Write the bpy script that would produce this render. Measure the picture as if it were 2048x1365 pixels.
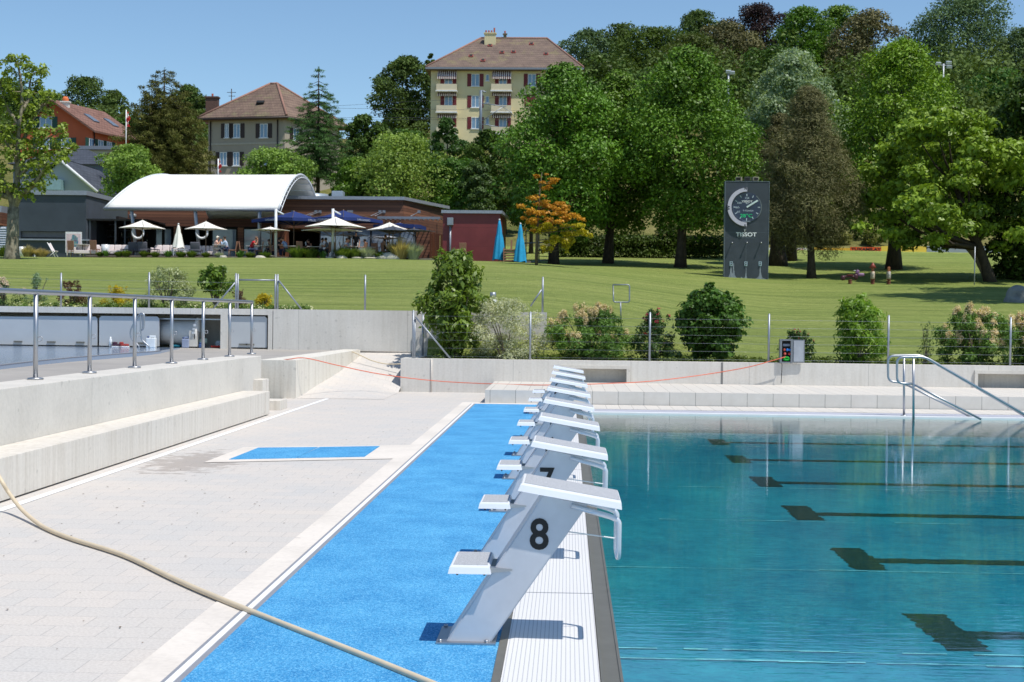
import bpy, bmesh, math, random
import numpy as np
from mathutils import Vector, Matrix, Euler
S = bpy.context.scene
for o in list(bpy.data.objects): bpy.data.objects.remove(o)

# ---------------------------------------------------------------- camera, sky, sun, exposure
F = 2844.0; CX = 1024.0; CY = 682.5; H = 1.71          # pinhole solved from the pool deck (photo pixels 2048 x 1365)
yaw = math.atan(111/F); pitch = -math.atan(49.8/F); roll = 0.0115
cf = Vector((-math.sin(yaw)*math.cos(pitch), math.cos(yaw)*math.cos(pitch), math.sin(pitch)))
r0 = cf.cross(Vector((0,0,1))).normalized(); u0 = r0.cross(cf)
cr = r0*math.cos(roll)+u0*math.sin(roll); cu = cr.cross(cf)
cd = bpy.data.cameras.new('camera'); cam = bpy.data.objects.new('camera', cd); S.collection.objects.link(cam)
cam.matrix_world = Matrix(((cr.x,cu.x,-cf.x,0),(cr.y,cu.y,-cf.y,0),(cr.z,cu.z,-cf.z,H),(0,0,0,1)))
cd.sensor_width = 36; cd.lens = F/2048*36; cd.clip_start = .1; cd.clip_end = 3000
cd.dof.use_dof = True; cd.dof.focus_distance = 12.5; cd.dof.aperture_fstop = 9
S.camera = cam
S.render.resolution_x = 1024; S.render.resolution_y = 682
W = bpy.data.worlds.new('World'); S.world = W; W.use_nodes = True
nt = W.node_tree; bg = nt.nodes['Background']; sk = nt.nodes.new('ShaderNodeTexSky')
L = Vector((-.41,.29,-1.0)).normalized()
sk.sky_type = 'NISHITA'; sk.sun_disc = False
#
sk.sun_elevation = math.asin(-L.z); sk.sun_rotation = math.radians(121)
sk.altitude = 500; sk.air_density = 1.0; sk.dust_density = .15; sk.ozone_density = 2.4
tint = nt.nodes.new('ShaderNodeMixRGB'); tint.blend_type = 'MULTIPLY'; tint.inputs[0].default_value = 1; tint.inputs[2].default_value = (.93,1.03,1.06,1)
nt.links.new(sk.outputs[0], tint.inputs[1]); nt.links.new(tint.outputs[0], bg.inputs[0]); bg.inputs[1].default_value = .125
sd = bpy.data.lights.new('sun','SUN'); sd.energy = 4.3; sd.angle = math.radians(.55); sd.color = (1,.95,.87)
sun = bpy.data.objects.new('sun', sd); S.collection.objects.link(sun); sun.rotation_euler = L.to_track_quat('-Z','Y').to_euler()
sun.location = (0,0,60)
S.view_settings.view_transform = 'Standard'; S.view_settings.look = 'None'; S.view_settings.exposure = .04; S.view_settings.gamma = 1
S.render.engine = 'CYCLES'
try:
    S.cycles.max_bounces = 6; S.cycles.transparent_max_bounces = 12; S.cycles.diffuse_bounces = 3; S.cycles.glossy_bounces = 3
    S.cycles.sample_clamp_indirect = 6
except Exception: pass

def ray(px,py): return cf + cr*((px-CX)/F) - cu*((py-CY)/F)
def atY(px,py,Y):
    d = ray(px,py); t = Y/d.y; return Vector((d.x*t, Y, H+d.z*t))
def atZ(px,py,z=0.0):
    d = ray(px,py); t = (z-H)/d.z; return Vector((d.x*t, d.y*t, z))
def atPlane(px,py,A,B):                                   # vertical plane through A,B (xy): distance along, z
    d = ray(px,py); A = Vector(A[:2]); B = Vector(B[:2]); e = (B-A).normalized(); n = Vector((-e.y,e.x))
    t = (A.dot(n))/(Vector(d[:2]).dot(n)); p = Vector((d.x*t,d.y*t)); return (p-A).dot(e), H+d.z*t
def topz(py,px,Y): return atY(px,py,Y).z

# ---------------------------------------------------------------- terrain heights
def lerp1(prof, y):
    for (a,b),(c,d) in zip(prof, prof[1:]):
        if y <= c: return b+(d-b)*max(0,(y-a))/(c-a)
    return prof[-1][1]
RP = [(31,.62),(33.8,.72),(42,1.15),(60,2.25),(75,3.15),(88,4.05),(100,5.25),(112,6.45),(122,7.3),(130,8.8),(150,14.5),(185,24),(260,43),(330,50),(700,55)]
LP = [(31,1.72),(33.8,1.74),(42,2.2),(60,3.35),(75,4.3),(86,5.05),(100,5.3),(112,6.3),(122,7.2),(130,8.8),(150,13.5),(185,22.5),(260,33),(330,38),(700,44)]
def sst(a,b,x):
    t = min(1,max(0,(x-a)/(b-a))); return t*t*(3-2*t)
def terr(x,y):
    k = sst(-1.0-(y-33)*.08, 5+(y-33)*.18, x) if y<130 else sst(-60,30,x)
    if 115<y<130:
        k0 = sst(-1.0-(y-33)*.08, 5+(y-33)*.18, x); k1 = sst(-60,30,x); q = (y-115)/15; k = k0*(1-q)+k1*q
    return lerp1(LP,y)*(1-k)+lerp1(RP,y)*k + .05*math.sin(x*.21+y*.13)*min(1,(y-33)/10)

# ---------------------------------------------------------------- materials
def lin(c):
    return tuple(((v/255)/12.92 if v<=10.3 else (((v/255)+.055)/1.055)**2.4) for v in c)+(1,)
MATS = {}
class NT:
    def __init__(s, name):
        s.m = bpy.data.materials.new(name); s.m.use_nodes = True; s.t = s.m.node_tree; s.b = s.t.nodes['Principled BSDF']; s.o = s.t.nodes['Material Output']
    def n(s, typ, **k):
        x = s.t.nodes.new('ShaderNode'+typ)
        for a,v in k.items():
            if a.startswith('i_'):
                key = a[2:]; key = int(key) if key.isdigit() else key
                x.inputs[key].default_value = v
            else: setattr(x,a,v)
        return x
    def l(s,a,b): s.t.links.new(a,b)
    def coord(s, scale=(1,1,1), world=True, rot=(0,0,0)):
        if world: g = s.n('NewGeometry').outputs['Position']
        else: g = s.n('TexCoord').outputs['Object']
        mp = s.n('Mapping'); mp.inputs['Scale'].default_value = scale; mp.inputs['Rotation'].default_value = rot
        s.l(g, mp.inputs[0]); return mp.outputs[0]
    def noise(s, co, scale, detail=4, rough=.6):
        x = s.n('TexNoise'); x.inputs['Scale'].default_value = scale; x.inputs['Detail'].default_value = detail; x.inputs['Roughness'].default_value = rough
        s.l(co, x.inputs['Vector']); return x.outputs[0]
    def ramp(s, fac, stops):
        r = s.n('ValToRGB'); e = r.color_ramp.elements
        e[0].position = stops[0][0]; e[0].color = stops[0][1]; e[1].position = stops[-1][0]; e[1].color = stops[-1][1]
        for p,c in stops[1:-1]:
            q = e.new(p); q.color = c
        s.l(fac, r.inputs[0]); return r.outputs[0]
    def mix(s, fac, a, b, mode='MIX'):
        m = s.n('MixRGB', blend_type=mode)
        for i,v in ((0,fac),(1,a),(2,b)):
            if hasattr(v,'is_output') or isinstance(v,bpy.types.NodeSocket): s.l(v,m.inputs[i])
            else: m.inputs[i].default_value = v
        return m.outputs[0]
    def bump(s, h, strength=.3, dist=.01):
        b = s.n('Bump'); b.inputs['Strength'].default_value = strength; b.inputs['Distance'].default_value = dist
        s.l(h,b.inputs['Height']); s.l(b.outputs[0], s.b.inputs['Normal']); return b
    def base(s, c):
        if isinstance(c,bpy.types.NodeSocket): s.l(c,s.b.inputs['Base Color'])
        else: s.b.inputs['Base Color'].default_value = c
    def math(s, op, a, b=0.0):
        m = s.n('Math', operation=op)
        for i,v in ((0,a),(1,b)):
            if isinstance(v,bpy.types.NodeSocket): s.l(v,m.inputs[i])
            else: m.inputs[i].default_value = v
        return m.outputs[0]
def plain(name, rgb, rough=.6, metal=0, var=.12, vs=6, spec=.5, world=False):
    if name in MATS: return MATS[name]
    N = NT(name); c = lin(rgb); co = N.coord(world=world)
    f = N.noise(co, vs, 5)
    lo = tuple(v*(1-var) for v in c[:3])+(1,); hi = tuple(min(1,v*(1+var)) for v in c[:3])+(1,)
    N.base(N.ramp(f, [(.3,lo),(.7,hi)])); N.b.inputs['Roughness'].default_value = rough; N.b.inputs['Metallic'].default_value = metal
    N.b.inputs['Specular IOR Level'].default_value = spec
    MATS[name] = N.m; return N.m
def concrete(name, rgb, joint=2.5, axis='X', streak=.5, z0=0.0):
    N = NT(name); c = lin(rgb); g = N.coord()
    n1 = N.noise(g, .9, 6, .65); n2 = N.noise(g, 22, 4, .6)
    st = N.noise(N.coord((5,5,.25)), 2.2, 5, .7)                          # vertical weather streaks
    dk = tuple(v*.80 for v in c[:3])+(1,); lt = tuple(min(1,v*1.06) for v in c[:3])+(1,)
    a = N.ramp(n1, [(.3,dk),(.55,c),(.75,lt)])
    b = N.ramp(st, [(.32,(c[0]*.74,c[1]*.71,c[2]*.66,1)),(.55,c),(.7,lt)])
    k = N.mix(streak*.8, a, b)
    k = N.mix(.25, k, N.ramp(n2, [(.35,dk),(.6,lt)]))
    pits = N.ramp(N.noise(g, 9, 2,.4), [(.70,(0,0,0,1)),(.735,(1,1,1,1))])
    k = N.mix(N.math('MULTIPLY',pits,.35), k, tuple(v*.5 for v in c[:3])+(1,))
    if joint:
        sx = N.n('SeparateXYZ'); N.l(g, sx.inputs[0])
        f = N.math('FRACT', N.math('DIVIDE', N.math('ADD',sx.outputs[axis],100), joint))
        d = N.math('LESS_THAN', f, .012/joint)
        k = N.mix(N.math('MULTIPLY',d,.55), k, tuple(v*.45 for v in c[:3])+(1,))
        f2 = N.math('FRACT', N.math('DIVIDE', N.math('ADD',sx.outputs['Z'],100-z0), 3.1))
    N.base(k); N.b.inputs['Roughness'].default_value = .85
    N.bump(n2, .25, .006); return N.m
def leafmat(name, dark, light, gloss=.25, trans=.35, rough=.45):
    if name in MATS: return MATS[name]
    N = NT(name)
    at = N.n('Attribute', attribute_name='rnd'); oi = N.n('ObjectInfo')
    big = N.noise(N.coord(), .55, 3)
    f = N.math('ADD', N.math('MULTIPLY',at.outputs['Fac'],.42), N.math('MULTIPLY',big,.62))
    c = N.ramp(f, [(.12,lin(dark)),(.85,lin(light))])
    hs = N.n('HueSaturation'); N.l(c,hs.inputs['Color'])
    N.l(N.math('ADD',N.math('MULTIPLY',oi.outputs['Random'],.02),.49), hs.inputs['Hue'])
    c = hs.outputs[0]
    tr = N.n('BsdfTranslucent'); br = N.mix(1, c, (1.3,1.35,.6,1), 'MULTIPLY'); N.l(br,tr.inputs[0])
    N.base(c); N.b.inputs['Roughness'].default_value = rough; N.b.inputs['Specular IOR Level'].default_value = gloss
    mx = N.n('MixShader'); mx.inputs[0].default_value = trans
    N.l(N.b.outputs[0],mx.inputs[1]); N.l(tr.outputs[0],mx.inputs[2]); N.l(mx.outputs[0],N.o.inputs[0])
    MATS[name] = N.m; return N.m
def bark(name, a, b, patch=False):
    if name in MATS: return MATS[name]
    N = NT(name); co = N.coord((1,1,.35) if not patch else (1,1,.7))
    f = N.noise(co, 7 if not patch else 4.5, 5, .7)
    N.base(N.ramp(f, [(.35,lin(a)),(.62,lin(b))])); N.b.inputs['Roughness'].default_value = .9; N.bump(f,.6,.04)
    MATS[name] = N.m; return N.m

# ---------------------------------------------------------------- building helpers
COL = S.collection
def tag(o, label=None, cat=None, group=None, kind=None):
    if label: o['label'] = label
    if cat: o['category'] = cat
    if group: o['group'] = group
    if kind: o['kind'] = kind
    return o
def thing(name, label, cat, loc=(0,0,0), rz=0, group=None):
    o = bpy.data.objects.new(name, None); o.empty_display_size = .2; COL.objects.link(o); o.location = loc; o.rotation_euler = (0,0,rz)
    return tag(o, label, cat, group)
def dup(root, loc, rz=None, label=None, group=None, scale=None):
    r = root.copy(); COL.objects.link(r); r.location = loc
    if rz is not None: r.rotation_euler = (0,0,rz)
    if scale: r.scale = scale
    if label: r['label'] = label
    if group: r['group'] = group
    for ch in list(root.children):
        c = ch.copy(); COL.objects.link(c); c.parent = r
        for g in ch.children:
            d = g.copy(); COL.objects.link(d); d.parent = c
    return r
def rootof(o):
    while o.parent: o = o.parent
    return o
class MB:
    def __init__(s): s.v=[]; s.f=[]; s.mi=[]; s.cur=0; s.sm=[]; s.smooth=False
    def add(s, vs, fs):
        b = len(s.v); s.v += [tuple(v) for v in vs]
        for f in fs: s.f.append(tuple(i+b for i in f)); s.mi.append(s.cur); s.sm.append(s.smooth)
    def box(s, x0,x1,y0,y1,z0,z1, bev=0):
        s.obox(Vector(((x0+x1)/2,(y0+y1)/2,(z0+z1)/2)), (abs(x1-x0),abs(y1-y0),abs(z1-z0)), None, bev)
    def obox(s, c, size, M=None, bev=0):
        c = Vector(c); hx,hy,hz = size[0]/2,size[1]/2,size[2]/2
        if bev:
            bm = bmesh.new(); bmesh.ops.create_cube(bm, size=1); bmesh.ops.scale(bm, vec=(hx*2,hy*2,hz*2), verts=bm.verts)
            bmesh.ops.bevel(bm, geom=bm.edges[:], offset=bev, segments=2, affect='EDGES', profile=.6)
            vs = [v.co.copy() for v in bm.verts]; bm.verts.index_update(); fs = [[v.index for v in f.verts] for f in bm.faces]; bm.free()
        else:
            vs = [Vector((x*hx,y*hy,z*hz)) for z in (-1,1) for y in (-1,1) for x in (-1,1)]
            fs = [(0,2,3,1),(4,5,7,6),(0,1,5,4),(2,6,7,3),(0,4,6,2),(1,3,7,5)]
        if M is not None: vs = [M @ v for v in vs]
        s.add([v+c for v in vs], fs)
    def poly_prism(s, pts, z0, z1):                        # pts ccw xy; z0,z1 numbers or lists
        n = len(pts); Z0 = z0 if isinstance(z0,(list,tuple)) else [z0]*n; Z1 = z1 if isinstance(z1,(list,tuple)) else [z1]*n
        vs = [(p[0],p[1],Z0[i]) for i,p in enumerate(pts)]+[(p[0],p[1],Z1[i]) for i,p in enumerate(pts)]
        s.add(vs, [tuple(range(n))[::-1], tuple(range(n,2*n))]+[(i,(i+1)%n,n+(i+1)%n,n+i) for i in range(n)])
    def xz_prism(s, pts, y0, y1):
        n = len(pts); vs = [(p[0],y0,p[1]) for p in pts]+[(p[0],y1,p[1]) for p in pts]
        s.add(vs, [tuple(range(n)), tuple(range(n,2*n))[::-1]]+[(i,n+i,n+(i+1)%n,(i+1)%n) for i in range(n)])
    def tube(s, pts, r, n=10, cap=True):
        pts = [Vector(p) for p in pts]; R = r if isinstance(r,(list,tuple)) else [r]*len(pts)
        vs=[]; up = None
        for i,p in enumerate(pts):
            t = (pts[min(i+1,len(pts)-1)]-pts[max(i-1,0)])
            t = t.normalized() if t.length>1e-9 else Vector((0,0,1))
            if up is None:
                a = Vector((0,0,1)) if abs(t.z)<.9 else Vector((1,0,0)); up = (a-t*a.dot(t)).normalized()
            else:
                up = (up-t*up.dot(t)); up = up.normalized() if up.length>1e-6 else Vector((1,0,0))
            sd_ = t.cross(up)
            for k in range(n):
                a = 2*math.pi*k/n; vs.append(p+(up*math.cos(a)+sd_*math.sin(a))*R[i])
        fs = [(i*n+k,i*n+(k+1)%n,(i+1)*n+(k+1)%n,(i+1)*n+k) for i in range(len(pts)-1) for k in range(n)]
        o = s.smooth; s.smooth = True; s.add(vs, fs); s.smooth = o
        if cap:
            b = len(s.v)-len(vs); m = len(vs)
            s.f.append(tuple(b+k for k in range(n))[::-1]); s.f.append(tuple(b+m-n+k for k in range(n)))
            s.mi += [s.cur]*2; s.sm += [False]*2
    def lathe(s, prof, c=(0,0,0), n=20, M=None):
        c = Vector(c); vs=[]
        for r,z in prof:
            for k in range(n):
                a = 2*math.pi*k/n; v = Vector((r*math.cos(a), r*math.sin(a), z)); vs.append(c+(M@v if M is not None else v))
        fs = [(i*n+k,i*n+(k+1)%n,(i+1)*n+(k+1)%n,(i+1)*n+k) for i in range(len(prof)-1) for k in range(n)]
        o = s.smooth; s.smooth = True; s.add(vs, fs); s.smooth = o
    def build(s, name, mats, parent=None, loc=None, label=None):
        if not isinstance(mats,(list,tuple)): mats = [mats]
        off = Vector((0,0,0))
        if parent is not None: off = Vector(rootof(parent).location)
        elif loc is not None: off = Vector(loc)
        me = bpy.data.meshes.new(name); me.from_pydata([(v[0]-off.x,v[1]-off.y,v[2]-off.z) for v in s.v], [], s.f)
        for m in mats: me.materials.append(m)
        me.polygons.foreach_set('material_index', s.mi); me.polygons.foreach_set('use_smooth', s.sm)
        me.update(); o = bpy.data.objects.new(name, me); COL.objects.link(o)
        if parent is not None: o.parent = parent
        elif loc is not None: o.location = off
        if label: o['label'] = label
        return o
def fillet(pts, r=.05, n=5):
    pts = [Vector(p) for p in pts]; out = [pts[0]]
    for a,b,c in zip(pts, pts[1:], pts[2:]):
        d1 = (a-b); d2 = (c-b); q = min(r, d1.length*.45, d2.length*.45); p = b+d1.normalized()*q; w = b+d2.normalized()*q
        for i in range(n+1):
            t = i/n; out.append(p*(1-t)**2+b*2*t*(1-t)+w*t*t)
    out.append(pts[-1]); return out
def smoothpath(pts, n=8):
    P = [Vector(p) for p in pts]; P = [P[0]*2-P[1]]+P+[P[-1]*2-P[-2]]; out=[]
    for i in range(1,len(P)-2):
        for k in range(n):
            t = k/n; a,b,c,d = P[i-1],P[i],P[i+1],P[i+2]
            out.append(.5*((2*b)+(c-a)*t+(2*a-5*b+4*c-d)*t*t+(3*b-3*c+d-a)*t**3))
    out.append(P[-2]); return out
def text_mesh(txt, size, bold=.0, depth=.002, sx=1.0):
    cu_ = bpy.data.curves.new('t','FONT'); cu_.body = txt; cu_.size = size; cu_.offset = bold; cu_.extrude = depth; cu_.align_x='CENTER'; cu_.align_y='CENTER'; cu_.resolution_u = 4
    ob = bpy.data.objects.new('t', cu_); COL.objects.link(ob); bpy.context.view_layer.update()
    me = bpy.data.meshes.new_from_object(ob.evaluated_get(bpy.context.evaluated_depsgraph_get()))
    COL.objects.unlink(ob); bpy.data.objects.remove(ob); bpy.data.curves.remove(cu_)
    return me
def text(name, txt, size, center, mat, parent, right=(1,0,0), up=(0,0,1), bold=0, sx=1.0, depth=.002, label=None):
    me = text_mesh(txt, size, bold, depth); R = Vector(right).normalized(); U = Vector(up).normalized(); Nn = R.cross(U)
    c = Vector(center) - Vector(rootof(parent).location)
    for v in me.vertices:
        q = v.co.copy(); v.co = c + R*q.x*sx + U*q.y + Nn*q.z
    me.materials.clear(); me.materials.append(mat); o = bpy.data.objects.new(name, me); COL.objects.link(o); o.parent = parent
    if label: o['label'] = label
    return o

# ---------------------------------------------------------------- foliage
def leaves(name, clumps, n, size, mat, parent, seed=0, aspect=.55, up=.35, out=.6, rnd=.72, dirz=None, shell=.5, hang=0, clr=.45):
    rng = np.random.default_rng(seed)
    C = np.array([c[0] for c in clumps],float); R = np.array([c[1] for c in clumps],float)
    w = (R.prod(axis=1))**(2/3); w = w/w.sum(); idx = rng.choice(len(C), n, p=w)
    d = rng.normal(size=(n,3)); d /= np.linalg.norm(d,axis=1,keepdims=True)
    low = d[:,2]<-.2; flip = low & (rng.random(n)<.55); d[flip,2] *= -1
    rr = shell+(1-shell)*rng.random(n)**.6; rr *= 1+.12*rng.normal(size=n)
    P = C[idx]+d*rr[:,None]*R[idx]
    nr = out*d+rnd*rng.normal(size=(n,3))*.6+np.array([0,0,up]); nr /= np.linalg.norm(nr,axis=1,keepdims=True)
    t = rng.normal(size=(n,3)) if not hang else rng.normal(size=(n,3))*(1-hang)+np.array([0,0,-1])*hang*2
    t -= nr*(t*nr).sum(1,keepdims=True); t /= np.linalg.norm(t,axis=1,keepdims=True); b = np.cross(nr,t)
    s = size*(.65+.7*rng.random(n))[:,None]
    V = np.empty((n,4,3)); V[:,0]=P-t*s*.5; V[:,1]=P+b*s*aspect*.5-t*s*.05+nr*s*.08; V[:,2]=P+t*s*.5; V[:,3]=P-b*s*aspect*.5-t*s*.05+nr*s*.08
    off = np.array(rootof(parent).location) if parent is not None else np.zeros(3)
    V -= off
    me = bpy.data.meshes.new(name); me.vertices.add(4*n); me.vertices.foreach_set('co', V.reshape(-1).astype(np.float32))
    me.loops.add(4*n); me.loops.foreach_set('vertex_index', np.arange(4*n,dtype=np.int32))
    me.polygons.add(n); me.polygons.foreach_set('loop_start', np.arange(0,4*n,4,dtype=np.int32)); me.polygons.foreach_set('loop_total', np.full(n,4,dtype=np.int32))
    me.update(calc_edges=True)
    a = me.attributes.new('rnd','FLOAT','FACE'); cr_ = rng.random(len(C)); a.data.foreach_set('value', (clr*cr_[idx]+(1-clr)*rng.random(n)).astype(np.float32))
    me.materials.append(mat); o = bpy.data.objects.new(name, me); COL.objects.link(o)
    if parent is not None: o.parent = parent
    return o
PROF = {
 'round': lambda t: math.sqrt(max(0,1-(2*t-1)**2)),
 'maple': lambda t: max(0,math.sin(math.pi*min(1,(t+.03)**.78)))**.55,
 'ovoid': lambda t: max(0,math.sin(math.pi*min(1,t**.75)))**.6,
 'egg':   lambda t: max(0.05,(1-t**2.3))**.8*min(1,.6+t*1.6),
 'cone':  lambda t: (1-t)**.85*min(1,.6+t*5),
 'dome':  lambda t: math.sqrt(max(0,1-t*t))*min(1,.75+t*1.5),
 'bush':  lambda t: (max(0,1-t**2.6))**.5*min(1,.8+t),
}
def crownclumps(cx,cy,z0,z1,R,K,cr_,prof,seed,flat=.8,inner=.25):
    rng = random.Random(seed); f = PROF[prof]; out=[]
    for k in range(K):
        t = (k+rng.random())/K; a = k*2.39996+rng.uniform(-.5,.5)
        rad = R*f(t)*rng.uniform(.78,1.14)-cr_*.55
        if rng.random()<inner: rad *= rng.uniform(0,.7)
        rad = max(0,rad); r = cr_*rng.uniform(.6,1.25)*(.75+.4*f(t)); z = z0+(z1-z0)*t
        z = min(z, z1-r*flat*.8)
        out.append(((cx+math.cos(a)*rad, cy+math.sin(a)*rad, z),(r,r,r*flat)))
    return out
def trunk(parent, base, top, r, mat, clumps=None, nl=8, seed=0, bend=.3, name='trunk', fork=.45):
    rng = random.Random(seed); m = MB(); base = Vector(base); top = Vector(top); h = (top-base).length
    pts=[]; rs=[]
    for i in range(9):
        t = i/8; p = base.lerp(top,t); p += Vector((math.sin(t*5+seed)*bend*r, math.cos(t*4+seed)*bend*r,0))*t
        pts.append(p); rs.append(r*(1.35 if i==0 else 1)*(1-.75*t))
    pts[0] = pts[0]-Vector((0,0,.3)); m.tube(pts, rs, 10)
    if clumps:
        cs = rng.sample(clumps, min(nl,len(clumps)))
        for c in cs:
            c = Vector(c[0]); t = min(.95,max(fork,(c.z-base.z)/h-.25-rng.random()*.1)); s = base.lerp(top,t)
            if (c-s).length<.3: continue
            mid = s.lerp(c,.5)+Vector((0,0,-.08*(c-s).length)); q = r*(1-.75*t)*.55
            m.tube([s,mid,c],[q,q*.6,q*.2],6)
    return m.build(name, mat, parent)
# ================================================================ THE SETTING
def sheet(name, pts, mat, kind='structure', z=None):
    m = MB(); m.add([(p[0],p[1],p[2] if z is None else z) for p in pts],[tuple(range(len(pts)))]); return tag(m.build(name,mat), kind=kind)
# --- pavers
N = NT('pavers'); g = N.coord()
br = N.n('TexBrick'); br.offset = .5; br.offset_frequency = 2
br.inputs['Scale'].default_value = 1; br.inputs['Brick Width'].default_value = .29; br.inputs['Row Height'].default_value = .245; br.inputs['Mortar Size'].default_value = .0035
br.inputs['Mortar Smooth'].default_value = .3; br.inputs['Bias'].default_value = 0
br.inputs['Color1'].default_value = lin((206,197,187)); br.inputs['Color2'].default_value = lin((194,190,184)); br.inputs['Mortar'].default_value = lin((150,146,142))
N.l(g, br.inputs['Vector'])
n1 = N.noise(g,.6,5); n2 = N.noise(g,60,3)
n3 = N.noise(N.coord((2,8,1)), .9, 4)
k = N.mix(.35, br.outputs[0], N.ramp(n1,[(.35,lin((210,198,186))),(.65,lin((188,187,186)))]))
k = N.mix(.22, k, N.ramp(n2,[(.35,lin((150,148,145))),(.6,lin((222,220,216)))]))
# damp darker pavers beside the small blue mats
sx = N.n('SeparateXYZ'); N.l(g,sx.inputs[0])
dx = N.math('DIVIDE',N.math('SUBTRACT',sx.outputs['X'],-4.25),.75); dy = N.math('DIVIDE',N.math('SUBTRACT',sx.outputs['Y'],16.1),1.7)
rr = N.math('SUBTRACT',1,N.math('SQRT',N.math('ADD',N.math('MULTIPLY',dx,dx),N.math('MULTIPLY',dy,dy))))
wet = N.ramp(N.math('ADD',N.math('MULTIPLY',rr,.45),N.noise(N.coord((3.4,4.1,1)),1.6,3,.5)),[(.62,(0,0,0,1)),(.72,(1,1,1,1))])
k = N.mix(N.math('MULTIPLY',wet,.55), k, lin((140,128,118)))
N.base(k); N.b.inputs['Roughness'].default_value = .8; N.bump(N.math('ADD',N.math('MULTIPLY',br.outputs[1],-1),N.math('MULTIPLY',n2,.3)),.3,.004)
M_pav = N.m
M_tile = plain('deck_tile',(206,200,190),.8,0,.06,3,world=True)
# main paving with the pool left out
sheet('paving', [(-5.7,-12),(-2.05,-12),(-2.05,31.45),(-5.7,31.45)], M_pav, z=0)
m = MB()
m.add([(-2.05,27.95,0),(60,27.95,0),(60,31.45,0),(-2.05,31.45,0)],[(0,1,2,3)])
m.add([(-2.05,-12,0),(60,-12,0),(60,4.6,0),(-2.05,4.6,0)],[(0,1,2,3)])
m.add([(51.2,4.6,0),(60,4.6,0),(60,27.95,0),(51.2,27.95,0)],[(0,1,2,3)])
tag(m.build('pool_surround_paving', M_pav), kind='structure')
# ramp up to the upper terrace
m = MB(); nx,ny = 6,10
P = lambda u,v: (-5.6+u*1.91, 28.5+v*(5.1), max(0.004,(1-u**1.5)*.82*v+u**1.5*.82*max(0,(v-.52)/.48)))
vs = [P(i/nx,j/ny) for j in range(ny+1) for i in range(nx+1)]
m.add(vs,[(j*(nx+1)+i,j*(nx+1)+i+1,(j+1)*(nx+1)+i+1,(j+1)*(nx+1)+i) for j in range(ny) for i in range(nx)])
tag(m.build('ramp', M_pav), kind='structure')
# channel line along the bench, kerb, slot drain
M_white = plain('white_strip',(236,236,236),.6,0,.04,4)
M_kerb = concrete('kerb_concrete',(222,214,204),0,streak=.1)
sheet('drain_strip', [(-4.87,-12),(-4.78,-12),(-4.78,28.65),(-4.87,28.65)], M_white, z=.004)
m = MB(); m.add([(-2.05,-12,.006),(-1.853,-12,.006),(-1.853,27.45,.006),(-2.05,27.45,.006)],[(0,1,2,3)])
m.add([(-2.05,27.45,.006),(.30,27.42,.006),(.30,27.95,.006),(-2.05,27.95,.006)],[(0,1,2,3)])
# surround of the small mats
m.add([(-4.12,16.0,.006),(-2.05,16.75,.006),(-2.05,18.55,.006),(-4.10,17.9,.006)],[(0,1,2,3)])
tag(m.build('kerb', M_kerb), kind='structure')
M_steel = NT('brushed_steel'); M_steel.base(lin((176,178,182))); M_steel.b.inputs['Metallic'].default_value=.95; M_steel.b.inputs['Roughness'].default_value=.42
_n = M_steel.noise(M_steel.coord((1,1,30),world=False),8,3); M_steel.bump(_n,.12,.002); M_steel = M_steel.m
M_dummy = None
M_steelD = plain('dull_steel',(118,116,108),.5,.35,.1,5)
M_galv = plain('galvanised_steel',(150,156,164),.45,.55,.12,9)
M_grey = plain('slot_grey',(140,143,150),.6,0,.06,6)
m = MB(); m.box(-1.853,-1.832,-12,27.44,-.02,.0085); m.box(-1.794,-1.762,-12,27.44,-.02,.0085); m.cur=1; m.box(-1.831,-1.795,-12,27.43,-.02,.011)
tag(m.build('slot_drain',[M_grey,M_white]), kind='structure')
# --- blue rubber granulate mats
N = NT('blue_rubber'); g = N.coord()
v = N.n('TexVoronoi'); v.inputs['Scale'].default_value = 130; N.l(g,v.inputs['Vector'])
c1 = N.ramp(v.outputs['Color'],[(.2,lin((34,114,172))),(.55,lin((68,156,208))),(.85,lin((136,202,238)))])
c2 = N.ramp(N.noise(g,2.2,5),[(.3,lin((44,126,184))),(.7,lin((96,176,222)))])
N.base(N.mix(.45,c1,c2)); N.b.inputs['Roughness'].default_value=.85; N.b.inputs['Specular IOR Level'].default_value=.25; N.bump(v.outputs['Distance'],.6,.006); M_blue=N.m
m = MB(); m.box(-1.761,-.335,-12,27.41,-.02,.010)
tag(m.build('blue_mat', M_blue, loc=(-1.05,7,0)), 'long blue rubber granulate mat running beside the starting blocks','rubber mat')
for i,(a,b,c_,d,lab) in enumerate([((-3.91,16.35),(-3.178,16.62),(-3.168,18.02),(-3.89,17.82),'left half of the small blue rubber mat pair set in the paving'),
        ((-3.17,16.63),(-2.41,16.9),(-2.41,18.28),(-3.15,18.03),'right half of the small blue rubber mat pair set in the paving')]):
    m = MB(); m.poly_prism([a,b,c_,d],-.02,.012); tag(m.build('floor_mat',M_blue,loc=(a[0],a[1],0)),lab,'rubber mat',group='small blue mats in the paving')
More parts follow.
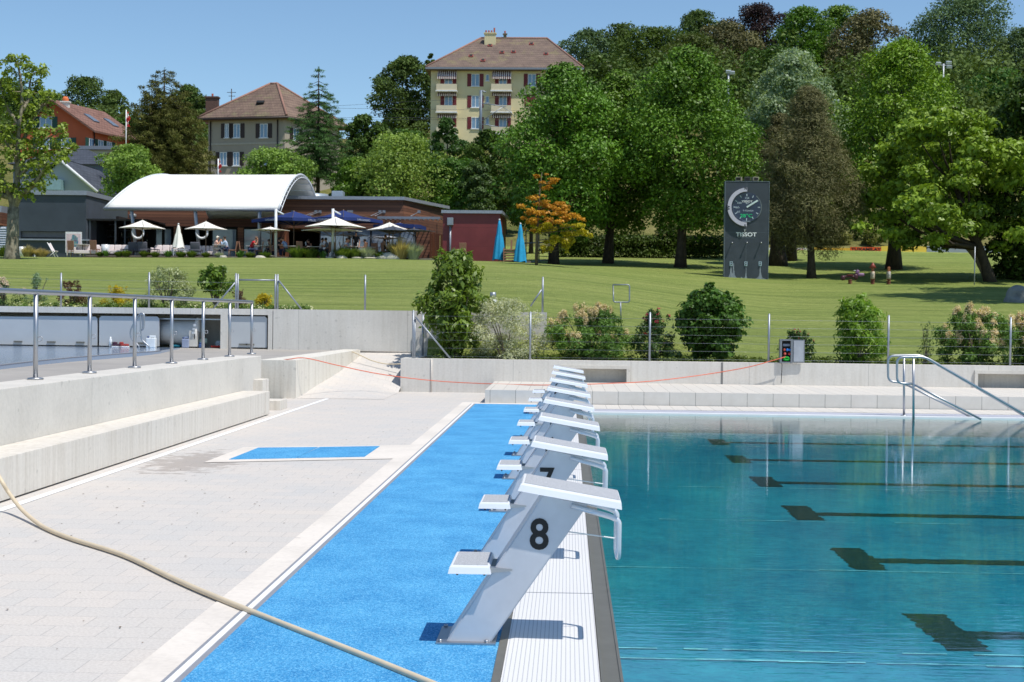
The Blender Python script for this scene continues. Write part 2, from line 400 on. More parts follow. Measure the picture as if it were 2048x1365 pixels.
# --- pool gutter
N = NT('white_grating'); g = N.coord()
sx = N.n('SeparateXYZ'); N.l(g,sx.inputs[0])
f = N.math('FRACT',N.math('DIVIDE',N.math('ADD',sx.outputs['X'],10),.0225)); rib = N.math('GREATER_THAN',f,.80)
N.base(N.mix(N.math('MULTIPLY',rib,.5),lin((222,221,220)),lin((128,130,138)))); N.b.inputs['Roughness'].default_value=.5
N.bump(N.math('SUBTRACT',1,rib),.4,.006); M_grat=N.m
m = MB(); y = -3.09; k=0
while y < 26.2:
    y1 = y+2.36; m.box(-.292,.172,y+.012,min(y1-.012,26.35),-.03,.014); y = y1; k+=1
tag(m.build('gutter_grating', M_grat, loc=(0,5,0)), 'white ribbed gutter grating panels along the pool edge','grating')
m = MB(); m.box(-.334,-.294,-4.5,26.4,-.2,.018); m.box(.176,.282,-4.5,25.5,-.35,.004); m.box(-.294,.176,-4.5,26.4,-.1,-.03)
m.box(.176,.19,-4.5,25.5,.004,.02); m.box(.268,.282,-4.5,25.5,.004,.010)
tag(m.build('pool_edge_channel', M_steelD), kind='structure')
m = MB(); m.box(.284,51.2,25.62,26.42,-.3,.002); m.cur=1; m.box(.284,51.2,25.46,25.60,-.3,.012)
m.cur=0; m.cur=2; m.box(.284,51.2,25.0,25.455,-.3,-.06)
tag(m.build('far_overflow_edge',[plain('overflow_steel',(196,196,206),.4,.1,.05,3),M_white,plain('ledge_wet',(112,132,136),.5,0,.1,3)]), kind='structure')
m = MB(); m.add([(-.29,26.43,.004),(51.2,26.43,.004),(51.2,27.72,.004),(-.29,27.72,.004)],[(0,1,2,3)])
N = NT('long_tiles'); g = N.coord(); br = N.n('TexBrick'); br.offset=0; br.inputs['Scale'].default_value=1; br.inputs['Brick Width'].default_value=.25; br.inputs['Row Height'].default_value=4; br.inputs['Mortar Size'].default_value=.004
br.inputs['Color1'].default_value=lin((212,205,194)); br.inputs['Color2'].default_value=lin((204,199,190)); br.inputs['Mortar'].default_value=lin((140,134,126)); N.l(g,br.inputs[0])
N.base(N.mix(.2,br.outputs[0],N.ramp(N.noise(g,20,4),[(.3,lin((170,164,155))),(.7,lin((225,220,212)))]))); N.b.inputs['Roughness'].default_value=.8; M_ltile=N.m
tag(m.build('far_edge_tiles', M_ltile), kind='structure')
# --- pool basin and water
N = NT('pool_floor'); g = N.coord()
f = N.noise(g,.35,5); f2 = N.noise(g,5,5,.8); f3 = N.noise(N.coord((1,3,1)),11,4,.8)
N.base(N.mix(.35,N.ramp(f,[(.35,lin((6,102,138))),(.65,lin((40,148,164)))]),N.ramp(N.mix(.5,f2,f3),[(.38,lin((6,84,120))),(.6,lin((88,188,200)))]))); N.b.inputs['Roughness'].default_value=.6; M_floor=N.m
m = MB(); D=-.30
m.add([(.284,4.62,D),(51.2,4.62,D),(51.2,25.1,D),(.284,25.1,D)],[(0,1,2,3)])
m.box(51.2,51.4,4.6,26,-.4,0); m.box(.284,51.2,4.4,4.62,-.4,0.0)
tag(m.build('pool_basin', M_floor), kind='structure')
M_mark = plain('dark_lane_tile',(26,30,24),.5,0,.5,14,world=True)
mk = [7.43,9.80,12.18,14.55,16.92,19.3]
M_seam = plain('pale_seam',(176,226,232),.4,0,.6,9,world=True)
for i,ys in enumerate(mk):
    y0 = ys*1.175; x0 = 2.33; m = MB(); zz = D+.004
    rj=random.Random(i+5); K=26
    L_=[(x0+rj.uniform(-.022,.022),y0+1.08*k/K) for k in range(K+1)]; R_=[(x0+.27+rj.uniform(-.022,.022),y0+1.08*k/K) for k in range(K+1)]
    m.add([(a,b,zz) for a,b in L_+R_],[(k,K+1+k,K+2+k,k+1) for k in range(K)])
    K=150; B_=[(x0+.25+(46*(k/K)**1.6),y0+.34+rj.uniform(-.014,.014)) for k in range(K+1)]; T_=[(b[0],b[1]+.22+rj.uniform(-.014,.014)) for b in B_]
    m.add([(a,b,zz+.001) for a,b in B_+T_],[(k,k+1,K+2+k,K+1+k) for k in range(K)])
    tag(m.build('lane_line',M_mark), ['nearest','second nearest','third nearest','fourth nearest','fifth nearest','farthest'][i]+' black T-shaped lane line on the pool floor','lane line','lane lines on the pool floor')
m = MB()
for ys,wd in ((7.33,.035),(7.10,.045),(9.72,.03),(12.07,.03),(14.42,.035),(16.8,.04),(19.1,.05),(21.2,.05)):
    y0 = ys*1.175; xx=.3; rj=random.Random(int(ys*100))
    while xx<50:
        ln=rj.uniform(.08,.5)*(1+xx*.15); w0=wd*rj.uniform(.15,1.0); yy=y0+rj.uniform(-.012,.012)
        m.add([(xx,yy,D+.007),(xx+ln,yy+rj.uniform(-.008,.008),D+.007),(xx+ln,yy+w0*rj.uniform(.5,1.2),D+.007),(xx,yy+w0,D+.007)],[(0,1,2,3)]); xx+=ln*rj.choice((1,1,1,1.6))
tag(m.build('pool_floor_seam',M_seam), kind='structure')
N = NT('pool_water'); N.t.nodes.remove(N.b)
g1 = N.coord((.8,3.6,1)); n1 = N.noise(g1,4.2,3,.5); n2 = N.noise(N.coord((1,2.6,1)),13,2,.5)
n0 = N.noise(N.coord((.25,.6,1)),.9,2)
hgt = N.math('ADD',N.math('ADD',n1,N.math('MULTIPLY',n2,.25)),N.math('MULTIPLY',n0,1.6))
bp = N.n('Bump'); bp.inputs['Strength'].default_value=.13; bp.inputs['Distance'].default_value=.008; N.l(hgt,bp.inputs['Height'])
gl = N.n('BsdfGlossy'); gl.inputs['Roughness'].default_value=.015; gl.inputs[0].default_value=(1,1,1,1); N.l(bp.outputs[0],gl.inputs['Normal'])
tr = N.n('BsdfTransparent'); tr.inputs[0].default_value=(.60,.90,.93,1)
fr = N.n('Fresnel'); fr.inputs[0].default_value=1.37; N.l(bp.outputs[0],fr.inputs['Normal'])
mx = N.n('MixShader'); N.l(fr.outputs[0],mx.inputs[0]); N.l(tr.outputs[0],mx.inputs[1]); N.l(gl.outputs[0],mx.inputs[2]); N.l(mx.outputs[0],N.o.inputs[0]); M_water=N.m
sheet('pool_water',[(.283,4.62),(51.2,4.62),(51.2,25.462),(.283,25.462)],M_water,z=-.012)
# --- bench, retaining wall, upper terrace
M_conA = concrete('bench_concrete',(214,208,198),0,streak=.95)
M_conB = concrete('wall_concrete',(210,205,196),5.05,'Y',.22)
M_conC = concrete('back_wall_concrete',(214,210,203),2.6,'X',.5)
m = MB(); m.box(-5.46,-5.0,-12,23.4,.016,.40,.006); m.box(-5.46,-5.0,23.43,23.75+.0,.016,.40,.006)
b = m.build('concrete_bench',M_conA,loc=(-5.2,12,0)); tag(b,'long low pale concrete bench in front of the raised terrace wall','bench')
m = MB(); m.box(-5.465,-5.46,-12,23.7,.0,.02); 
m = MB(); m.box(-6.0,-5.462,-12,25.2,-.1,.95,.008)
tag(m.build('terrace_wall',M_conB,loc=(-5.7,12,0)),'long pale concrete retaining wall carrying the steel railing','wall')
m = MB(); m.box(-5.462,-5.30,24.6,25.1,0,.55,.006); m.box(-5.30,-5.05,24.9,25.5,0,.17,.006)
m.box(-5.9,-5.3,25.1,25.5,0,.17,.006)
tag(m.build('step_blocks',M_conA,loc=(-5.3,25,0)),'small concrete step blocks at the end of the bench','steps')
# tall ramp cheek wall
m = MB(); A=(-6.2,28.4);B_=(-5.45,28.4);C_=(-4.86,33.2);D_=(-5.25,33.2)
m.poly_prism([A,B_,C_,D_],-.1,[.77,.77,.885,.885])
tag(m.build('ramp_wall',concrete('ramp_wall_concrete',(222,217,206),0,streak=.95),loc=(-5.6,30,0)),'stained concrete cheek wall beside the ramp','wall')
m = MB(); m.box(-8.5,-6.2,25.1,28.4,.0,.78); m.box(-6.2,-5.462,25.101,28.39,0,.10)
N = NT('upper_pavers'); g=N.coord(); N.base(N.mix(.4,N.ramp(N.noise(g,.5,4),[(.35,lin((172,166,158))),(.65,lin((150,145,140)))]),N.ramp(N.noise(N.coord((1,6,1)),3,4),[(.3,lin((140,136,130))),(.7,lin((180,174,166)))]))); N.b.inputs['Roughness'].default_value=.75; M_upav=N.m
m = MB(); T=.86
m.add([(-40,-12,T),(-6.0,-12,T),(-6.0,25.1,T),(-6.2,28.4,T-.09),(-5.25,33.5,T-.02),(-3.0,33.6,T-.03),(-3,33.7,T),(-40,33.7,T)],[tuple(range(8))])
m.add([(-6.0,25.1,T),(-6.0,25.1,0),(-6.2,28.4,0),(-6.2,28.4,T-.09)],[(0,1,2,3)])
tag(m.build('upper_terrace',M_upav), kind='structure')
# --- upper pool (non-swimmers)
ed = [atZ(x,y,T) for x,y in ((-400,780),(-60,738),(0,731),(70,723),(140,716),(200,711.5),(255,707),(300,704.2),(322,702.2))]
poly = [(p.x,p.y) for p in ed]+[(ed[-1].x-.3,33.45),(-40,33.45)]
m = MB(); m.poly_prism(poly,T-.2,T+.008); 
N = NT('upper_pool_water'); N.base(lin((130,150,176))); N.b.inputs['Roughness'].default_value=.06; N.bump(N.noise(N.coord((1,3,1)),4,3),.3,.02); M_uw=N.m
tag(m.build('upper_pool_water',M_uw), kind='structure')
m = MB(); m.tube([(p.x,p.y,T+.006) for p in ed],.008,6)
tag(m.build('upper_pool_edge',M_grey), kind='structure')
# --- back wall with equipment niche (Y = 33.6)
YB = 33.6
zt = lambda px,py: atY(px,py,YB).z
X = lambda px: atY(px,650,YB).x
m = MB()
zt1 = 1.81
m.box(-40,X(545),YB,YB+.36,zt(300,628),zt1)                       # top beam
m.box(X(441),X(455),YB,YB+1.2,T-.1,zt(300,628)-.001)
m.box(X(536),X(545),YB,YB+1.2,T-.1,zt(300,628)-.001)
m.box(-40,X(536),YB+1.2,YB+1.35,T-.1,zt1-.01)                     # rear of the niche
m.box(-40,X(536),YB+.3,YB+1.21,T-.09,T+.003)
m.box(X(546.5),X(1093),YB-.01,YB+.35,.3,zt1)
root = thing('back_wall','long grey concrete back wall with equipment bays on the upper terrace','wall',(X(545),YB,T))
m.build('wall_body',M_conC,root)
M_pan = plain('panel_grey',(184,188,192),.45,0,.05,1.2,spec=.5)
M_dark = plain('black_gap',(14,15,17),.7)
panels = [(-420,-110),(-105,68),(73,193),(197,317),(457,533)]
for a,b_ in panels:
    m = MB(); x0,x1 = X(a),X(b_); z0,z1 = T+.03, zt((a+b_)/2,633)
    c=.05; m.xz_prism([(x0,z0),(x1,z0),(x1,z1-c),(x1-c,z1),(x0+c,z1),(x0,z1-c)],YB+.05,YB+.10)
    p = m.build('bay_door',M_pan,root)
    m = MB(); m.box(x0+.25,x0+.45,YB+.01,YB+.05,z0+.06,z0+.09); m.box(x1-.5,x1-.3,YB+.01,YB+.05,z0+.06,z0+.09); m.build('latch',M_steelD,p)
m = MB(); m.box(X(197),X(441),YB+.22,YB+.26,zt(380,640),zt(380,637.5)); m.build('rail_bar',M_steel,root)
# cover roller drum
m = MB(); Rx = Matrix.Rotation(math.pi/2,3,'Y'); zc = (zt(350,643)+zt(350,687))/2; rd=.30
m.lathe([(.0,-.9),(rd,-.9),(rd,.42),(rd+.07,.42),(rd+.07,.5),(.0,.5)],(X(350),YB+.46,zc),28,Rx)
r_ = thing('cover_roller','large grey metal roller drum inside the open equipment bay','roller',(X(350),YB+.6,T))
m.build('drum',plain('drum_metal',(222,220,216),.5,0,.08,3),r_); m = MB(); m.box(X(350)-1.0,X(350)-.94,YB+.3,YB+.7,T,zc); m.build('bearing_stand',M_steelD,r_); m = MB(); m.box(X(350)+.51,X(350)+.57,YB+.3,YB+.7,T,zc); m.build('bearing_stand',M_steelD,r_)
m = MB(); m.box(X(376),X(392),YB+.10,YB+.30,T+.03,zt(384,662),.006); r_=thing('dosing_unit','small pale cabinet marked 1 in the open equipment bay','cabinet',(X(384),YB+.2,T)); m.build('cabinet_body',plain('cab_pale',(205,200,192),.5),r_)
text('number_one','1',.15,(X(387),YB+.095,zt(387,674)),M_dark,r_,bold=.004)
for q,(a,z_) in enumerate(((388,651),(386,659),(385,666))): m = MB(); m.box(X(a)-.03,X(a)+.03,YB+.06,YB+.10,zt(a,z_)-.03,zt(a,z_)+.03); m.build('socket',plain('sock_white',(190,195,200),.5),r_)
def canister(px,w,h,col,lab,y=YB+.05,hz=T):
    r = thing('canister',lab,'canister',(X(px),y,hz)); m = MB(); x = X(px)
    m.box(x-w/2,x+w/2,y-.08,y+.08,hz,hz+h*.8,.02); m.box(x-w*.2,x+w*.45,y-.02,y+.02,hz+h*.86,hz+h,.008); m.box(x-w*.2,x-w*.1,y-.02,y+.02,hz+h*.78,hz+h*.9); m.box(x+w*.35,x+w*.45,y-.02,y+.02,hz+h*.78,hz+h*.9)
    m.build('canister_body',plain('can_%d'%col[0],col,.5),r); m = MB(); m.lathe([(.0,0),(.03,0),(.03,.04),(0,.04)],(x-w*.33,y,hz+h*.8),10); m.build('cap',plain('capb',(40,70,120),.5),r)
canister(306,.22,.29,(232,236,238),'white plastic canister standing before the closed bay door',YB-.12)
canister(369,.17,.27,(150,160,185),'grey blue canister beside the numbered cabinet',YB+.15)
canister(400,.13,.12,(60,90,140),'small blue canister right of the numbered cabinet',YB+.2)
r_=thing('bottle','white bottle standing alone by the closed bay door','bottle',(X(224),YB-.1,T)); m=MB(); m.lathe([(0,0),(.035,0),(.037,.16),(.02,.2),(.015,.24),(0,.24)],(X(224),YB-.1,T+.01),12); m.build('bottle_body',plain('bwhite',(235,238,240),.4),r_)
for q,(px,c) in enumerate(((239,(60,26,50)),(252,(150,46,42)))):
    r_=thing('shoe',['dark purple sports shoe beside the white bottle','red sports shoe nearest the pool ladder'][q],'shoe',(X(px),YB-.15,T)); x=X(px)
    m=MB(); m.smooth=True; m.obox((x,YB-.15,T+.05),(.24,.09,.07),None,.03); m.obox((x-.06,YB-.15,T+.09),(.1,.08,.08),None,.03); m.build('upper',plain('shoe%d'%q,c,.7),r_); m=MB(); m.box(x-.125,x+.125,YB-.2,YB-.10,T+.005,T+.03,.01); m.build('sole',M_white,r_)
for px,c,lab in ((344,(30,110,130),'teal folded cloth on the floor of the open bay'),(427,(180,55,45),'red cloth lying in the right corner of the open bay'),(430,(190,200,205),'pale folded cover at the back of the open bay'),(398,(150,170,160),'crumpled pale green bag beside the numbered cabinet')):
    m=MB(); x=X(px); y_=YB+(.3 if px!=430 else .6); hh={344:.06,427:.05,430:.16,398:.22}[px]
    m.smooth=True; m.obox((x,y_,T+hh/2+.01),(.26 if px!=398 else .14,.2,hh),Matrix.Rotation(.2,3,'Z'),hh*.3); m.obox((x+.05,y_,T+hh*.75),(.14,.15,hh*.7),Matrix.Rotation(.6,3,'Z'),hh*.25)
    tag(m.build('cloth' if px!=398 else 'bag',plain('cl%d'%px,c,.9),loc=(x,y_,T)),lab,'cloth' if px!=398 else 'bag')
# ladder handrail of the upper pool
r_=thing('ladder_handrail','curved steel ladder handrails at the corner of the upper pool','handrail',(X(285),YB-.6,T)); Yl=32.9
for s_,pts in enumerate(([(279,706),(279,694),(263,678),(260,668),(262,658),(278,630),(284,626),(286,630),(286,658)],[(298,706),(299,694),(283,680),(281,668),(281,632),(285,627),(289,630),(287,658),(283,661)])):
    m=MB(); m.tube(fillet([atY(x,y,Yl+.0-s_*.25) for x,y in pts],.06,4),.019,8); m.build('rail_tube',M_steel,r_)
# --- steel railing on the terrace wall
r_=thing('steel_railing','tubular brushed steel railing with round posts on the terrace wall','railing',(-5.84,15,.95))
py_ = [10.4,11.9,13.55,15.4,17.05,18.6,20.5,22.65,24.1]; 
ys = [12.2,13.8]+[ray(px,py).y*(-5.84/ray(px,py).x) for px,py in ((71,760),(179,748),(269,739),(343,729),(406,720),(459,715),(503,711))]
for y in ys:
    m=MB(); m.tube([(-5.84,y,.95),(-5.84,y,1.90)],.026,16); 
    p=m.build('post',M_steel,r_); m=MB(); m.lathe([(0,0),(.085,0),(.085,.02),(.04,.026),(.0,.026)],(-5.84,y,.951),20); m.build('foot_plate',M_steel,p)
    m=MB(); R_=Matrix.Rotation(math.pi/2,3,'X')
    m.tube([Vector((-5.84+.05+.026*math.cos(a),y,1.40+.026*math.sin(a))) for a in [i*math.pi/8 for i in range(17)]],.005,6); m.build('eyelet',M_steel,p)
m=MB(); m.tube([(-5.84,4,1.915),(-5.84,ys[-1]+.04,1.915)],.028,16); m.build('handrail',M_steel,r_)
# cable at foot
m=MB(); m.tube([(-6.03,8,.90),(-6.03,25,.90)],.008,6); tag(m.build('rubber_seal',M_dark,loc=(-6.03,15,.9)),'thin black cable lying along the back of the terrace wall','cable')
# --- front wall with planting bed (Y = 31.4) and plinth
YF=31.45
XF = lambda px: atY(px,750,YF).x
zF = .745
root = thing('front_wall','long low concrete wall with open niches below the planting bed','wall',(2,YF,0))
niches=[(1128,1253),(1955,2070)]
m=MB(); xs=[XF(801)]; 
zt_ = .745
z_n1 = atY(1190,738,YF).z; z_n0=.20
cur = XF(801)
for a,b_ in niches:
    m.box(cur,XF(a),YF,YF+.35,-.1,zF-.0); m.box(XF(a),XF(b_),YF,YF+.35,z_n1,zF); m.box(XF(a),XF(b_),YF+.0,YF+.35,-.1,z_n0)
    m.box(XF(a),XF(b_),YF+.34,YF+.45,-.1,zF-.01); cur=XF(b_)
m.box(cur,60,YF,YF+.35,-.1,zF)
m.box(XF(801),XF(801)+.35,YF+.35,33.6,-.1,zF-.001)
m.build('wall_body',M_conC,root)
for a,b_ in niches:
    m=MB(); x0,x1=XF(a),XF(b_); w=.07; y0,y1=YF-.05,YF+.3
    m.box(x0-w,x1+w,y0,y1,z_n1+.002,z_n1+.075); m.box(x0-w,x0-.001,y0,y1,.27,z_n1); m.box(x1+.001,x1+w,y0,y1,.27,z_n1)
    m.build('niche_frame',M_conB,root)
for px in (863,):
    m=MB(); m.tube([(XF(px),YF-.012,.0),(XF(px),YF-.012,zF)],.014,6); m.build('joint_strip',M_kerb,root)
m=MB(); m.box(XF(1441.5),XF(1446),YF-.002,YF+.01,.26,zF+.001); m.build('joint_gap',plain('joint_dk',(120,120,118),.8),root)
# plinth in front of the wall
N = NT('plinth_face'); g=N.coord(); br=N.n('TexBrick'); br.offset=0; br.inputs['Scale'].default_value=1; br.inputs['Brick Width'].default_value=.5; br.inputs['Row Height'].default_value=5; br.inputs['Mortar Size'].default_value=.005
br.inputs['Color1'].default_value=lin((210,206,200)); br.inputs['Color2'].default_value=lin((202,200,194)); br.inputs['Mortar'].default_value=lin((95,95,92))
mp=N.n('Mapping'); mp.inputs['Rotation'].default_value=(math.pi/2,0,0); N.l(g,mp.inputs[0]); N.l(mp.outputs[0],br.inputs[0])
N.base(N.mix(.25,br.outputs[0],N.ramp(N.noise(g,6,5),[(.3,lin((180,178,172))),(.7,lin((216,216,214)))]))); N.b.inputs['Roughness'].default_value=.85
m=MB(); x0=-1.60; m.box(x0,60,27.74,YF+.0-.003,-.02,.262); me=m.build('seating_plinth',[N.m,M_ltile],loc=(10,29,0)); 
for p in me.data.polygons: p.material_index = 1 if p.normal.z>.9 else 0
tag(me,'low tiled concrete plinth running below the front wall','plinth')
# planting bed soil and lawn
M_soil = plain('soil',(74,66,48),.95,0,.4,8,world=True)
m=MB(); m.add([(XF(801)+.3,YF+.35,.66),(60,YF+.35,.66),(60,34.4,.70),(XF(801)+.3,34.4,.70)],[(0,1,2,3)])
tag(m.build('planting_soil',M_soil),kind='structure')
N = NT('lawn_grass'); g=N.coord()
a=N.noise(N.coord((.22,1,1)),.55,6,.65); b_=N.noise(g,.09,4); c_=N.noise(N.coord((1,2.5,1)),9,4,.7); d_=N.noise(N.coord((.15,1,1)),.24,3)
k=N.mix(.5,N.ramp(a,[(.32,lin((102,120,54))),(.52,lin((138,150,78))),(.72,lin((182,176,116)))]),N.ramp(d_,[(.35,lin((112,130,56))),(.65,lin((160,162,94)))]))
k=N.mix(.5,k,N.ramp(c_,[(.3,lin((70,96,34))),(.5,lin((124,142,68))),(.72,lin((196,190,134)))]))
c2_=N.noise(N.coord((.35,2.2,1)),4.2,5,.75); k=N.mix(.4,k,N.ramp(c2_,[(.34,lin((72,100,36))),(.66,lin((178,178,112)))]))
k=N.mix(.2,k,N.ramp(b_,[(.35,lin((106,126,50))),(.65,lin((164,164,94)))]))
fl=N.n('TexVoronoi'); fl.inputs['Scale'].default_value=1.6; N.l(N.coord((1,1,0)),fl.inputs['Vector'])
k=N.mix(N.math('MULTIPLY',N.math('LESS_THAN',fl.outputs['Distance'],.06),N.math('GREATER_THAN',b_,.5)),k,lin((205,200,160)))
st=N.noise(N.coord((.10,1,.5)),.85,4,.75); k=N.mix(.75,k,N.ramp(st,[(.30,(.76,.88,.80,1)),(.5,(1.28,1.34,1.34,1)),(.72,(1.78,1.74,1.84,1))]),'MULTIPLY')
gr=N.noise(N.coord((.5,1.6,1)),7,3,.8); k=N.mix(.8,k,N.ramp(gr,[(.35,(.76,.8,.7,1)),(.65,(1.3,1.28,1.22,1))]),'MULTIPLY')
N.base(k); N.b.inputs['Roughness'].default_value=.9; N.b.inputs['Specular IOR Level'].default_value=.15; N.bump(N.noise(g,9,4,.8),1,.2); M_lawn=N.m
N = NT('hill_grass'); g=N.coord()
k=N.ramp(N.noise(g,.12,6,.7),[(.35,lin((70,92,34))),(.5,lin((130,128,72))),(.68,lin((170,156,104)))])
k=N.mix(.4,k,N.ramp(N.noise(g,2.2,5,.8),[(.35,lin((70,88,36))),(.7,lin((172,160,106)))]))
N.base(k); N.b.inputs['Roughness'].default_value=.95; N.b.inputs['Specular IOR Level'].default_value=.1; N.bump(N.noise(g,3,4,.8),1,.4); M_hill=N.m
def grid(name,xs,ysv,mat,f,skip=None):
    m=MB(); nx=len(xs); vs=[(x,y,f(x,y)) for y in ysv for x in xs]; fs=[]
    for j in range(len(ysv)-1):
        for i in range(nx-1): fs.append((j*nx+i,j*nx+i+1,(j+1)*nx+i+1,(j+1)*nx+i))
    m.smooth=True; m.add(vs,fs); return m.build(name,mat)
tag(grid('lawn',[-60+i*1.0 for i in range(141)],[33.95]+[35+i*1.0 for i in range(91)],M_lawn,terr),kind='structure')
tag(grid('hillside',[-260+i*6 for i in range(101)],[124.5+i*5 for i in range(20)]+[225+i*20 for i in range(24)],M_hill,lambda x,y:terr(x,y)-.02),kind='structure')
m=MB(); m.add([(-900,-300,-.9),(900,-300,-.9),(900,1500,-.9),(-900,1500,-.9)],[(0,1,2,3)]); tag(m.build('ground',M_hill),kind='structure')
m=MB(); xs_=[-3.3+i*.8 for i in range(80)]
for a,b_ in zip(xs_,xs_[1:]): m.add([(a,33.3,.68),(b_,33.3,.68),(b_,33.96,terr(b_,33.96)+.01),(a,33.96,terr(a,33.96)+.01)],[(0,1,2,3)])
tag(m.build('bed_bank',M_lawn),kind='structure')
# ================================================================ STARTING BLOCKS
M_block = plain('block_white',(232,234,238),.35,0,.03,3,spec=.6)
M_leg = plain('leg_grey',(200,202,208),.45,.2,.09,3.5,spec=.6)
M_pad = NT('grip_pad'); M_pad.base(M_pad.ramp(M_pad.noise(M_pad.coord(world=False),160,3),[(.35,lin((150,153,158))),(.65,lin((186,188,192)))])); M_pad.b.inputs['Roughness'].default_value=.9; M_pad=M_pad.m
M_num = plain('number_black',(12,12,13),.5)
def slab(root, name, corners, th, y0, y1, pad=.018):
    """slab sloping in XZ: corners (x0,z0,x1,z1) of its top"""
    x0,z0,x1,z1 = corners; m=MB(); e=.007
    n=Vector((-(z1-z0),0,x1-x0)).normalized(); t=Vector((x1-x0,0,z1-z0)).normalized()
    A=Vector((x0,0,z0)); B=Vector((x1,0,z1))
    top=[(A+t*e,y0+e),(B-t*e,y0+e),(B-t*e,y1-e),(A+t*e,y1-e)]; mid=[(A-n*.010,y0+.002),(B-n*.010,y0+.002),(B-n*.010,y1-.002),(A-n*.010,y1-.002)]
    low=[(A-n*th-t*.008,y0-.005),(B-n*th+t*.008,y0-.005),(B-n*th+t*.008,y1+.005),(A-n*th-t*.008,y1+.005)]
    V=[(p.x,y,p.z) for p,y in top+mid+low]
    m.add(V,[(0,1,2,3),(4,5,1,0),(5,6,2,1),(6,7,3,2),(7,4,0,3),(8,9,5,4),(9,10,6,5),(10,11,7,6),(11,8,4,7),(11,10,9,8)])
    o=m.build(name,M_block,root)
    m=MB(); q=pad; P=[A+t*q+n*.003,B-t*q*.55+n*.003]
    V=[(P[0].x,y0+q,P[0].z),(P[1].x,y0+q,P[1].z),(P[1].x,y1-q,P[1].z),(P[0].x,y1-q,P[0].z)]
    V+= [(v[0]-n.x*.004,v[1],v[2]-n.z*.004) for v in V]
    m.add(V,[(0,1,2,3),(0,4,5,1),(1,5,6,2),(2,6,7,3),(3,7,4,0)]); m.build('grip_pad',M_pad,o)
    return o
def pz(px,py,Y): p=atY(px,py,Y); return p.x,p.z
def make_block():
    Y0=7.25; r=thing('starting_block','x','starting block',(0,0,0))
    ya,yb=7.30,7.67; yl,yr=7.33,7.64
    L0=pz(893,1283,yl); L1=pz(1087,985,yl); R0=pz(983,1283,yl); R1=pz(1178,1000,yl)
    m=MB(); sl=(L1[0]-L0[0])/(L1[1]-L0[1])
    zb=.012
    pts=[(L0[0]+sl*(zb-L0[1]),zb),(R0[0]+sl*(zb-R0[1]),zb),(R1[0],R1[1]-.02),(L1[0],L1[1]-.01)]
    m.xz_prism(pts,yl,yr); o=m.build('leg',M_leg,r)
    bm=bmesh.new(); bm.from_mesh(o.data); bmesh.ops.bevel(bm,geom=bm.edges[:],offset=.007,segments=2,affect='EDGES'); bm.to_mesh(o.data); bm.free()
    m=MB(); m.box(-.662,-.352,7.295,7.68,.010,.022,.003); m.build('base_plate',M_steel,r)
    for x in(-.64,-.40): 
        for y in (7.312,7.663):
            m=MB(); m.lathe([(0,0),(.011,0),(.011,.012),(0,.012)],(x,y,.022),8); m.build('bolt',M_steel,r)
    tl=pz(1041.5,966,Y0); tr_=pz(1243.8,1003,Y0)
    slab(r,'platform',(tl[0],tl[1],tr_[0],tr_[1]),.043,Y0,7.70)
    fl=pz(899,1131,Y0+.02); fr_=pz(979,1132,Y0+.02)
    f=slab(r,'footrest',(fl[0],fl[1],fr_[0],fl[1]+.0),.043,7.27,7.70)
    m=MB(); zf=fl[1]-.03
    m.add([(fr_[0]+.0,7.30,zf-.012),(fr_[0]+.0,7.30,zf+.018),(fr_[0]+.115,7.325,zf+.004),(fr_[0]+.115,7.325,zf-.004),(fr_[0],7.345,zf-.012),(fr_[0],7.345,zf+.018)],[(0,3,2,1),(0,1,5,4),(1,2,5),(0,4,3)])
    m.build('bracket',M_steel,r)
    m=MB(); m.box(fr_[0]-.015,fr_[0]+.03,7.36,7.6,zf-.02,zf+.012,.004); m.build('mount',M_steelD,r)
    m=MB(); m.lathe([(0,-.02),(.006,-.02),(.006,0),(0,0)],(fl[0]+.035,7.34,zf-.012),6); m.lathe([(0,-.02),(.006,-.02),(.006,0),(0,0)],(fr_[0]-.03,7.34,zf-.012),6); m.build('screw',M_num,r)
    # handle
    n0=atY(1143,1012,7.325); n1=atY(1222,1034,7.325); n2=atY(1238,1046,7.325); n3=atY(1236.5,1118,7.325)
    yfar=7.645
    near=[n0,n1,(n2.x,7.325,n1.z-.02),(n3.x,7.325,n3.z)]
    far=[(p[0],yfar,p[2]) for p in near]
    path=fillet([near[0],near[1],near[2],near[3],far[3],far[2],far[1],far[0]],.05,5)
    m=MB(); m.tube(path,.0145,10); m.build('handle',plain('handle_pale',(214,218,224),.3,.45,.03,6),r)
    m=MB(); m.tube([(n3.x-.01,7.62,n3.z+.06),(-.06,7.62,n3.z+.10)],.0035,6); m.build('stay_rod',M_white,r)
    return r
pb=make_block()
blocks=[]
names=['8, nearest the camera','7, second nearest','6, third nearest','5, fourth nearest','4, fifth nearest, middle of the row','3, third from the far end','2, second from the far end','1, farthest away beside the plinth']
for i in range(8):
    b_ = pb if i==0 else dup(pb,(0,2.485*i,0))
    b_['label']='white and grey sloping starting block numbered '+names[i]; b_['group']='starting blocks along the pool edge'
    blocks.append(b_)
for i,b_ in enumerate(blocks):
    me=text_mesh(str(8-i),.222,.0045,.0012)
    c=atY(1078.5,1072,7.33)
    for v in me.vertices: q=v.co.copy(); v.co=(c.x+q.x*.93,7.3275-q.z,c.z+q.y)
    me.materials.clear(); me.materials.append(M_num); o=bpy.data.objects.new('number',me); COL.objects.link(o); o.parent=b_
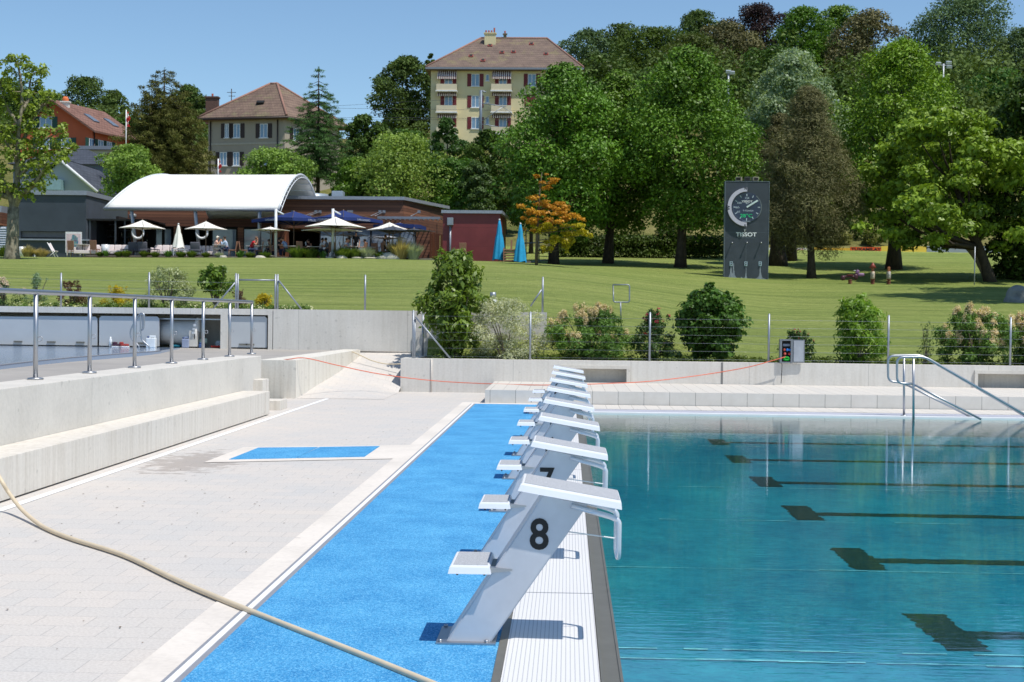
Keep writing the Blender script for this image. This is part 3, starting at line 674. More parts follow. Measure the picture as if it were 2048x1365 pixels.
# ================================================================ HOSES AND CABLES
M_hose=plain('hose_cream',(212,196,168),.55,0,.08,5)
pts=[atZ(-60,820,.62),atZ(-28,905,.46),atZ(0,957,.29),atZ(20,989,.16),atZ(45,1021,.07),atZ(80,1050,.025)]+[atZ(x,y,.02) for x,y in ((112,1066),(150,1080),(250,1112),(350,1159),(440,1198),(560,1246),(700,1301),(850,1362),(1000,1425))]
m=MB(); m.tube(smoothpath(pts,10),.0170,12); tag(m.build('garden_hose',M_hose,loc=pts[8]),'thick cream hose lying across the paving and the blue mat','hose')
M_red=plain('cable_orange',(222,112,84),.5,0,.05,4)
cp=[((562,720),28.9),((580,718.7),28.45),((598,716.2),28.45),((622,718.5),28.5),((679,732),29.1),((769,750),30),((881,763),30.9),((1008,769),30.2),((1110,770.5),29.4),((1212,767.5),29.7),((1300,763),30.4),((1400,751),31.3),((1490,736),31.3),((1540,723),31.3),((1571,714),31.3)]
m=MB(); m.tube(smoothpath([atY(x,y,Y) for (x,y),Y in cp],8),.0095,6); tag(m.build('extension_cable',M_red,loc=atY(1110,770,31.25)),'orange extension cable strung from the ramp wall to the socket box','cable')
cp=[((672,706),32.6),((690,703),32.6),((704,704),32.5),((725,713),32.4),((745,722),32.3),((775,728.5),32.2),((812,728),32.1)]
m=MB(); m.tube(smoothpath([atY(x,y,Y) for (x,y),Y in cp],8),.014,8); tag(m.build('hose',M_hose,loc=atY(745,722,32.3)),'thin cream hose dropping over the end of the ramp wall','hose')
# ================================================================ POOL HANDRAILS
def hrail(lab,pl,lower,post,Y):
    r=thing('pool_handrail',lab,'handrail',(atY(post[0],post[2],Y).x,Y,0),group='steel handrails at the far pool steps')
    m=MB(); m.tube(fillet([atY(x,y,Y) for x,y in pl],.11,6),.021,10); m.build('upper_rail',M_steel,r)
    m=MB(); m.tube([atY(x,y,Y) for x,y in lower],.019,10); m.build('lower_rail',M_steel,r)
    m=MB(); m.tube([atY(post[0],post[1],Y),atY(post[0],post[2]+10,Y)],.021,10); m.build('post',M_steel,r)
    m=MB(); p=atY(post[0],post[2],Y); m.lathe([(0,0),(.06,0),(.06,.015),(0,.02)],(p.x,Y,.0 if Y>25.46 else -.04),14); m.build('foot_plate',M_steel,r)
    return r
hrail('rear steel handrail descending into the far pool corner',[(1805,766),(1776,763),(1776,712),(1843,711),(2110,868)],[(1805,766),(1945,836)],(1808,716,824),25.75)
hrail('front steel handrail descending into the far pool corner',[(1825,768),(1794,767),(1794,715),(1850,714),(2130,876)],[(1825,768),(1962,839)],(1827,718,838),24.95)
# ================================================================ SOCKET BOX ON THE WALL
r=thing('socket_box','grey electric socket box with open door standing on the front wall','socket box',(atY(1571,727,31.5).x,31.5,zF))
Yb=31.42
def pb_(m,x0,x1,y0,y1,ya,yb,bev=0):
    a=atY(x0,y0,ya); b_=atY(x1,y1,ya); m.box(a.x,b_.x,ya,yb,b_.z,a.z,bev)
M_boxg=plain('box_grey',(120,126,132),.45,.2,.05,4)
m=MB(); 
for q in ((1560.5,1563.5,679,727),(1582,1585,679,727)): pb_(m,*q,Yb-.05,Yb+.13)
pb_(m,1563.5,1582,679,682,Yb-.05,Yb+.13); pb_(m,1563.5,1582,724,727,Yb-.05,Yb+.13); pb_(m,1563.5,1582,682,724,Yb+.10,Yb+.13)
m.build('housing',M_boxg,r)
m=MB(); pb_(m,1563.6,1581.9,682.1,723.9,Yb+.06,Yb+.095); m.build('socket_panel',M_dark,r)
m=MB(); pb_(m,1586,1609,680,726,Yb-.045,Yb-.02,.004); d_=m.build('door',M_boxg,r); m=MB(); pb_(m,1588,1607,682,724,Yb-.055,Yb-.046); m.build('door_panel',plain('door_lt',(158,164,172),.5),d_)
m=MB(); pb_(m,1566,1580,688,693,Yb+.03,Yb+.06,.004); m.build('breaker',plain('brk',(120,132,150),.4),r)
Ry=Matrix.Rotation(math.pi/2,3,'X')
for x,y,c in ((1568,700,(160,60,50)),(1574,700,(30,110,190)),(1579,700,(30,110,190)),(1569,708,(200,80,70)),(1578,708,(190,50,50))):
    m=MB(); m.lathe([(0,0),(.03,0),(.03,.07),(.022,.08),(0,.08)],atY(x,y,Yb+.06),10,Ry); m.build('socket',plain('sk%d'%c[0],c,.4),r)
m=MB(); 
for k in range(5):
    cc=atY(1573,719,Yb+.02); m.tube([cc+Vector(((.07-.004*k)*math.cos(a),-.01*k,.028*math.sin(a)+.006*k)) for a in [i*math.pi/8 for i in range(17)]],.009,6)
m.build('green_coil',plain('coil_green',(40,200,70),.5),r)
m=MB(); m.tube([(atY(1563,728,Yb).x,Yb-.03,zF+.01),(atY(1563,728,Yb).x,Yb-.09,zF-.03),(atY(1563,728,Yb).x-.01,Yb-.05,.3)],.008,6); m.build('feed_cable',M_dark,r)
# ================================================================ FENCES
def fence(name,lab,posts,Y,ztop,wires,braces=(),bars=(),rad=.024,cat='fence'):
    xs=[atY(p[0],p[2],Y).x for p in posts]
    r=thing(name,lab,cat,(xs[0],Y,atY(posts[0][0],posts[0][2],Y).z))
    for p in posts:
        a=atY(p[0],p[1],Y); b_=atY(p[0],p[2],Y); m=MB(); m.tube([(b_.x,Y,b_.z-.05),(b_.x,Y,a.z)],rad,10); m.lathe([(0,.03),(rad*.7,.02),(rad,0)],(b_.x,Y,a.z),10)
        m.build('post',M_galv,r)
    for a,b_ in braces: m=MB(); m.tube([atY(a[0],a[1],Y-.03),atY(b_[0],b_[1],Y-.03)],rad*.8,8); m.build('brace',M_galv,r)
    for a,b_ in bars: m=MB(); m.tube([atY(a[0],a[1],Y),atY(b_[0],b_[1],Y)],rad*.8,8); m.build('top_bar',M_galv,r)
    for a,b_ in wires: m=MB(); m.tube([atY(a[0],a[1],Y),atY(b_[0],b_[1],Y)],.0022,4); m.build('wire',M_galv,r)
    return r
Yf=31.62
fence('wire_fence','galvanised wire fence with round posts on top of the front wall',[(826,623,718),(829,640,718),(1060,626,720),(1299,627,722),(1537,630,726),(1776,633,730),(2020,637,733),(2265,641,736)],Yf,0,
  [((826,632+k*16),(2265,650+k*16)) for k in range(6)],braces=[((831,634),(902,719))])
fence('side_fence_post','single galvanised post standing behind the laurel at the ramp corner',[(845,625,712)],33.4,0,[],cat='post')
Yg=33.85
fence('back_fence','galvanised wire fence with a brace standing along the top of the back wall',[(122,548,613),(298,547,616)],Yg,0,[((-60,556),(470,566)),((-60,572),(470,582)),((-60,588),(470,598))],rad=.024)
fence('fence_gate_frame','tall galvanised gate frame with two braces on the back wall',[(471.5,549,618),(475.5,550,618),(550.5,551,619),(555,551,619)],Yg,0,[],braces=[((470,566),(428,616)),((557,561),(603,619))],bars=[((476,560),(550,561))],cat='gate frame')
fence('fence_post','lone galvanised fence post on the back wall right of the gate frame',[(730,552,620)],Yg,0,[],cat='post')
fence('fence_end_post','galvanised end post with brace behind the variegated shrub',[(1085,556,626)],Yg,0,[],braces=[((1083,580),(1061,613))],cat='post')
# small sign frame and drinking post
r=thing('sign_frame','empty square tubular sign frame standing on the lawn','sign frame',(atY(1241,628,38).x,38,terr(atY(1241,628,38).x,38)))
m=MB(); q=[atY(x,y,38) for x,y in ((1226,570),(1259,570),(1259,605),(1227,605))]
m.tube(fillet(q+[q[0]],.06,4)+[q[0]],.018,8); m.build('frame',M_galv,r); m=MB(); m.tube([atY(1241,605,38),atY(1242,640,38)],.018,8); m.build('post',M_galv,r)
p=atY(986,606,40); r=thing('bollard','short white topped bollard on the lawn beside the laurel','bollard',(p.x,40,terr(p.x,40))); m=MB(); a=atY(986,585,40); m.tube([(p.x,40,terr(p.x,40)),(p.x,40,atY(986,598,40).z)],.10,12); m.build('bollard_body',M_white,r); m=MB(); m.tube([(p.x,40,atY(986,598,40).z),(p.x,40,a.z)],.085,12); m.build('bollard_top',M_galv,r)
# ================================================================ SCOREBOARD / SHOWER TOWER
YT=88.0
tp=lambda px,py,d=0: atY(px,py,YT-d)
base=tp(1491,560)
r=thing('shower_tower','tall dark grey outdoor shower wall with a large watch dial and three showers','shower wall',(base.x,YT,base.z))
N=NT('tower_grey'); g=N.coord(); bz=base.z
k=N.ramp(N.noise(g,1.5,4),[(.3,lin((50,58,66))),(.7,lin((62,70,79)))])
sx=N.n('SeparateXYZ'); N.l(g,sx.inputs[0])
hz=N.math('SUBTRACT',sx.outputs['Z'],bz)
tot=None
for px in (1462,1467,1492,1520.5):
    xx=tp(px,540).x; d=N.math('ABSOLUTE',N.math('SUBTRACT',sx.outputs['X'],xx)); amp={1462:1.0,1467:1.0,1492:.45,1520.5:.9}[px]
    w=N.math('DIVIDE',.038*amp,N.math('ADD',N.math('POWER',N.math('MAXIMUM',hz,0.02),1.0),.03))      # lime stain widening to the foot
    f=N.math('LESS_THAN',N.math('SUBTRACT',d,N.math('MULTIPLY',N.noise(g,9,3),.10)),N.math('SUBTRACT',N.math('MULTIPLY',w,.9),.07))
    f=N.math('MAXIMUM',f,N.math('MULTIPLY',N.math('LESS_THAN',d,.025),N.math('LESS_THAN',hz,1.0)))
    tot=f if tot is None else N.math('MAXIMUM',tot,f)
tot=N.math('MAXIMUM',tot,N.math('LESS_THAN',hz,N.math('MULTIPLY',N.math('SUBTRACT',N.noise(N.coord((1,1,.3)),5,4),.4),.55)))
tot=N.math('MULTIPLY',tot,N.math('LESS_THAN',hz,1.02))
N.base(N.mix(N.math('MULTIPLY',tot,N.ramp(N.noise(N.coord((6,1,.6)),3,4),[(.35,(.25,.25,.25,1)),(.65,(.75,.75,.75,1))])),k,lin((176,186,198)))); N.b.inputs['Roughness'].default_value=.55; M_tow=N.m
a=tp(1448.5,364.5); b_=tp(1535,560)
x0=tp(1450,450).x; x1=tp(1537,450).x
m=MB(); m.box(x0,x1,YT,YT+.55,base.z-.3,a.z); m.build('tower_body',M_tow,r)
M_trim=plain('tower_trim',(120,130,138),.4,.4)
m=MB(); m.box(x0-.03,x0-.002,YT-.02,YT+.56,base.z-.2,a.z+.03); m.box(x1+.002,x1+.03,YT-.02,YT+.56,base.z-.2,a.z+.03); m.box(x0-.03,x1+.03,YT-.021,YT+.57,a.z+.031,a.z+.06); m.build('edge_trim',M_trim,r)
m=MB(); xc=tp(1493.5,400).x; m.box(xc-.012,xc+.012,YT-.006,YT-.001,base.z+.4,a.z); m.box(x0,x1,YT-.005,YT-.001,tp(1490,465.5).z,tp(1490,465.5).z+.015); m.build('panel_joint',plain('joint_t',(90,98,106),.5),r)
cD=tp(1494,415); RD=(tp(1523,415).x-tp(1463.5,415).x)/2; cD.x=(tp(1523,415).x+tp(1463.5,415).x)/2
def disc(rad,y0,y1,c,n=48,r_in=0,a0=0,a1=2*math.pi):
    m=MB(); k=n; P=[]
    for i in range(k+1):
        a=a0+(a1-a0)*i/k; P.append((math.cos(a),math.sin(a)))
    vs=[]; 
    for (ca,sa) in P:
        vs+= [(c.x+rad*ca,y0,c.z+rad*sa),(c.x+r_in*ca,y0,c.z+r_in*sa),(c.x+rad*ca,y1,c.z+rad*sa),(c.x+r_in*ca,y1,c.z+r_in*sa)]
    fs=[]
    for i in range(k):
        q=i*4; fs+=[(q,q+1,q+5,q+4),(q,q+4,q+6,q+2),(q+1,q+3,q+7,q+5)]
    m.add(vs,fs); return m
M_dial=plain('dial_blue',(40,50,74),.25,0,.35,1.5,spec=.6)
disc(RD,YT-.05,YT,cD).build('dial',M_dial,r)
o=disc(RD*1.0,YT-.058,YT-.051,cD,48,RD*.972,-.75*math.pi+math.pi/2,.9).build('dial_rim',plain('rim',(130,140,140),.4),r)
disc(RD*1.305,YT-.22,YT-.06,cD,48,RD*1.045,math.pi/2,1.5*math.pi).build('bezel',plain('bezel_pale',(196,192,206),.35,.1,.04,2),r)
for ch,px,py,s_,rt in (('N',1491.5,377.5,.22,(1,0,0)),('W',1457,416,.30,(0,0,1)),('S',1490,452,.22,(1,0,0))):
    rr_=Vector(rt); up_=Vector((0,0,1)) if rt[0] else Vector((-1,0,0))
    text('bezel_letter',ch,s_,tp(px,py,.225),M_num,r,right=rr_,up=up_,bold=.006)
M_ink=plain('dial_ink',(190,205,215),.5); M_inkd=plain('dial_ink_dim',(110,124,140),.5)
m=MB(); m2=MB()
for k in range(60):
    a=math.pi/2-k*math.pi/30
    if k%5: 
        if 3<k<12: continue
        ra,rb,w=RD*.88,RD*.95,.006; mm=m2
    else:
        ra,rb,w=RD*.74,RD*.9,.022; mm=m
    ca,sa=math.cos(a),math.sin(a); pc=Vector((cD.x+ca*(ra+rb)/2,YT-.054,cD.z+sa*(ra+rb)/2))
    mm.obox(pc,(rb-ra,.006,w*2),Matrix.Rotation(-a,3,'Y'))
m.build('hour_marks',M_ink,r); m2.build('minute_ticks',M_inkd,r)
a=math.atan2(tp(1494,415).z*0+ (416-402),(1516-1494)); ln=RD*.86
m=MB(); m.obox((cD.x+math.cos(a)*ln/2,YT-.075,cD.z+math.sin(a)*ln/2),(ln,.02,.10),Matrix.Rotation(-a,3,'Y')); m.build('dial_hand',plain('hand',(205,222,220),.4),r)
M_txt=plain('sign_white',(235,238,240),.5); M_led=NT('led_green'); M_led.b.inputs['Emission Color'].default_value=(.0,.75,.25,1); M_led.b.inputs['Emission Strength'].default_value=.5; M_led.base(lin((10,90,50))); M_led=M_led.m
text('dial_text','TISSOT',.17,tp(1494,403.5,.055),M_txt,r,bold=.003,sx=1.25); text('dial_text','1853',.11,tp(1494,407.5,.055),M_ink,r)
text('dial_text','T-TOUCH',.12,tp(1496,422,.055),M_ink,r,bold=.002,sx=1.2)
text('temperature_display','28°C',.29,tp(1492.5,432.3,.058),M_led,r,bold=.001,sx=1.25)
text('dial_numeral','120',.15,tp(1494,396.5,.055),M_ink,r,sx=1.2); text('dial_numeral','100',.15,tp(1478.5,406.5,.055),M_ink,r,sx=1.3); text('dial_numeral','80',.15,tp(1475,415.5,.055),M_ink,r,sx=1.5); text('dial_numeral','60',.15,tp(1477,424,.055),M_ink,r,sx=1.3)
text('dial_text','COMPASS',.09,tp(1493,443.5,.055),M_ink,r,sx=1.2)
text('wall_lettering','TISSOT',.34,tp(1492.5,469.8,.012),M_txt,r,bold=.007,sx=1.16)
text('wall_lettering','SWISS WATCHES SINCE 1853',.072,tp(1492.5,476.3,.012),plain('ink_g',(120,132,140),.5),r,sx=1.1)
c=tp(1489.5,462,.02); m=MB(); m.box(c.x-.09,c.x+.09,YT-.012,YT-.002,c.z-.08,c.z+.08); m.build('emblem_tile',M_num,r); text('emblem_letter','T',.16,(c.x,YT-.016,c.z),M_txt,r,bold=.008)
for px in (1463.5,1493,1521.5):
    c=tp(px,486.5); m=MB(); m.tube([(c.x,YT,c.z+.05),(c.x,YT-.20,c.z+.03),(c.x,YT-.24,c.z)],.03,8); m.lathe([(0,.0),(.05,0),(.04,.06),(0,.07)],(c.x,YT-.24,c.z-.03),10); m.build('shower_head',M_steel,r)
    c=tp(px-1.3,528); m=MB(); m.box(c.x-.09,c.x+.09,YT-.03,YT,c.z-.14,c.z+.14,.006); b2=m.build('push_plate',plain('plate',(170,190,200),.4,.3),r)
    m=MB(); m.lathe([(0,0),(.04,0),(.04,.05),(0,.055)],(c.x,YT-.03,c.z-.03),12,Ry); m.build('push_button',M_num,b2); text('plate_mark','M',.11,(c.x,YT-.032,c.z+.07),M_num,b2,bold=.004)
for q,px in enumerate((1478.5,1495,1510.5)):
    c=tp(px,357.5); s_=(-.35,0,.35)[q]; m=MB(); Rz=Matrix.Rotation(s_,3,'Z'); zc=c.z-.02
    m.obox((c.x,YT+.15,zc),(.36,.3,.24),Rz,.015); m.obox((c.x,YT+.15,zc-.14),(.06,.06,.12))
    f=m.build('floodlight',plain('flood_%d'%(q%2),((150,145,130),(70,72,70))[q%2],.5),r); m=MB(); m.obox(Vector((c.x,YT+.15,zc))+Rz@Vector((0,-.156,0)),(.28,.012,.17),Rz); m.build('lamp_glass',M_dark,f)
# ================================================================ PERIMETER BOARDS
YA=124.0
def board(a,b_,top,bot,col,lab,txt=None,tc=None,ts=.55,sx_=1.3,tpx=None,col2=None):
    p=atY(a,bot,YA); q=atY(b_,top,YA); zt_=q.z; r=thing('advertising_board',lab,'advertising board',((p.x+q.x)/2,YA,p.z),group='advertising boards along the pitch')
    m=MB(); m.box(p.x,q.x,YA,YA+.06,p.z-.25,zt_); m.build('panel',plain('bd%d_%d'%(a,col[0]),col,.6,0,.06,.8),r)
    m=MB()
    for x in (p.x+.3,q.x-.3): m.box(x-.04,x+.04,YA+.07,YA+.14,p.z-.4,zt_-.05)
    m.build('support',M_galv,r)
    if txt: text('lettering',txt,ts,atY(tpx or (a+b_)/2,(top+bot)/2+.3,YA-.01),plain('bt%d'%tc[0],tc,.6),r,bold=.012,sx=sx_)
board(1302,1396,500.5,508.5,(140,148,160),'grey perimeter board with a faded red patch behind the left tree trunk','HOTEL VILLA',(185,90,88),.36,2.2,1362)
board(1397,1449,498.5,507.5,(222,228,236),'white perimeter board reading YourShop left of the shower tower','YourShop.ch',(96,112,140),.42,1.15,1424)
board(1538,1616,496.5,504,(224,222,224),'white perimeter board with red lettering right of the shower tower','framework',(205,90,85),.30,1.5,1585)
board(1616.5,1700,496.5,504,(226,176,60),'yellow orange perimeter board behind the pine trunk')
board(1700.5,1762,495,503,(226,84,30),'red orange perimeter board with black brush lettering','TUXAMILAY',(26,14,14),.34,1.35,1732)
board(1762.5,1853,493.5,501,(235,200,80),'bright yellow perimeter board right of the big maple trunk')
board(1853.5,1950,493.5,501,(150,158,168),'grey perimeter board with a pinkish patch near the leaning trunk')
board(1950.5,2070,493,501,(146,156,164),'grey perimeter board at the right edge of the photo')
# ================================================================ SPRING TOYS, BOULDER
def spring_toy(px,py,lab,kind):
    Y=84; p=atY(px,py,Y); z=p.z; r=thing('spring_toy',lab,'spring rider',(p.x,Y,z)); m=MB(); m.tube([(p.x+.11*math.cos(t*.9),Y+.11*math.sin(t*.9),z+.012*t) for t in range(30)],.025,6); m.build('spring',plain('spring_red',(128,66,50),.6),r)
    if kind==0:
        m=MB(); m.smooth=True; m.obox((p.x,Y,z+.5),(.9,.24,.13),None,.05); m.obox((p.x-.42,Y,z+.42),(.25,.28,.3),None,.10); m.obox((p.x+.32,Y,z+.5),(.25,.28,.34),None,.1); m.build('toy_body',plain('toy_dk',(70,28,40),.5),r)
        m=MB(); m.smooth=True; m.obox((p.x+.62,Y,z+.62),(.4,.2,.2),None,.08); m.obox((p.x+.42,Y,z+.78),(.2,.18,.25),Matrix.Rotation(.4,3,'Y'),.06); m.build('toy_head',plain('toy_purple',(128,92,128),.5),r)
        m=MB(); m.tube([(p.x+.25,Y-.2,z+.86),(p.x+.25,Y+.2,z+.86)],.03,6); m.build('grip_bar',M_white,r)
        m=MB(); m.box(p.x-.2,p.x+.15,Y-.16,Y+.16,z+.56,z+.62,.02); m.build('seat',plain('toy_red',(110,34,32),.5),r)
    else:
        m=MB(); m.smooth=True; m.obox((p.x,Y,z+.55),(.2,.4,.45),None,.07); m.build('toy_body',plain('toy_mix%d'%kind,((0,0,0),(190,170,150),(170,160,150))[kind],.5,0,.7,9),r)
        m=MB(); m.obox((p.x,Y,z+.9),(.16,.2,.3),None,.05); m.build('toy_mast',plain('toy_or',(150,92,54),.5),r)
        if kind==1: m=MB(); m.lathe([(.0,.35),(.1,.2),(.22,0),(0,0)],(p.x,Y,z+.98),8); m.build('roof_cone',plain('toy_brown',(140,60,45),.5),r)
        m=MB(); m.tube([(p.x,Y-.25,z+.62),(p.x,Y+.25,z+.62)],.03,6); m.build('grip_bar',M_white,r)
spring_toy(1700,571,'purple and dark red animal spring rider on the lawn',0)
spring_toy(1745,570,'spring rider with a brown pointed roof on the lawn',1)
spring_toy(1777,570,'narrow pale spring rider, rightmost of the three toys',2)
def rock(name,lab,p,size,seed,mat=None,par=None):
    rng=random.Random(seed); bm=bmesh.new(); bmesh.ops.create_icosphere(bm,subdivisions=3,radius=1)
    for v in bm.verts:
        n=math.sin(v.co.x*3+seed)*math.cos(v.co.y*4+seed*2)*.12+math.sin(v.co.z*5+seed)*.08+rng.uniform(-.03,.03)
        v.co*=1+n; v.co.x*=size[0]; v.co.y*=size[1]; v.co.z*=size[2]
    me=bpy.data.meshes.new(name); bm.to_mesh(me); bm.free(); me.materials.append(mat or plain('rock_grey',(128,128,124),.9,0,.35,1.6,world=True)); o=bpy.data.objects.new(name,me); COL.objects.link(o); o.location=p
    return tag(o,lab,'boulder')
p=atY(2042,600,66); rock('boulder','large grey boulder on the lawn at the right edge',(p.x,66,p.z),(.75,.7,.6),3)
# ================================================================ TREES AND SHRUBS
L_maple=leafmat('leaf_maple',(20,40,8),(122,164,52),.3,.14,.5)
L_dark=leafmat('leaf_dark',(16,28,10),(96,126,50),.2,.12)
L_forest=leafmat('leaf_forest',(30,46,22),(108,132,66),.12,.14,.6)
L_blue=leafmat('leaf_bluegreen',(34,54,36),(120,144,96),.12,.15,.6)
L_light=leafmat('leaf_light',(56,84,26),(166,192,92),.2,.25)
L_lime=leafmat('leaf_lime',(44,72,12),(166,194,72),.3,.22)
L_plane=leafmat('leaf_plane',(40,66,18),(160,184,78),.28,.28)
L_pine=leafmat('leaf_pine',(42,42,27),(140,136,96),.1,.1,.7)
L_spruce=leafmat('leaf_spruce',(34,42,20),(122,126,66),.1,.1,.7)
L_cedar=leafmat('leaf_cedar',(26,50,26),(108,142,78),.1,.12,.7)
L_hedge=leafmat('leaf_hedge',(24,42,14),(88,112,44),.15,.15)
L_purple=leafmat('leaf_purple',(34,24,26),(66,50,48),.2,.2)
L_silver=leafmat('leaf_silver',(84,110,76),(168,186,148),.3,.35)
L_orange=leafmat('leaf_orange',(160,98,24),(222,172,66),.2,.3)
L_yellow=leafmat('leaf_yellow',(150,140,20),(222,206,60),.25,.45)
L_laurel=leafmat('leaf_laurel',(34,66,14),(134,164,62),.45,.3,.4)
L_var=leafmat('leaf_variegated',(110,128,92),(222,222,190),.3,.35)
L_cream=leafmat('flower_cream',(186,160,116),(240,224,190),.1,.3,.8)
L_rose=leafmat('leaf_rose',(26,52,22),(80,110,54),.35,.3)
L_red=leafmat('flower_red',(130,20,40),(210,70,90),.2,.3)
L_brass=leafmat('leaf_reddish',(60,40,34),(120,90,66),.25,.25)
B_dark=bark('bark_dark',(40,34,28),(74,64,52)); B_plane=bark('bark_plane',(84,78,64),(150,142,122),True); B_pale=bark('bark_pale',(90,80,66),(140,128,108))
def tree(name,lab,cat,px,Y,top,width,low,leaf,prof='egg',n=14000,size=.24,K=46,cl=None,seed=1,bk=None,tr_=.3,group=None,flat=.75,shell=.62,trunkpx=None,nl=9,hang=0,aspect=.6,base=None,depth=1.0,inner=.25,up=.35,out=.6):
    """px/top/width/low: where its crown reads in the photo at distance Y; real metres are solved from them"""
    x=atY(px,500,Y).x; tx=x if trunkpx is None else atY(trunkpx,500,Y).x
    gz=terr(tx,Y) if base is None else atY(px,base,Y).z
    z1=topz(top,px,Y); z0=max(gz+.05,topz(low,px,Y)); R=width/2*Y/F
    cl=cl or R*.30
    r=thing(name,lab,cat,(tx,Y,gz),group=group)
    C=crownclumps(x,Y,z0,z1,R,K,cl,prof,seed,flat,inner)
    trunk(r,(tx,Y,gz),(x,Y,z0+(z1-z0)*.72),tr_,bk or B_dark,C,nl,seed,name='trunk',fork=.25)
    leaves('crown',C,n,size,leaf,r,seed,aspect=aspect,shell=shell,hang=hang,up=up,out=out,rnd=.95)
    return r
def conifer(name,lab,px,Y,top,width,low,leaf,n=16000,size=.3,tiers=26,seed=1,droop=.35,power=.9,bk=None,irr=.25,trunkpx=None,tr_=.3,cr_=.34,flatz=.35,base=None,asp=.22,per=5,rise=0.0,cat='conifer'):
    rng=random.Random(seed); x=atY(px,500,Y).x; gz=terr(x,Y) if base is None else atY(px,base,Y).z; z1=topz(top,px,Y); z0=max(gz+.2,topz(low,px,Y)); R=width/2*Y/F
    r=thing(name,lab,cat,(x,Y,gz)); C=[]; m=MB()
    m.tube([(x,Y,gz-.3),(x+.05,Y,(gz+z1)/2),(x,Y,z1-.2)],[tr_,tr_*.6,.03],8)
    for k in range(tiers):
        t=(k+.5*rng.random())/tiers; z=z0+(z1-z0)*t; rad=R*(1-t)**power*(1+irr*rng.uniform(-1,1))+.12
        if t<.08: rad*=.8
        nb=per if t<.8 else 3
        for j in range(nb):
            a=k*2.4+j*2*math.pi/nb+rng.uniform(-.3,.3); ln=rad*rng.uniform(.72,1.12); tip=Vector((x+math.cos(a)*ln,Y+math.sin(a)*ln,z-droop*ln+rise*ln))
            m.tube([(x,Y,z+.1),((x+tip.x)/2,(Y+tip.y)/2,z-droop*ln*.3+rise*ln*.5),tip],[.07*(1-t)+.02,.04*(1-t)+.012,.01],4,False)
            ns=max(1,int(ln/(cr_*1.5)))
            for q in range(ns):
                u=(q+.9)/ns; c=Vector((x,Y,z)).lerp(Vector((tip.x,tip.y,z)),u); c.z=z+(rise-droop)*ln*u**1.5*1.0
                s_=cr_*(1.15-.35*u)*(.6+.4*(1-t)+.0)*rng.uniform(.8,1.25); C.append((tuple(c),(s_*1.1,s_*1.1,s_*flatz)))
    C.append(((x,Y,z1-.25),(.12,.12,.35)))
    m.build('trunk',bk or B_dark,r); leaves('crown',C,n,size,leaf,r,seed,aspect=asp,up=.1,out=.35,rnd=.8,hang=.35,shell=.2)
    return r
# --- park trees
tree('maple_tree','dense dark green maple, left of the three big park trees','tree',1122,99,132,256,462,L_maple,'maple',40000,.235,105,seed=3,trunkpx=1107,tr_=.34)
tree('maple_tree','dense dark green maple, middle of the three big park trees','tree',1232,103,146,200,456,L_maple,'maple',32000,.235,90,seed=5,trunkpx=1216,tr_=.36)
tree('maple_tree','dense dark green maple left of the shower tower','tree',1372,98,97,256,458,L_maple,'maple',42000,.235,110,seed=8,trunkpx=1361,tr_=.36)
tree('maple_tree','bright green pyramidal maple behind the lime coloured tree','tree',1798,101,84,262,462,leafmat('leaf_maple2',(30,56,8),(140,180,50),.3,.16,.5),'maple',40000,.235,105,seed=11,trunkpx=1788,tr_=.5)
tree('catalpa_tree','wide lime green catalpa with forked leaning trunk on the right','tree',1880,90,216,370,492,L_lime,'dome',25000,.34,110,seed=14,trunkpx=1984,tr_=.34,flat=.5,cl=.95,shell=.3,nl=26,inner=.35)
r_=thing('leaning_trunk','dark trunk leaning left at the foot of the catalpa','tree trunk',(atY(1965,555,90.5).x,90.5,terr(atY(1965,555,90.5).x,90.5)))
m=MB(); P_=lambda x,y: atY(x,y,90.5)
m.tube(smoothpath([P_(1976,560),P_(1962,528),P_(1935,492),P_(1905,470),P_(1880,458),P_(1872,445)],5),[.28]*6+[.24]*6+[.2]*6+[.15]*8,8); m.build('bough',B_pale,r_)
m=MB(); m.tube(smoothpath([P_(1925,485),P_(1900,488),P_(1882,482),P_(1873,466)],5),.14,7); m.build('bough',B_pale,r_)
tree('dark_tree','very dark dense tree cut by the right edge of the photo','tree',2062,92,150,230,560,L_dark,'ovoid',26000,.3,70,seed=17,tr_=.4)
tree('pine_tree','brownish green pine with bare lower trunk right of the shower tower','tree',1612,90.5,176,196,500,L_pine,'egg',60000,.26,95,seed=21,tr_=.26,trunkpx=1624,aspect=.15,shell=.5,cl=1.0,nl=14,flat=.9,up=.5)
tree('park_pine','thick trunked dark pine directly right of the shower tower','tree',1556,104,230,130,470,L_pine,'ovoid',22000,.28,44,seed=23,tr_=.62,aspect=.2)
tree('poplar_tree','pale silvery green poplar behind the brown pine','tree',1582,110,104,200,420,L_silver,'ovoid',34000,.24,70,seed=25,tr_=.4)
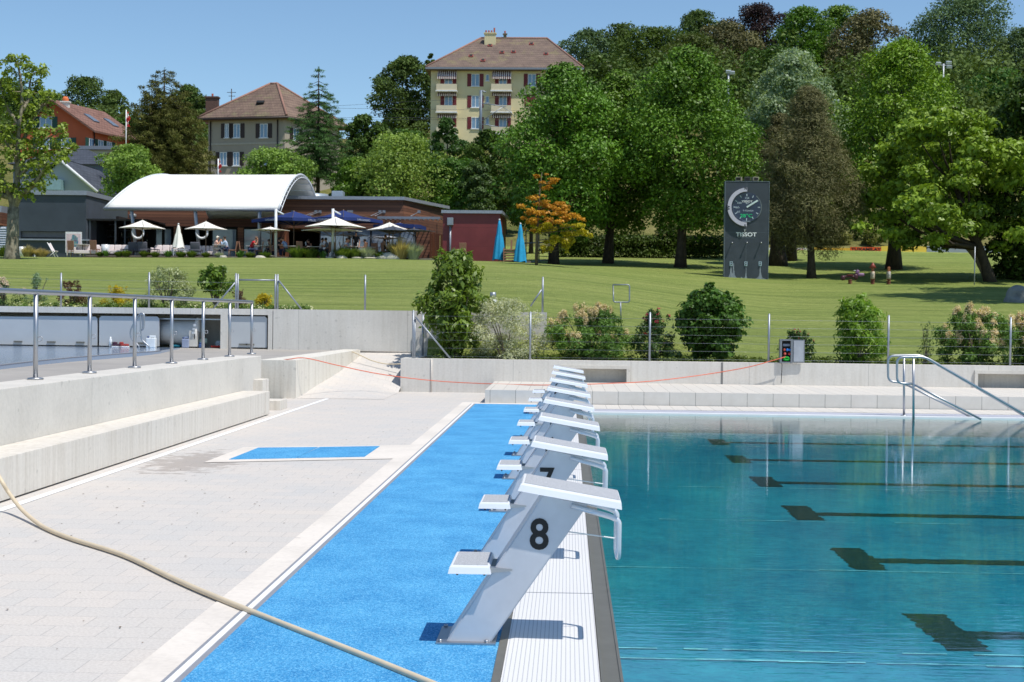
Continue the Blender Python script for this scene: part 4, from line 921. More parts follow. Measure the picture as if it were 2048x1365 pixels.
def autumn():
    Y=82; x=atY(1090,500,Y).x; tx=atY(1073,500,Y).x; gz=terr(tx,Y); r=thing('autumn_tree','small orange and yellow leaved tree with a thin trunk on the lawn','tree',(tx,Y,gz)); rng=random.Random(4)
    up_=[]; lo_=[]
    for (px,py,w,h,k) in ((1082,352,34,7,0),(1098,362,46,7,0),(1085,373,42,9,0),(1072,392,40,10,0),(1088,402,56,10,0),(1105,415,84,12,0),(1065,420,64,12,0),(1130,424,60,11,0),(1080,436,78,13,0),(1120,440,74,13,0),(1054,441,50,9,0),(1150,432,44,10,0),(1078,456,60,11,1),(1110,458,84,14,1),(1148,460,60,12,1),(1172,466,30,9,1),(1120,476,66,14,1),(1098,490,40,12,1),(1138,486,30,9,1),(1092,504,24,10,1),(1130,500,26,8,1),(1060,460,30,8,0)):
        c=atY(px,py,Y); s_=Y/F
        for q in range(5):
            d=rng.uniform(-1,1); (up_ if k==0 else lo_).append(((c.x+d*w*.38*s_, Y+rng.uniform(-1,1)*w*.38*s_, c.z+rng.uniform(-.8,.8)*h*s_),(w*.17*s_,w*.17*s_,h*.42*s_)))
    m=MB(); m.tube([(tx,Y,gz-.3),(tx+.02,Y,topz(470,1073,Y)),(atY(1078,400,Y).x,Y,topz(400,1078,Y)),(atY(1084,345,Y).x,Y,topz(345,1084,Y))],[.10,.08,.05,.015],8)
    for c in rng.sample(up_+lo_,26):
        c=Vector(c[0]); m.tube([(tx+.08,Y,c.z-.1-.25*rng.random()),c],[.03,.008],5,False)
    m.build('trunk',bark('bark_thin',(70,60,48),(110,98,80)),r)
    leaves('upper_crown',up_,4200,.14,L_orange,r,5,aspect=.6,shell=.2); leaves('lower_crown',lo_,4800,.14,leafmat('leaf_yelor',(140,130,20),(214,204,64),.25,.4),r,6,aspect=.6,shell=.2)
autumn()
def planetree():
    Y=81; px=24; x=atY(px,500,Y).x; gz=terr(x,Y); r=thing('plane_tree','pollarded plane tree with mottled trunk and sparse crown at the left','tree',(x,Y,gz)); m=MB(); rng=random.Random(9); Pp=lambda a,b_,d=0: atY(a,b_,Y+d); C=[]
    b0=Vector((x,Y,gz-.3)); s1=Pp(25,470); s2=Pp(27,415)
    m.tube([b0,(x,Y,gz+.25),Pp(25,480),s1,s2],[.62,.42,.36,.33,.32],14)
    limbs=[[(27,420),(20,392),(8,368),(-8,330),(-22,290)],[(28,418),(34,370),(36,310),(38,260),(44,200),(38,140),(24,110)],[(28,418),(42,390),(62,376),(80,352),(92,330)],[(36,330),(20,300),(5,270),(-12,235)],[(37,300),(52,270),(66,240),(84,215),(96,200)],[(34,360),(52,340),(70,322),(104,310),(122,300)],[(42,225),(56,200),(60,165),(66,135)],[(38,250),(20,225),(8,200),(0,165)],[(24,395),(-2,388),(-22,360),(-40,330)],[(36,345),(60,300),(92,280),(120,262)]]
    for i,lb in enumerate(limbs):
        d=rng.uniform(-1.5,1.5); pts=[Pp(a,b_,d*k/len(lb)) for k,(a,b_) in enumerate(lb)]; q=.20 if i in(0,1,2,8) else .12
        sp=smoothpath(pts,4); m.tube(sp,[q*(1-.85*k/len(sp)) for k in range(len(sp))],7)
        for k,p in enumerate(sp):
            if k>len(sp)*.25:
                for j in range(3):
                    c=p+Vector((rng.uniform(-.75,.75),rng.uniform(-.8,.8),rng.uniform(-.5,.5))); s_=rng.uniform(.18,.42); C.append((tuple(c),(s_,s_,s_*.75)))
                    if rng.random()<.35: m.tube([p,c],[.03,.01],4,False)
    m.build('trunk',B_plane,r); leaves('crown',C,8200,.21,L_plane,r,9,aspect=.7,shell=.2,clr=.2)
planetree()
conifer('spruce_tree','tall brownish spruce left of the beige house',326,128,138,190,352,L_spruce,70000,.34,34,31,droop=.30,power=.42,irr=.25,tr_=.4,cr_=.70,per=8,asp=.16,flatz=.5)
conifer('cedar_tree','slender deodar cedar with drooping branches before the beige house',634,118,136,205,352,L_cedar,40000,.28,22,33,droop=.34,power=.9,irr=.25,tr_=.22,cr_=.50,per=8,asp=.13)
# --- shrubs and trees behind the restaurant
for i,(lab,px,Y,top,w,low,lf,pr,n,sz,K) in enumerate([
 ('light green young tree behind the left end of the white canopy',256,112,292,130,400,L_light,'round',9000,.22,34),
 ('light green bushy tree in front of the beige house windows',548,112,300,150,372,L_light,'dome',9000,.22,34),
 ('large lime green tree behind the flat wooden roof',802,112,272,220,425,L_light,'dome',20000,.23,64),
 ('rounded light green tree behind the roof right end',905,112,320,150,440,leafmat('leaf_mid',(44,74,24),(110,144,58),.25,.35),'dome',12000,.23,40),
 ('low olive green shrub mass between cedar and lime tree',708,113,318,110,410,leafmat('leaf_mid2',(50,80,26),(112,146,52),.25,.35),'dome',8000,.23,30),
 ('dark green bush below the yellow building left balconies',893,122,238,84,400,leafmat('leaf_mid3',(34,60,26),(84,118,52),.25,.3),'ovoid',9000,.25,32),
 ('dark bushy tree below the middle of the yellow building',972,118,262,120,420,L_dark,'ovoid',13000,.25,40),
 ('flowering elder bush right of the roof end',950,110,322,80,430,leafmat('leaf_elder',(46,70,34),(112,136,80),.25,.3),'bush',7000,.23,26),
 ('small dark conifer like tree left of the yellow building',726,128,232,96,330,L_dark,'ovoid',8000,.26,28),
 ('mid green tree behind the lime tree crown',800,130,262,120,330,leafmat('leaf_mid4',(52,80,34),(108,138,66),.2,.3),'dome',8000,.28,26),
 ('tall blue green tree left of the yellow building',810,215,116,150,275,L_forest,'ovoid',20000,.42,50),
 ('slim green tree top peeking over the yellow building eave',858,240,106,30,200,L_forest,'ovoid',3600,.36,16),
 ('dark tree behind the red shed and the maple trunk',1062,118,300,110,452,L_dark,'round',12000,.26,34),
 ('green bush on the grassy bank behind the hedge',1010,132,380,90,440,L_forest,'dome',5000,.3,20)]):
    if n: tree('shrub_tree' if top>300 else 'garden_tree',lab,'tree',px,Y,top,w,low,lf,pr,n,sz,K,seed=40+i,tr_=.18,nl=6)
# flowers on elder
# --- hillside wood: individually placed skyline trees
far=[('dark broad tree at the left edge behind the orange house',-10,250,160,150,300,L_forest,'round'),
('rounded wood tree above the orange house roof',95,260,186,120,290,L_forest,'dome'),
('tall wood tree with a broad top left of the spruce',172,270,156,110,300,L_forest,'round'),
('wood tree right of the flag pole',228,265,182,90,290,L_forest,'dome'),
('low mid green tree behind the flag pole',250,200,232,70,300,leafmat('leaf_mid5',(46,74,30),(100,134,56),.2,.3),'dome'),
('wood tree just behind the spruce top',372,262,172,110,290,L_forest,'dome'),
('small dark tree beside the beige house chimney',400,250,194,50,290,L_forest,'round'),
('leftmost blue green wood tree right of the yellow building',1168,225,62,130,330,L_blue,'round'),
('olive green round wood tree behind the left maple',1232,240,48,120,330,L_forest,'round'),
('broad mid green wood tree above the middle maple',1300,215,58,180,340,leafmat('leaf_mid6',(48,70,28),(104,126,56),.2,.3),'round'),
('pointed wood tree rising above the right maple',1392,255,24,150,300,L_forest,'ovoid'),
('olive wood tree left of the copper beech',1448,235,48,150,330,L_pine,'round'),
('dark purple copper beech on the skyline',1508,262,12,150,300,L_purple,'round'),
('bright green wood tree right of the copper beech',1600,232,16,150,300,leafmat('leaf_mid7',(40,74,20),(96,138,46),.25,.3),'ovoid'),
('dark green wood tree in the middle of the skyline',1668,240,14,150,300,L_maple,'ovoid'),
('olive pine on the skyline above the bright maple',1728,228,26,150,330,L_pine,'round'),
('large bluish oak like tree crowning the right skyline',1928,250,-14,230,210,L_blue,'dome'),
('bluish tree touching the right skyline dip',2040,240,58,110,300,L_blue,'round'),
('mid green wood tree below the bluish crown',1880,205,120,200,350,L_forest,'round'),
('pale green wood tree near the right edge',1985,190,140,150,350,leafmat('leaf_mid8',(50,84,36),(104,142,70),.2,.3),'round'),
('dark wood tree behind the silvery poplar',1545,200,96,150,340,L_dark,'round'),
('dark wood tree between the pine and the bright maple',1672,180,150,150,400,L_dark,'round'),
('wood tree behind the left maple shoulder',1190,190,110,140,380,L_dark,'round'),
('wood tree behind the right maple shoulder',1465,185,150,120,400,L_dark,'round'),
('wood tree between the middle and right maples',1290,180,140,150,400,L_forest,'round'),
('olive wood tree below the pointed skyline tree',1380,210,70,150,350,leafmat('leaf_mid9',(54,72,32),(108,120,62),.2,.3),'round')]
for i,(lab,px,Y,top,w,low,lf,pr) in enumerate(far):
    nn=int(min(36000,max(3500,(w*Y/F)**2*130))); tree('wood_tree',lab,'tree',px,Y,top,w,low+60,lf,pr,nn,.40,int(22+w*.3),seed=70+i,tr_=.35,nl=4,group='trees on the wooded hill',cl=w/2*Y/F*.28)
# far-off wood mass filling between them
C=[]; rng=random.Random(77)
sky=[(-600,150),(-100,178),(0,190),(100,205),(200,195),(400,205),(430,260),(740,290),(760,250),(860,230),(1100,170),(1150,90),(1250,70),(1400,60),(1500,45),(1600,45),(1750,60),(1800,110),(1850,60),(2000,60),(2048,90),(2600,60)]
for k in range(900):
    px=rng.uniform(-500,2500); Y=rng.choice((175,205,235,265,290))+rng.uniform(-12,12); x=atY(px,400,Y).x; g_=terr(x,Y)
    if 840<px<1180 and Y<215: continue
    if -50<px<260 and Y<200: continue
    if 380<px<700 and Y<185: continue
    s0=lerp1(sky,px); zt_=min(g_+rng.uniform(4,15),topz(s0+rng.uniform(6,70),px,Y))
    if zt_<g_: continue
    r_=rng.uniform(2.2,4); C.append(((x,Y,max(g_,zt_-r_*.8)),(r_,r_,r_*.8))); 
    if zt_-g_>6: C.append(((x+rng.uniform(-2,2),Y,(zt_+g_)/2-1),(r_,r_,r_)))
o=leaves('far_wood',C,120000,.55,L_forest,None,78,aspect=.65,shell=.6); tag(o,'far off mixed wood covering the hillside behind the single trees','wood',kind='stuff')
# hedge
def hedge(name,lab,px0,px1,Y,top,n,seed,leaf=L_hedge,dep=1.6,size=.2):
    C=[]; rng=random.Random(seed); x0=atY(px0,500,Y).x; x1=atY(px1,500,Y).x; x=x0
    while x<x1:
        g_=terr(x,Y); zt_=topz(top+rng.uniform(-2,3),(px0+px1)/2,Y); z=g_+.4
        while z<zt_-.3:
            C.append(((x,Y+rng.uniform(-.2,.2),z),(.75,dep/2,.6))); z+=.8
        x+=.7
    gz=terr((x0+x1)/2,Y); r=thing(name,lab,'hedge',((x0+x1)/2,Y,gz)); leaves('foliage',C,n,size,leaf,r,seed,shell=.75,aspect=.6)
    m=MB(); x=x0+.5
    while x<x1: m.tube([(x,Y,terr(x,Y)-.1),(x+.1,Y,topz(top,(px0+px1)/2,Y)-.6)],[.05,.02],5); x+=1.4
    m.build('stems',B_dark,r)
hedge('hedge','long dark clipped hedge behind the maple trunks',1118,1452,113,458,24000,91)
hedge('hedge','shorter loose hedge right of the shower tower',1545,1700,128,466,7000,92,leafmat('leaf_dry',(84,96,40),(150,146,84),.2,.3))
hedge('hedge','dark low shrubs at the foot of the right edge tree',2010,2080,93,520,5000,93)
def bankbush(px,Y,top,w,lab,seed,leaf,cat='shrub',n=2600):
    tree('bank_shrub',lab,cat,px,Y,top,w,520,leaf,'dome',n,.24,14,seed=seed,tr_=.06,nl=4)
bankbush(1145,126,452,60,'light shrub on the dry grassy bank left of the hedge top',101,leafmat('leaf_pale',(90,110,50),(160,168,100),.2,.35))
bankbush(1480,127,462,50,'olive shrub on the bank just left of the shower tower',102,leafmat('leaf_dry',(84,96,40),(150,146,84),.2,.3))
bankbush(1680,131,430,110,'green shrub on the dry bank behind the pine',103,L_hedge)
bankbush(1740,128,462,60,'low yellowish shrub on the bank above the orange board',104,leafmat('leaf_dry',(84,96,40),(150,146,84),.2,.3))
# --- planting bed shrubs (foreground row)
def shrub(lab,px,Y,top,w,base,leaf,n,size,K=30,prof='bush',seed=1,cl=None,hang=0,aspect=.45,flowers=None,stem=.02,shell=.25,nl=10,name='garden_shrub',low=None,flat=.85,up=.35,gz=None):
    x=atY(px,700,Y).x; z1=topz(top,px,Y); g_=gz if gz is not None else (.68 if Y<33.3 else terr(x,Y)); R=w/2*Y/F; z0=g_+.03 if low is None else topz(low,px,Y); cl=cl or R*.33
    r=thing(name,lab,'shrub',(x,Y,g_)); C=crownclumps(x,Y,z0,z1,R,K,cl,prof,seed,flat,.3)
    rng=random.Random(seed); m=MB()
    for k in range(7):
        a=rng.uniform(0,6.28); q=R*rng.uniform(.2,.75); C.append(((x+math.cos(a)*q,Y+math.sin(a)*q,z1-(z1-z0)*(.02+.35*(q/R)**2)+rng.uniform(0,.09)*(z1-z0)),(cl*.35,cl*.35,cl*.6)))
    for c in rng.sample(C,min(nl,len(C))):
        c=Vector(c[0]); m.tube([(x+rng.uniform(-.05,.05),Y+rng.uniform(-.05,.05),g_-.05),((x+c.x)/2,(Y+c.y)/2,(g_+c.z)/2+.05),c],[stem,stem*.7,stem*.3],5,False)
    m.build('stems',B_pale,r); leaves('foliage',C,n,size,leaf,r,seed,aspect=aspect,hang=hang,shell=shell,up=up)
    if flowers:
        lf,nf,fs,fsh=flowers; F_=[]
        for c in C:
            if c[0][2]>z0+(z1-z0)*.30 and c[0][1]<Y+R*.6 and rng.random()<.8:
                for j in range(rng.choice((1,2,3))): F_.append(((c[0][0]+rng.uniform(-1,1)*c[1][0],c[0][1]-c[1][0]*.5*rng.random(),c[0][2]+c[1][2]*rng.uniform(.2,1.0)),fsh))
        if F_: leaves('flowers',F_,nf,fs,lf,r,seed+1,aspect=.6,shell=.1)
    return r
shrub('tall cherry laurel with big glossy drooping leaves behind the front wall',912,32.6,503,140,712,L_laurel,5200,.16,46,'ovoid',201,cl=.26,hang=.45,aspect=.42,shell=.3,low=700,nl=14)
shrub('white and green variegated bush beside the cherry laurel',1012,32.5,600,160,715,L_var,15000,.06,44,'bush',202,cl=.22,aspect=.35)
L_sorb=leafmat('leaf_sorbaria',(44,74,26),(128,160,76),.25,.3)
shrub('feathery bush with cream flower plumes left of the block row top',1180,32.6,622,165,716,L_sorb,12000,.075,46,'bush',203,cl=.2,flowers=(L_cream,15000,.035,(.08,.07,.15)))
shrub('narrow dark rose bush with a few red flowers',1305,32.5,628,90,716,L_rose,4200,.07,26,'egg',204,cl=.16,flowers=(L_red,260,.04,(.05,.05,.04)))
shrub('tall rounded dark green currant bush in the middle of the bed',1421,32.6,582,124,720,leafmat('leaf_currant',(28,52,16),(100,134,54),.25,.25),9500,.10,50,'round',205,cl=.24,aspect=.75)
shrub('low dark rose bush behind the socket box',1592,32.5,668,84,722,L_rose,3600,.07,20,'dome',206,cl=.17,flowers=(L_red,80,.04,(.04,.04,.03)))
shrub('bright yellow green bush with long leaves right of the socket box',1716,32.6,600,110,724,leafmat('leaf_dogwood',(58,94,20),(150,184,70),.4,.4),5600,.12,40,'bush',207,cl=.22,hang=.3,aspect=.3)
shrub('sparse thin stemmed seedling between two bushes',1852,32.6,648,42,724,leafmat('leaf_thin',(60,84,40),(120,140,80),.2,.3),500,.05,16,'cone',208,cl=.1,nl=14,stem=.008)
shrub('broad feathery bush with cream plumes near the right edge',1950,32.6,626,152,728,L_sorb,12000,.075,44,'bush',209,cl=.2,flowers=(L_cream,13000,.035,(.08,.07,.14)))
shrub('cream plumed bush cut off by the right edge of the photo',2060,32.6,640,90,730,L_sorb,6000,.075,26,'bush',210,cl=.2,flowers=(L_cream,6000,.04,(.07,.06,.14)))
# ground cover in the bed
rng=random.Random(5); C=[]
for k in range(420):
    x=rng.uniform(-3.1,16); C.append(((x,rng.uniform(31.95,33.2),.68+.05),(rng.uniform(.08,.2),.12,rng.uniform(.05,.16))))
o=leaves('ground_cover',C,26000,.06,leafmat('leaf_cover',(50,70,28),(120,138,66),.2,.3),None,211,aspect=.5); tag(o,'low weedy ground cover filling the bed behind the front wall','ground cover',kind='stuff')
# --- bed on top of the back wall (left)
Yq=34.6
def sh2(lab,px,top,w,lf,n,size,K,prof,seed,**k): return shrub(lab,px,Yq,top,w,612,lf,n,size,K,prof,seed,gz=1.74,**k)
sh2('arching shrub with white flower spikes at the left edge of the bed',6,566,100,L_rose,1400,.06,16,'dome',220,cl=.16,flowers=(leafmat('flower_pink',(200,170,160),(240,226,214),.1,.3),2600,.03,(.07,.05,.05)))
sh2('feathery grey green shrub beside the white flower spikes',72,552,58,L_silver,1300,.05,16,'cone',221,cl=.14)
sh2('dark purplish shrub behind the first back fence post',142,566,76,L_brass,2600,.05,20,'dome',222,cl=.14)
sh2('yellow green spiky shrub under the railing',234,574,60,L_yellow,2600,.06,18,'bush',223,cl=.12,aspect=.25)
sh2('tall variegated grey green shrub left of the little tree',334,538,104,leafmat('leaf_var2',(96,116,74),(196,204,160),.3,.35),6500,.06,30,'bush',224,cl=.17)
sh2('small dark green tree with open branches before the gate frame',430,536,84,L_laurel,2300,.09,22,'round',225,cl=.17,low=588,aspect=.6)
sh2('thin reddish shrub leaning on the gate frame',478,582,40,L_brass,600,.05,10,'dome',226,cl=.1)
sh2('bright yellow low shrub between the gate posts',527,590,44,leafmat('leaf_gold',(150,140,30),(224,200,60),.25,.4),1800,.05,14,'dome',227,cl=.11)
C=[]; Cf=[]
for k in range(520):
    x=rng.uniform(-13.5,-6.3); c=((x,rng.uniform(34.15,34.9),1.74+.06),(rng.uniform(.08,.18),.12,rng.uniform(.06,.14))); (C if rng.random()<.72 else Cf).append(c)
o=leaves('bed_ground_cover',C,20000,.05,leafmat('leaf_cover2',(56,84,34),(128,154,80),.2,.3),None,212,aspect=.6); tag(o,'low green ground cover on the bed above the back wall','ground cover',kind='stuff')
o=leaves('bed_blossom',Cf,6000,.045,leafmat('flower_pale',(170,180,120),(236,232,196),.1,.3),None,213,aspect=.8); tag(o,'pale blossoms of the ground cover above the back wall','blossom',kind='stuff')

# two tall park trees just outside the right edge; their shade lies across the lawn
tree('park_tree','tall park tree beyond the right edge shading the lawn','tree',2345,74,0,430,250,L_dark,'round',11000,.5,40,seed=131,tr_=.4,group='tall trees beyond the right edge')
tree('park_tree','second tall park tree beyond the right edge of the lawn','tree',2440,66,-260,560,150,L_dark,'round',11000,.6,40,seed=132,tr_=.4,group='tall trees beyond the right edge')

# fallen leaves and crumbs on the paving
rng=random.Random(12); m=MB()
for k in range(150):
    x=rng.uniform(-4.9,-2.1); y=5.5+22*rng.random()**1.3; a=rng.uniform(0,6.28); s_=rng.uniform(.006,.018); z=.006
    if -4.15<x and 15.9<y<18.6: continue
    c,q=math.cos(a)*s_,math.sin(a)*s_; m.add([(x-c,y-q,z),(x+q*.5,y-c*.5,z+.004),(x+c,y+q,z+.001),(x-q*.5,y+c*.5,z+.003)],[(0,1,2,3)])
tag(m.build('fallen_leaves',plain('dry_leaf',(96,78,50),.9,0,.4,9,world=True)),'tiny dry leaves and crumbs scattered over the pale paving','litter',kind='stuff')
# ================================================================ HOUSES ON THE SLOPE
def stucco(name,rgb):
    if name in MATS: return MATS[name]
    N=NT(name); c=lin(rgb); g=N.coord(); a=N.ramp(N.noise(g,.5,5),[(.3,tuple(v*.86 for v in c[:3])+(1,)),(.7,c)]); b_=N.ramp(N.noise(N.coord((1,1,.15)),1.2,4),[(.35,tuple(v*.9 for v in c[:3])+(1,)),(.65,c)])
    N.base(N.mix(.5,a,b_)); N.b.inputs['Roughness'].default_value=.9; N.bump(N.noise(g,12,3),.2,.03); MATS[name]=N.m; return N.m
def rooftile(name,c1,c2,c3,row=.34,moss=None):
    N=NT(name); g=N.coord(); sx=N.n('SeparateXYZ'); N.l(g,sx.inputs[0])
    f=N.math('FRACT',N.math('DIVIDE',sx.outputs['Z'],row)); h=N.math('FRACT',N.math('DIVIDE',N.math('ADD',sx.outputs['X'],N.math('MULTIPLY',sx.outputs['Y'],.35)),.3))
    d=N.math('MAXIMUM',N.math('LESS_THAN',f,.2),N.math('MULTIPLY',N.math('LESS_THAN',h,.18),.5))
    k=N.ramp(N.noise(g,.8,6,.7),[(.3,lin(c1)),(.5,lin(c2)),(.72,lin(c3))])
    vo=N.n('TexVoronoi'); vo.inputs['Scale'].default_value=2.6; N.l(g,vo.inputs['Vector']); k=N.mix(.25,k,N.ramp(vo.outputs['Color'],[(.2,lin(c1)),(.8,lin(c3))]))
    if moss: k=N.mix(N.math('MULTIPLY',N.ramp(N.noise(N.coord((1,1,1.6)),.38,5,.65),[(.54,(0,0,0,1)),(.64,(1,1,1,1))]),.6),k,lin(moss))
    k=N.mix(N.math('MULTIPLY',d,.5),k,tuple(v*.35 for v in lin(c1)[:3])+(1,)); N.base(k); N.b.inputs['Roughness'].default_value=.9; N.bump(N.math('ADD',f,h),.5,.06); return N.m
M_roofA=rooftile('roof_brown',(98,80,70),(122,100,88),(138,116,100),moss=(128,122,88)); M_roofB=rooftile('roof_red_brown',(100,84,76),(120,102,92),(136,116,102),moss=(138,130,90))
M_roofC=rooftile('roof_orange_house',(104,74,64),(126,92,80),(142,108,96)); M_slate=rooftile('roof_slate',(52,58,68),(66,72,84),(80,86,98),.28)
M_glass=NT('window_glass'); M_glass.base(lin((120,150,178))); M_glass.b.inputs['Roughness'].default_value=.08; M_glass.b.inputs['Specular IOR Level'].default_value=.8; M_glass=M_glass.m
M_frame=plain('window_frame_white',(225,226,226),.5)
M_gut=plain('gutter_dark',(60,50,46),.5,.3); M_gutg=plain('gutter_grey',(130,136,146),.5,.3)
class Face:
    def __init__(s,A,B): s.A=Vector((A[0],A[1],0)); e=Vector((B[0]-A[0],B[1]-A[1],0)); s.len=e.length; s.e=e.normalized(); s.n=Vector((s.e.y,-s.e.x,0)); s.M=Matrix((s.e,-s.n,Vector((0,0,1)))).transposed()
    def px(s,x,y): return atPlane(x,y,s.A,s.A+s.e)
    def box(s,m,s0,s1,z0,z1,o0,o1,bev=0):                  # o: distance out of the wall
        c=s.A+s.e*((s0+s1)/2)+s.n*((o0+o1)/2)+Vector((0,0,(z0+z1)/2)); m.obox(c,(abs(s1-s0),abs(o1-o0),abs(z1-z0)),s.M,bev)
def window(fc,root,sc,z0,z1,w,shut=None,label=None,panes=2,sw=None,sill=True,shutw=.5,gap=.02):
    m=MB(); t=.07; s0,s1=sc-w/2,sc+w/2
    fc.box(m,s0,s1,z0,z0+t,.0,.06); fc.box(m,s0,s1,z1-t,z1,.0,.06); fc.box(m,s0,s0+t,z0+t,z1-t,.0,.06); fc.box(m,s1-t,s1,z0+t,z1-t,0,.06)
    if panes==2: fc.box(m,sc-t*.6,sc+t*.6,z0+t,z1-t,.002,.055)
    if sill: fc.box(m,s0-.1,s1+.1,z0-.09,z0-.002,0,.14)
    o=m.build('window',M_frame,root); m=MB(); fc.box(m,s0+t,s1-t,z0+t,z1-t,.005,.02); m.build('pane',M_glass,o)
    if shut:
        for sg in (-1,1):
            m=MB(); a=sc+sg*(w/2+gap); b_=a+sg*shutw; fc.box(m,min(a,b_),max(a,b_),z0-.03,z1+.03,.005,.05)
            for k in range(7):
                z=z0+(z1-z0)*(k+.5)/7; fc.box(m,min(a,b_)+.05,max(a,b_)-.05,z-.04,z+.04,.05,.062)
            m.build('shutter',shut,root)
def hip(root,name,ev,zev,ridge,zr,mat,th=.18):
    """eave quad (ccw), ridge two points (first nearest edge ev[3]-ev[0])"""
    m=MB(); E=[Vector((p[0],p[1],zev)) for p in ev]; R1=Vector((ridge[0][0],ridge[0][1],zr)); R2=Vector((ridge[1][0],ridge[1][1],zr))
    m.add(E+[R1,R2]+[e-Vector((0,0,th)) for e in E],[(0,1,5,4),(1,2,5),(2,3,4,5),(3,0,4),(6,7,1,0),(7,8,2,1),(8,9,3,2),(9,6,0,3),(9,8,7,6)])
    o=m.build(name,mat,root); m=MB()
    for a,b_ in ((E[0],R1),(E[3],R1),(E[1],R2),(E[2],R2),(R1,R2)):
        if (a-b_).length>.1: m.tube([a+Vector((0,0,.03)),b_+Vector((0,0,.03))],.13,6)
    m.build('ridge_tiles',plain('ridge_'+mat.name,(150,112,98),.8,0,.2,5),o)
    return o
# --- yellow apartment building
Y=185.0; A=atY(862,140,Y); B=atY(1157,140,Y); zb=terr(A.x+10,Y)-1; ze=atY(1000,138,Y).z
r=thing('apartment_building','yellow four storey apartment building with hipped tile roof and striped awnings','building',((A.x+B.x)/2,Y,zb))
M_yel=stucco('stucco_yellow',(222,210,168)); m=MB(); m.poly_prism([(A.x,Y),(B.x,Y),(B.x,Y+13),(A.x,Y+13)],zb,ze); m.build('wall',M_yel,r)
zev=atY(1000,134.5,Y-1).z; zr=atY(1040,77,Y+6.5).z
e0=atY(851,136,Y-.9); e1=atY(1168,133,Y-.9)
rf=hip(r,'roof',[(e0.x,Y-.9),(e1.x,Y-.9),(e1.x,Y+13.9),(e0.x,Y+13.9)],zev,[(atY(962,80,Y+6.5).x,Y+6.5),(atY(1094,76,Y+6.5).x,Y+6.5)],zr,M_roofB,.35)
fc=Face((A.x,Y),(B.x,Y)); m=MB(); m.box(e0.x,e1.x,Y-1.05,Y-.92,zev-.3,zev-.05); m.build('gutter',M_gutg,r)
def chim(root,px,top,bot,Y_,w,mat,pots=0,cap=True):
    c=atY(px,top,Y_); zb_=atY(px,bot,Y_).z; m=MB(); W_=w*Y_/F; m.box(c.x-W_/2,c.x+W_/2,Y_-W_*.3,Y_+W_*.3,zb_-1.5,c.z)
    if cap: m.box(c.x-W_/2-.1,c.x+W_/2+.1,Y_-W_*.3-.1,Y_+W_*.3+.1,c.z+.002,c.z+.15)
    o=m.build('chimney',mat,root)
    for k in range(pots):
        m=MB(); m.lathe([(.10,0),(.12,.35 if k<3 else .7),(0,.35 if k<3 else .7)],(c.x-W_/2+W_*(k+.5)/pots,Y_,c.z+.15),8); m.build('chimney_pot',plain('pot_red',(140,70,58),.8),o)
chim(rf,980.5,69,82,Y+5.2,22,M_yel,4); chim(rf,1010,70,76,Y+6.5,6,plain('vent_st',(120,110,90),.8),1)
M_mar=plain('shutter_maroon',(110,34,40),.6); rl=plain('roof_red_frame',(150,72,66),.6)
def on_roof(px,py):                                        # hit of the pixel ray with the front roof slope
    P0=Vector((e0.x,Y-.9,zev)); n=Vector((0,-(zr-zev),7.4)).normalized(); d=ray(px,py); t=(P0-Vector((0,0,H))).dot(n)/d.dot(n); return Vector((0,0,H))+d*t
for px,py in ((980,92),(942,113),(1004,106),(1027,105),(1063,89),(1092,109),(966,122)):
    p=on_roof(px,py); m=MB(); M_=Matrix.Rotation(math.atan2(zr-zev,7.4),3,'X'); m.obox(p+Vector((0,-.03,.05)),(.6,.6,.12),M_); o=m.build('roof_window',rl,rf); m=MB(); m.obox(p+Vector((0,-.07,.12)),(.4,.42,.04),M_); m.build('pane',M_dark,o)
def sz(px,py,f=None): return (f or fc).px(px,py)
for row,(yt,yb_) in enumerate(((148.5,173),(192,215.5),(235,258))):
    for px,wp in ((951,16),(1064,16)):
        if row and px==1064: 
            continue
        s_,z1=sz(px,yt); _,z0=sz(px,yb_); window(fc,r,s_,z0,z1,wp*Y/F,M_mar,shutw=8*Y/F)
    s_,z1=sz(975,yt+1); _,z0=sz(975,yt+14); window(fc,r,s_,z0,z1,7*Y/F,panes=1)
s_,z1=sz(1060,190); _,z0=sz(1060,212); m=MB(); fc.box(m,s_-.7,s_+.7,z0,z1,.0,.06); m.build('shutter',M_mar,r)
NS=NT('awning_stripes'); g=NS.coord(); sx=NS.n('SeparateXYZ'); NS.l(g,sx.inputs[0]); f=NS.math('FRACT',NS.math('DIVIDE',sx.outputs['X'],.27)); NS.base(NS.mix(NS.math('GREATER_THAN',f,.5),lin((226,214,208)),lin((96,60,64)))); NS.b.inputs['Roughness'].default_value=.9
M_balc=stucco('balcony_cream',(216,204,176))
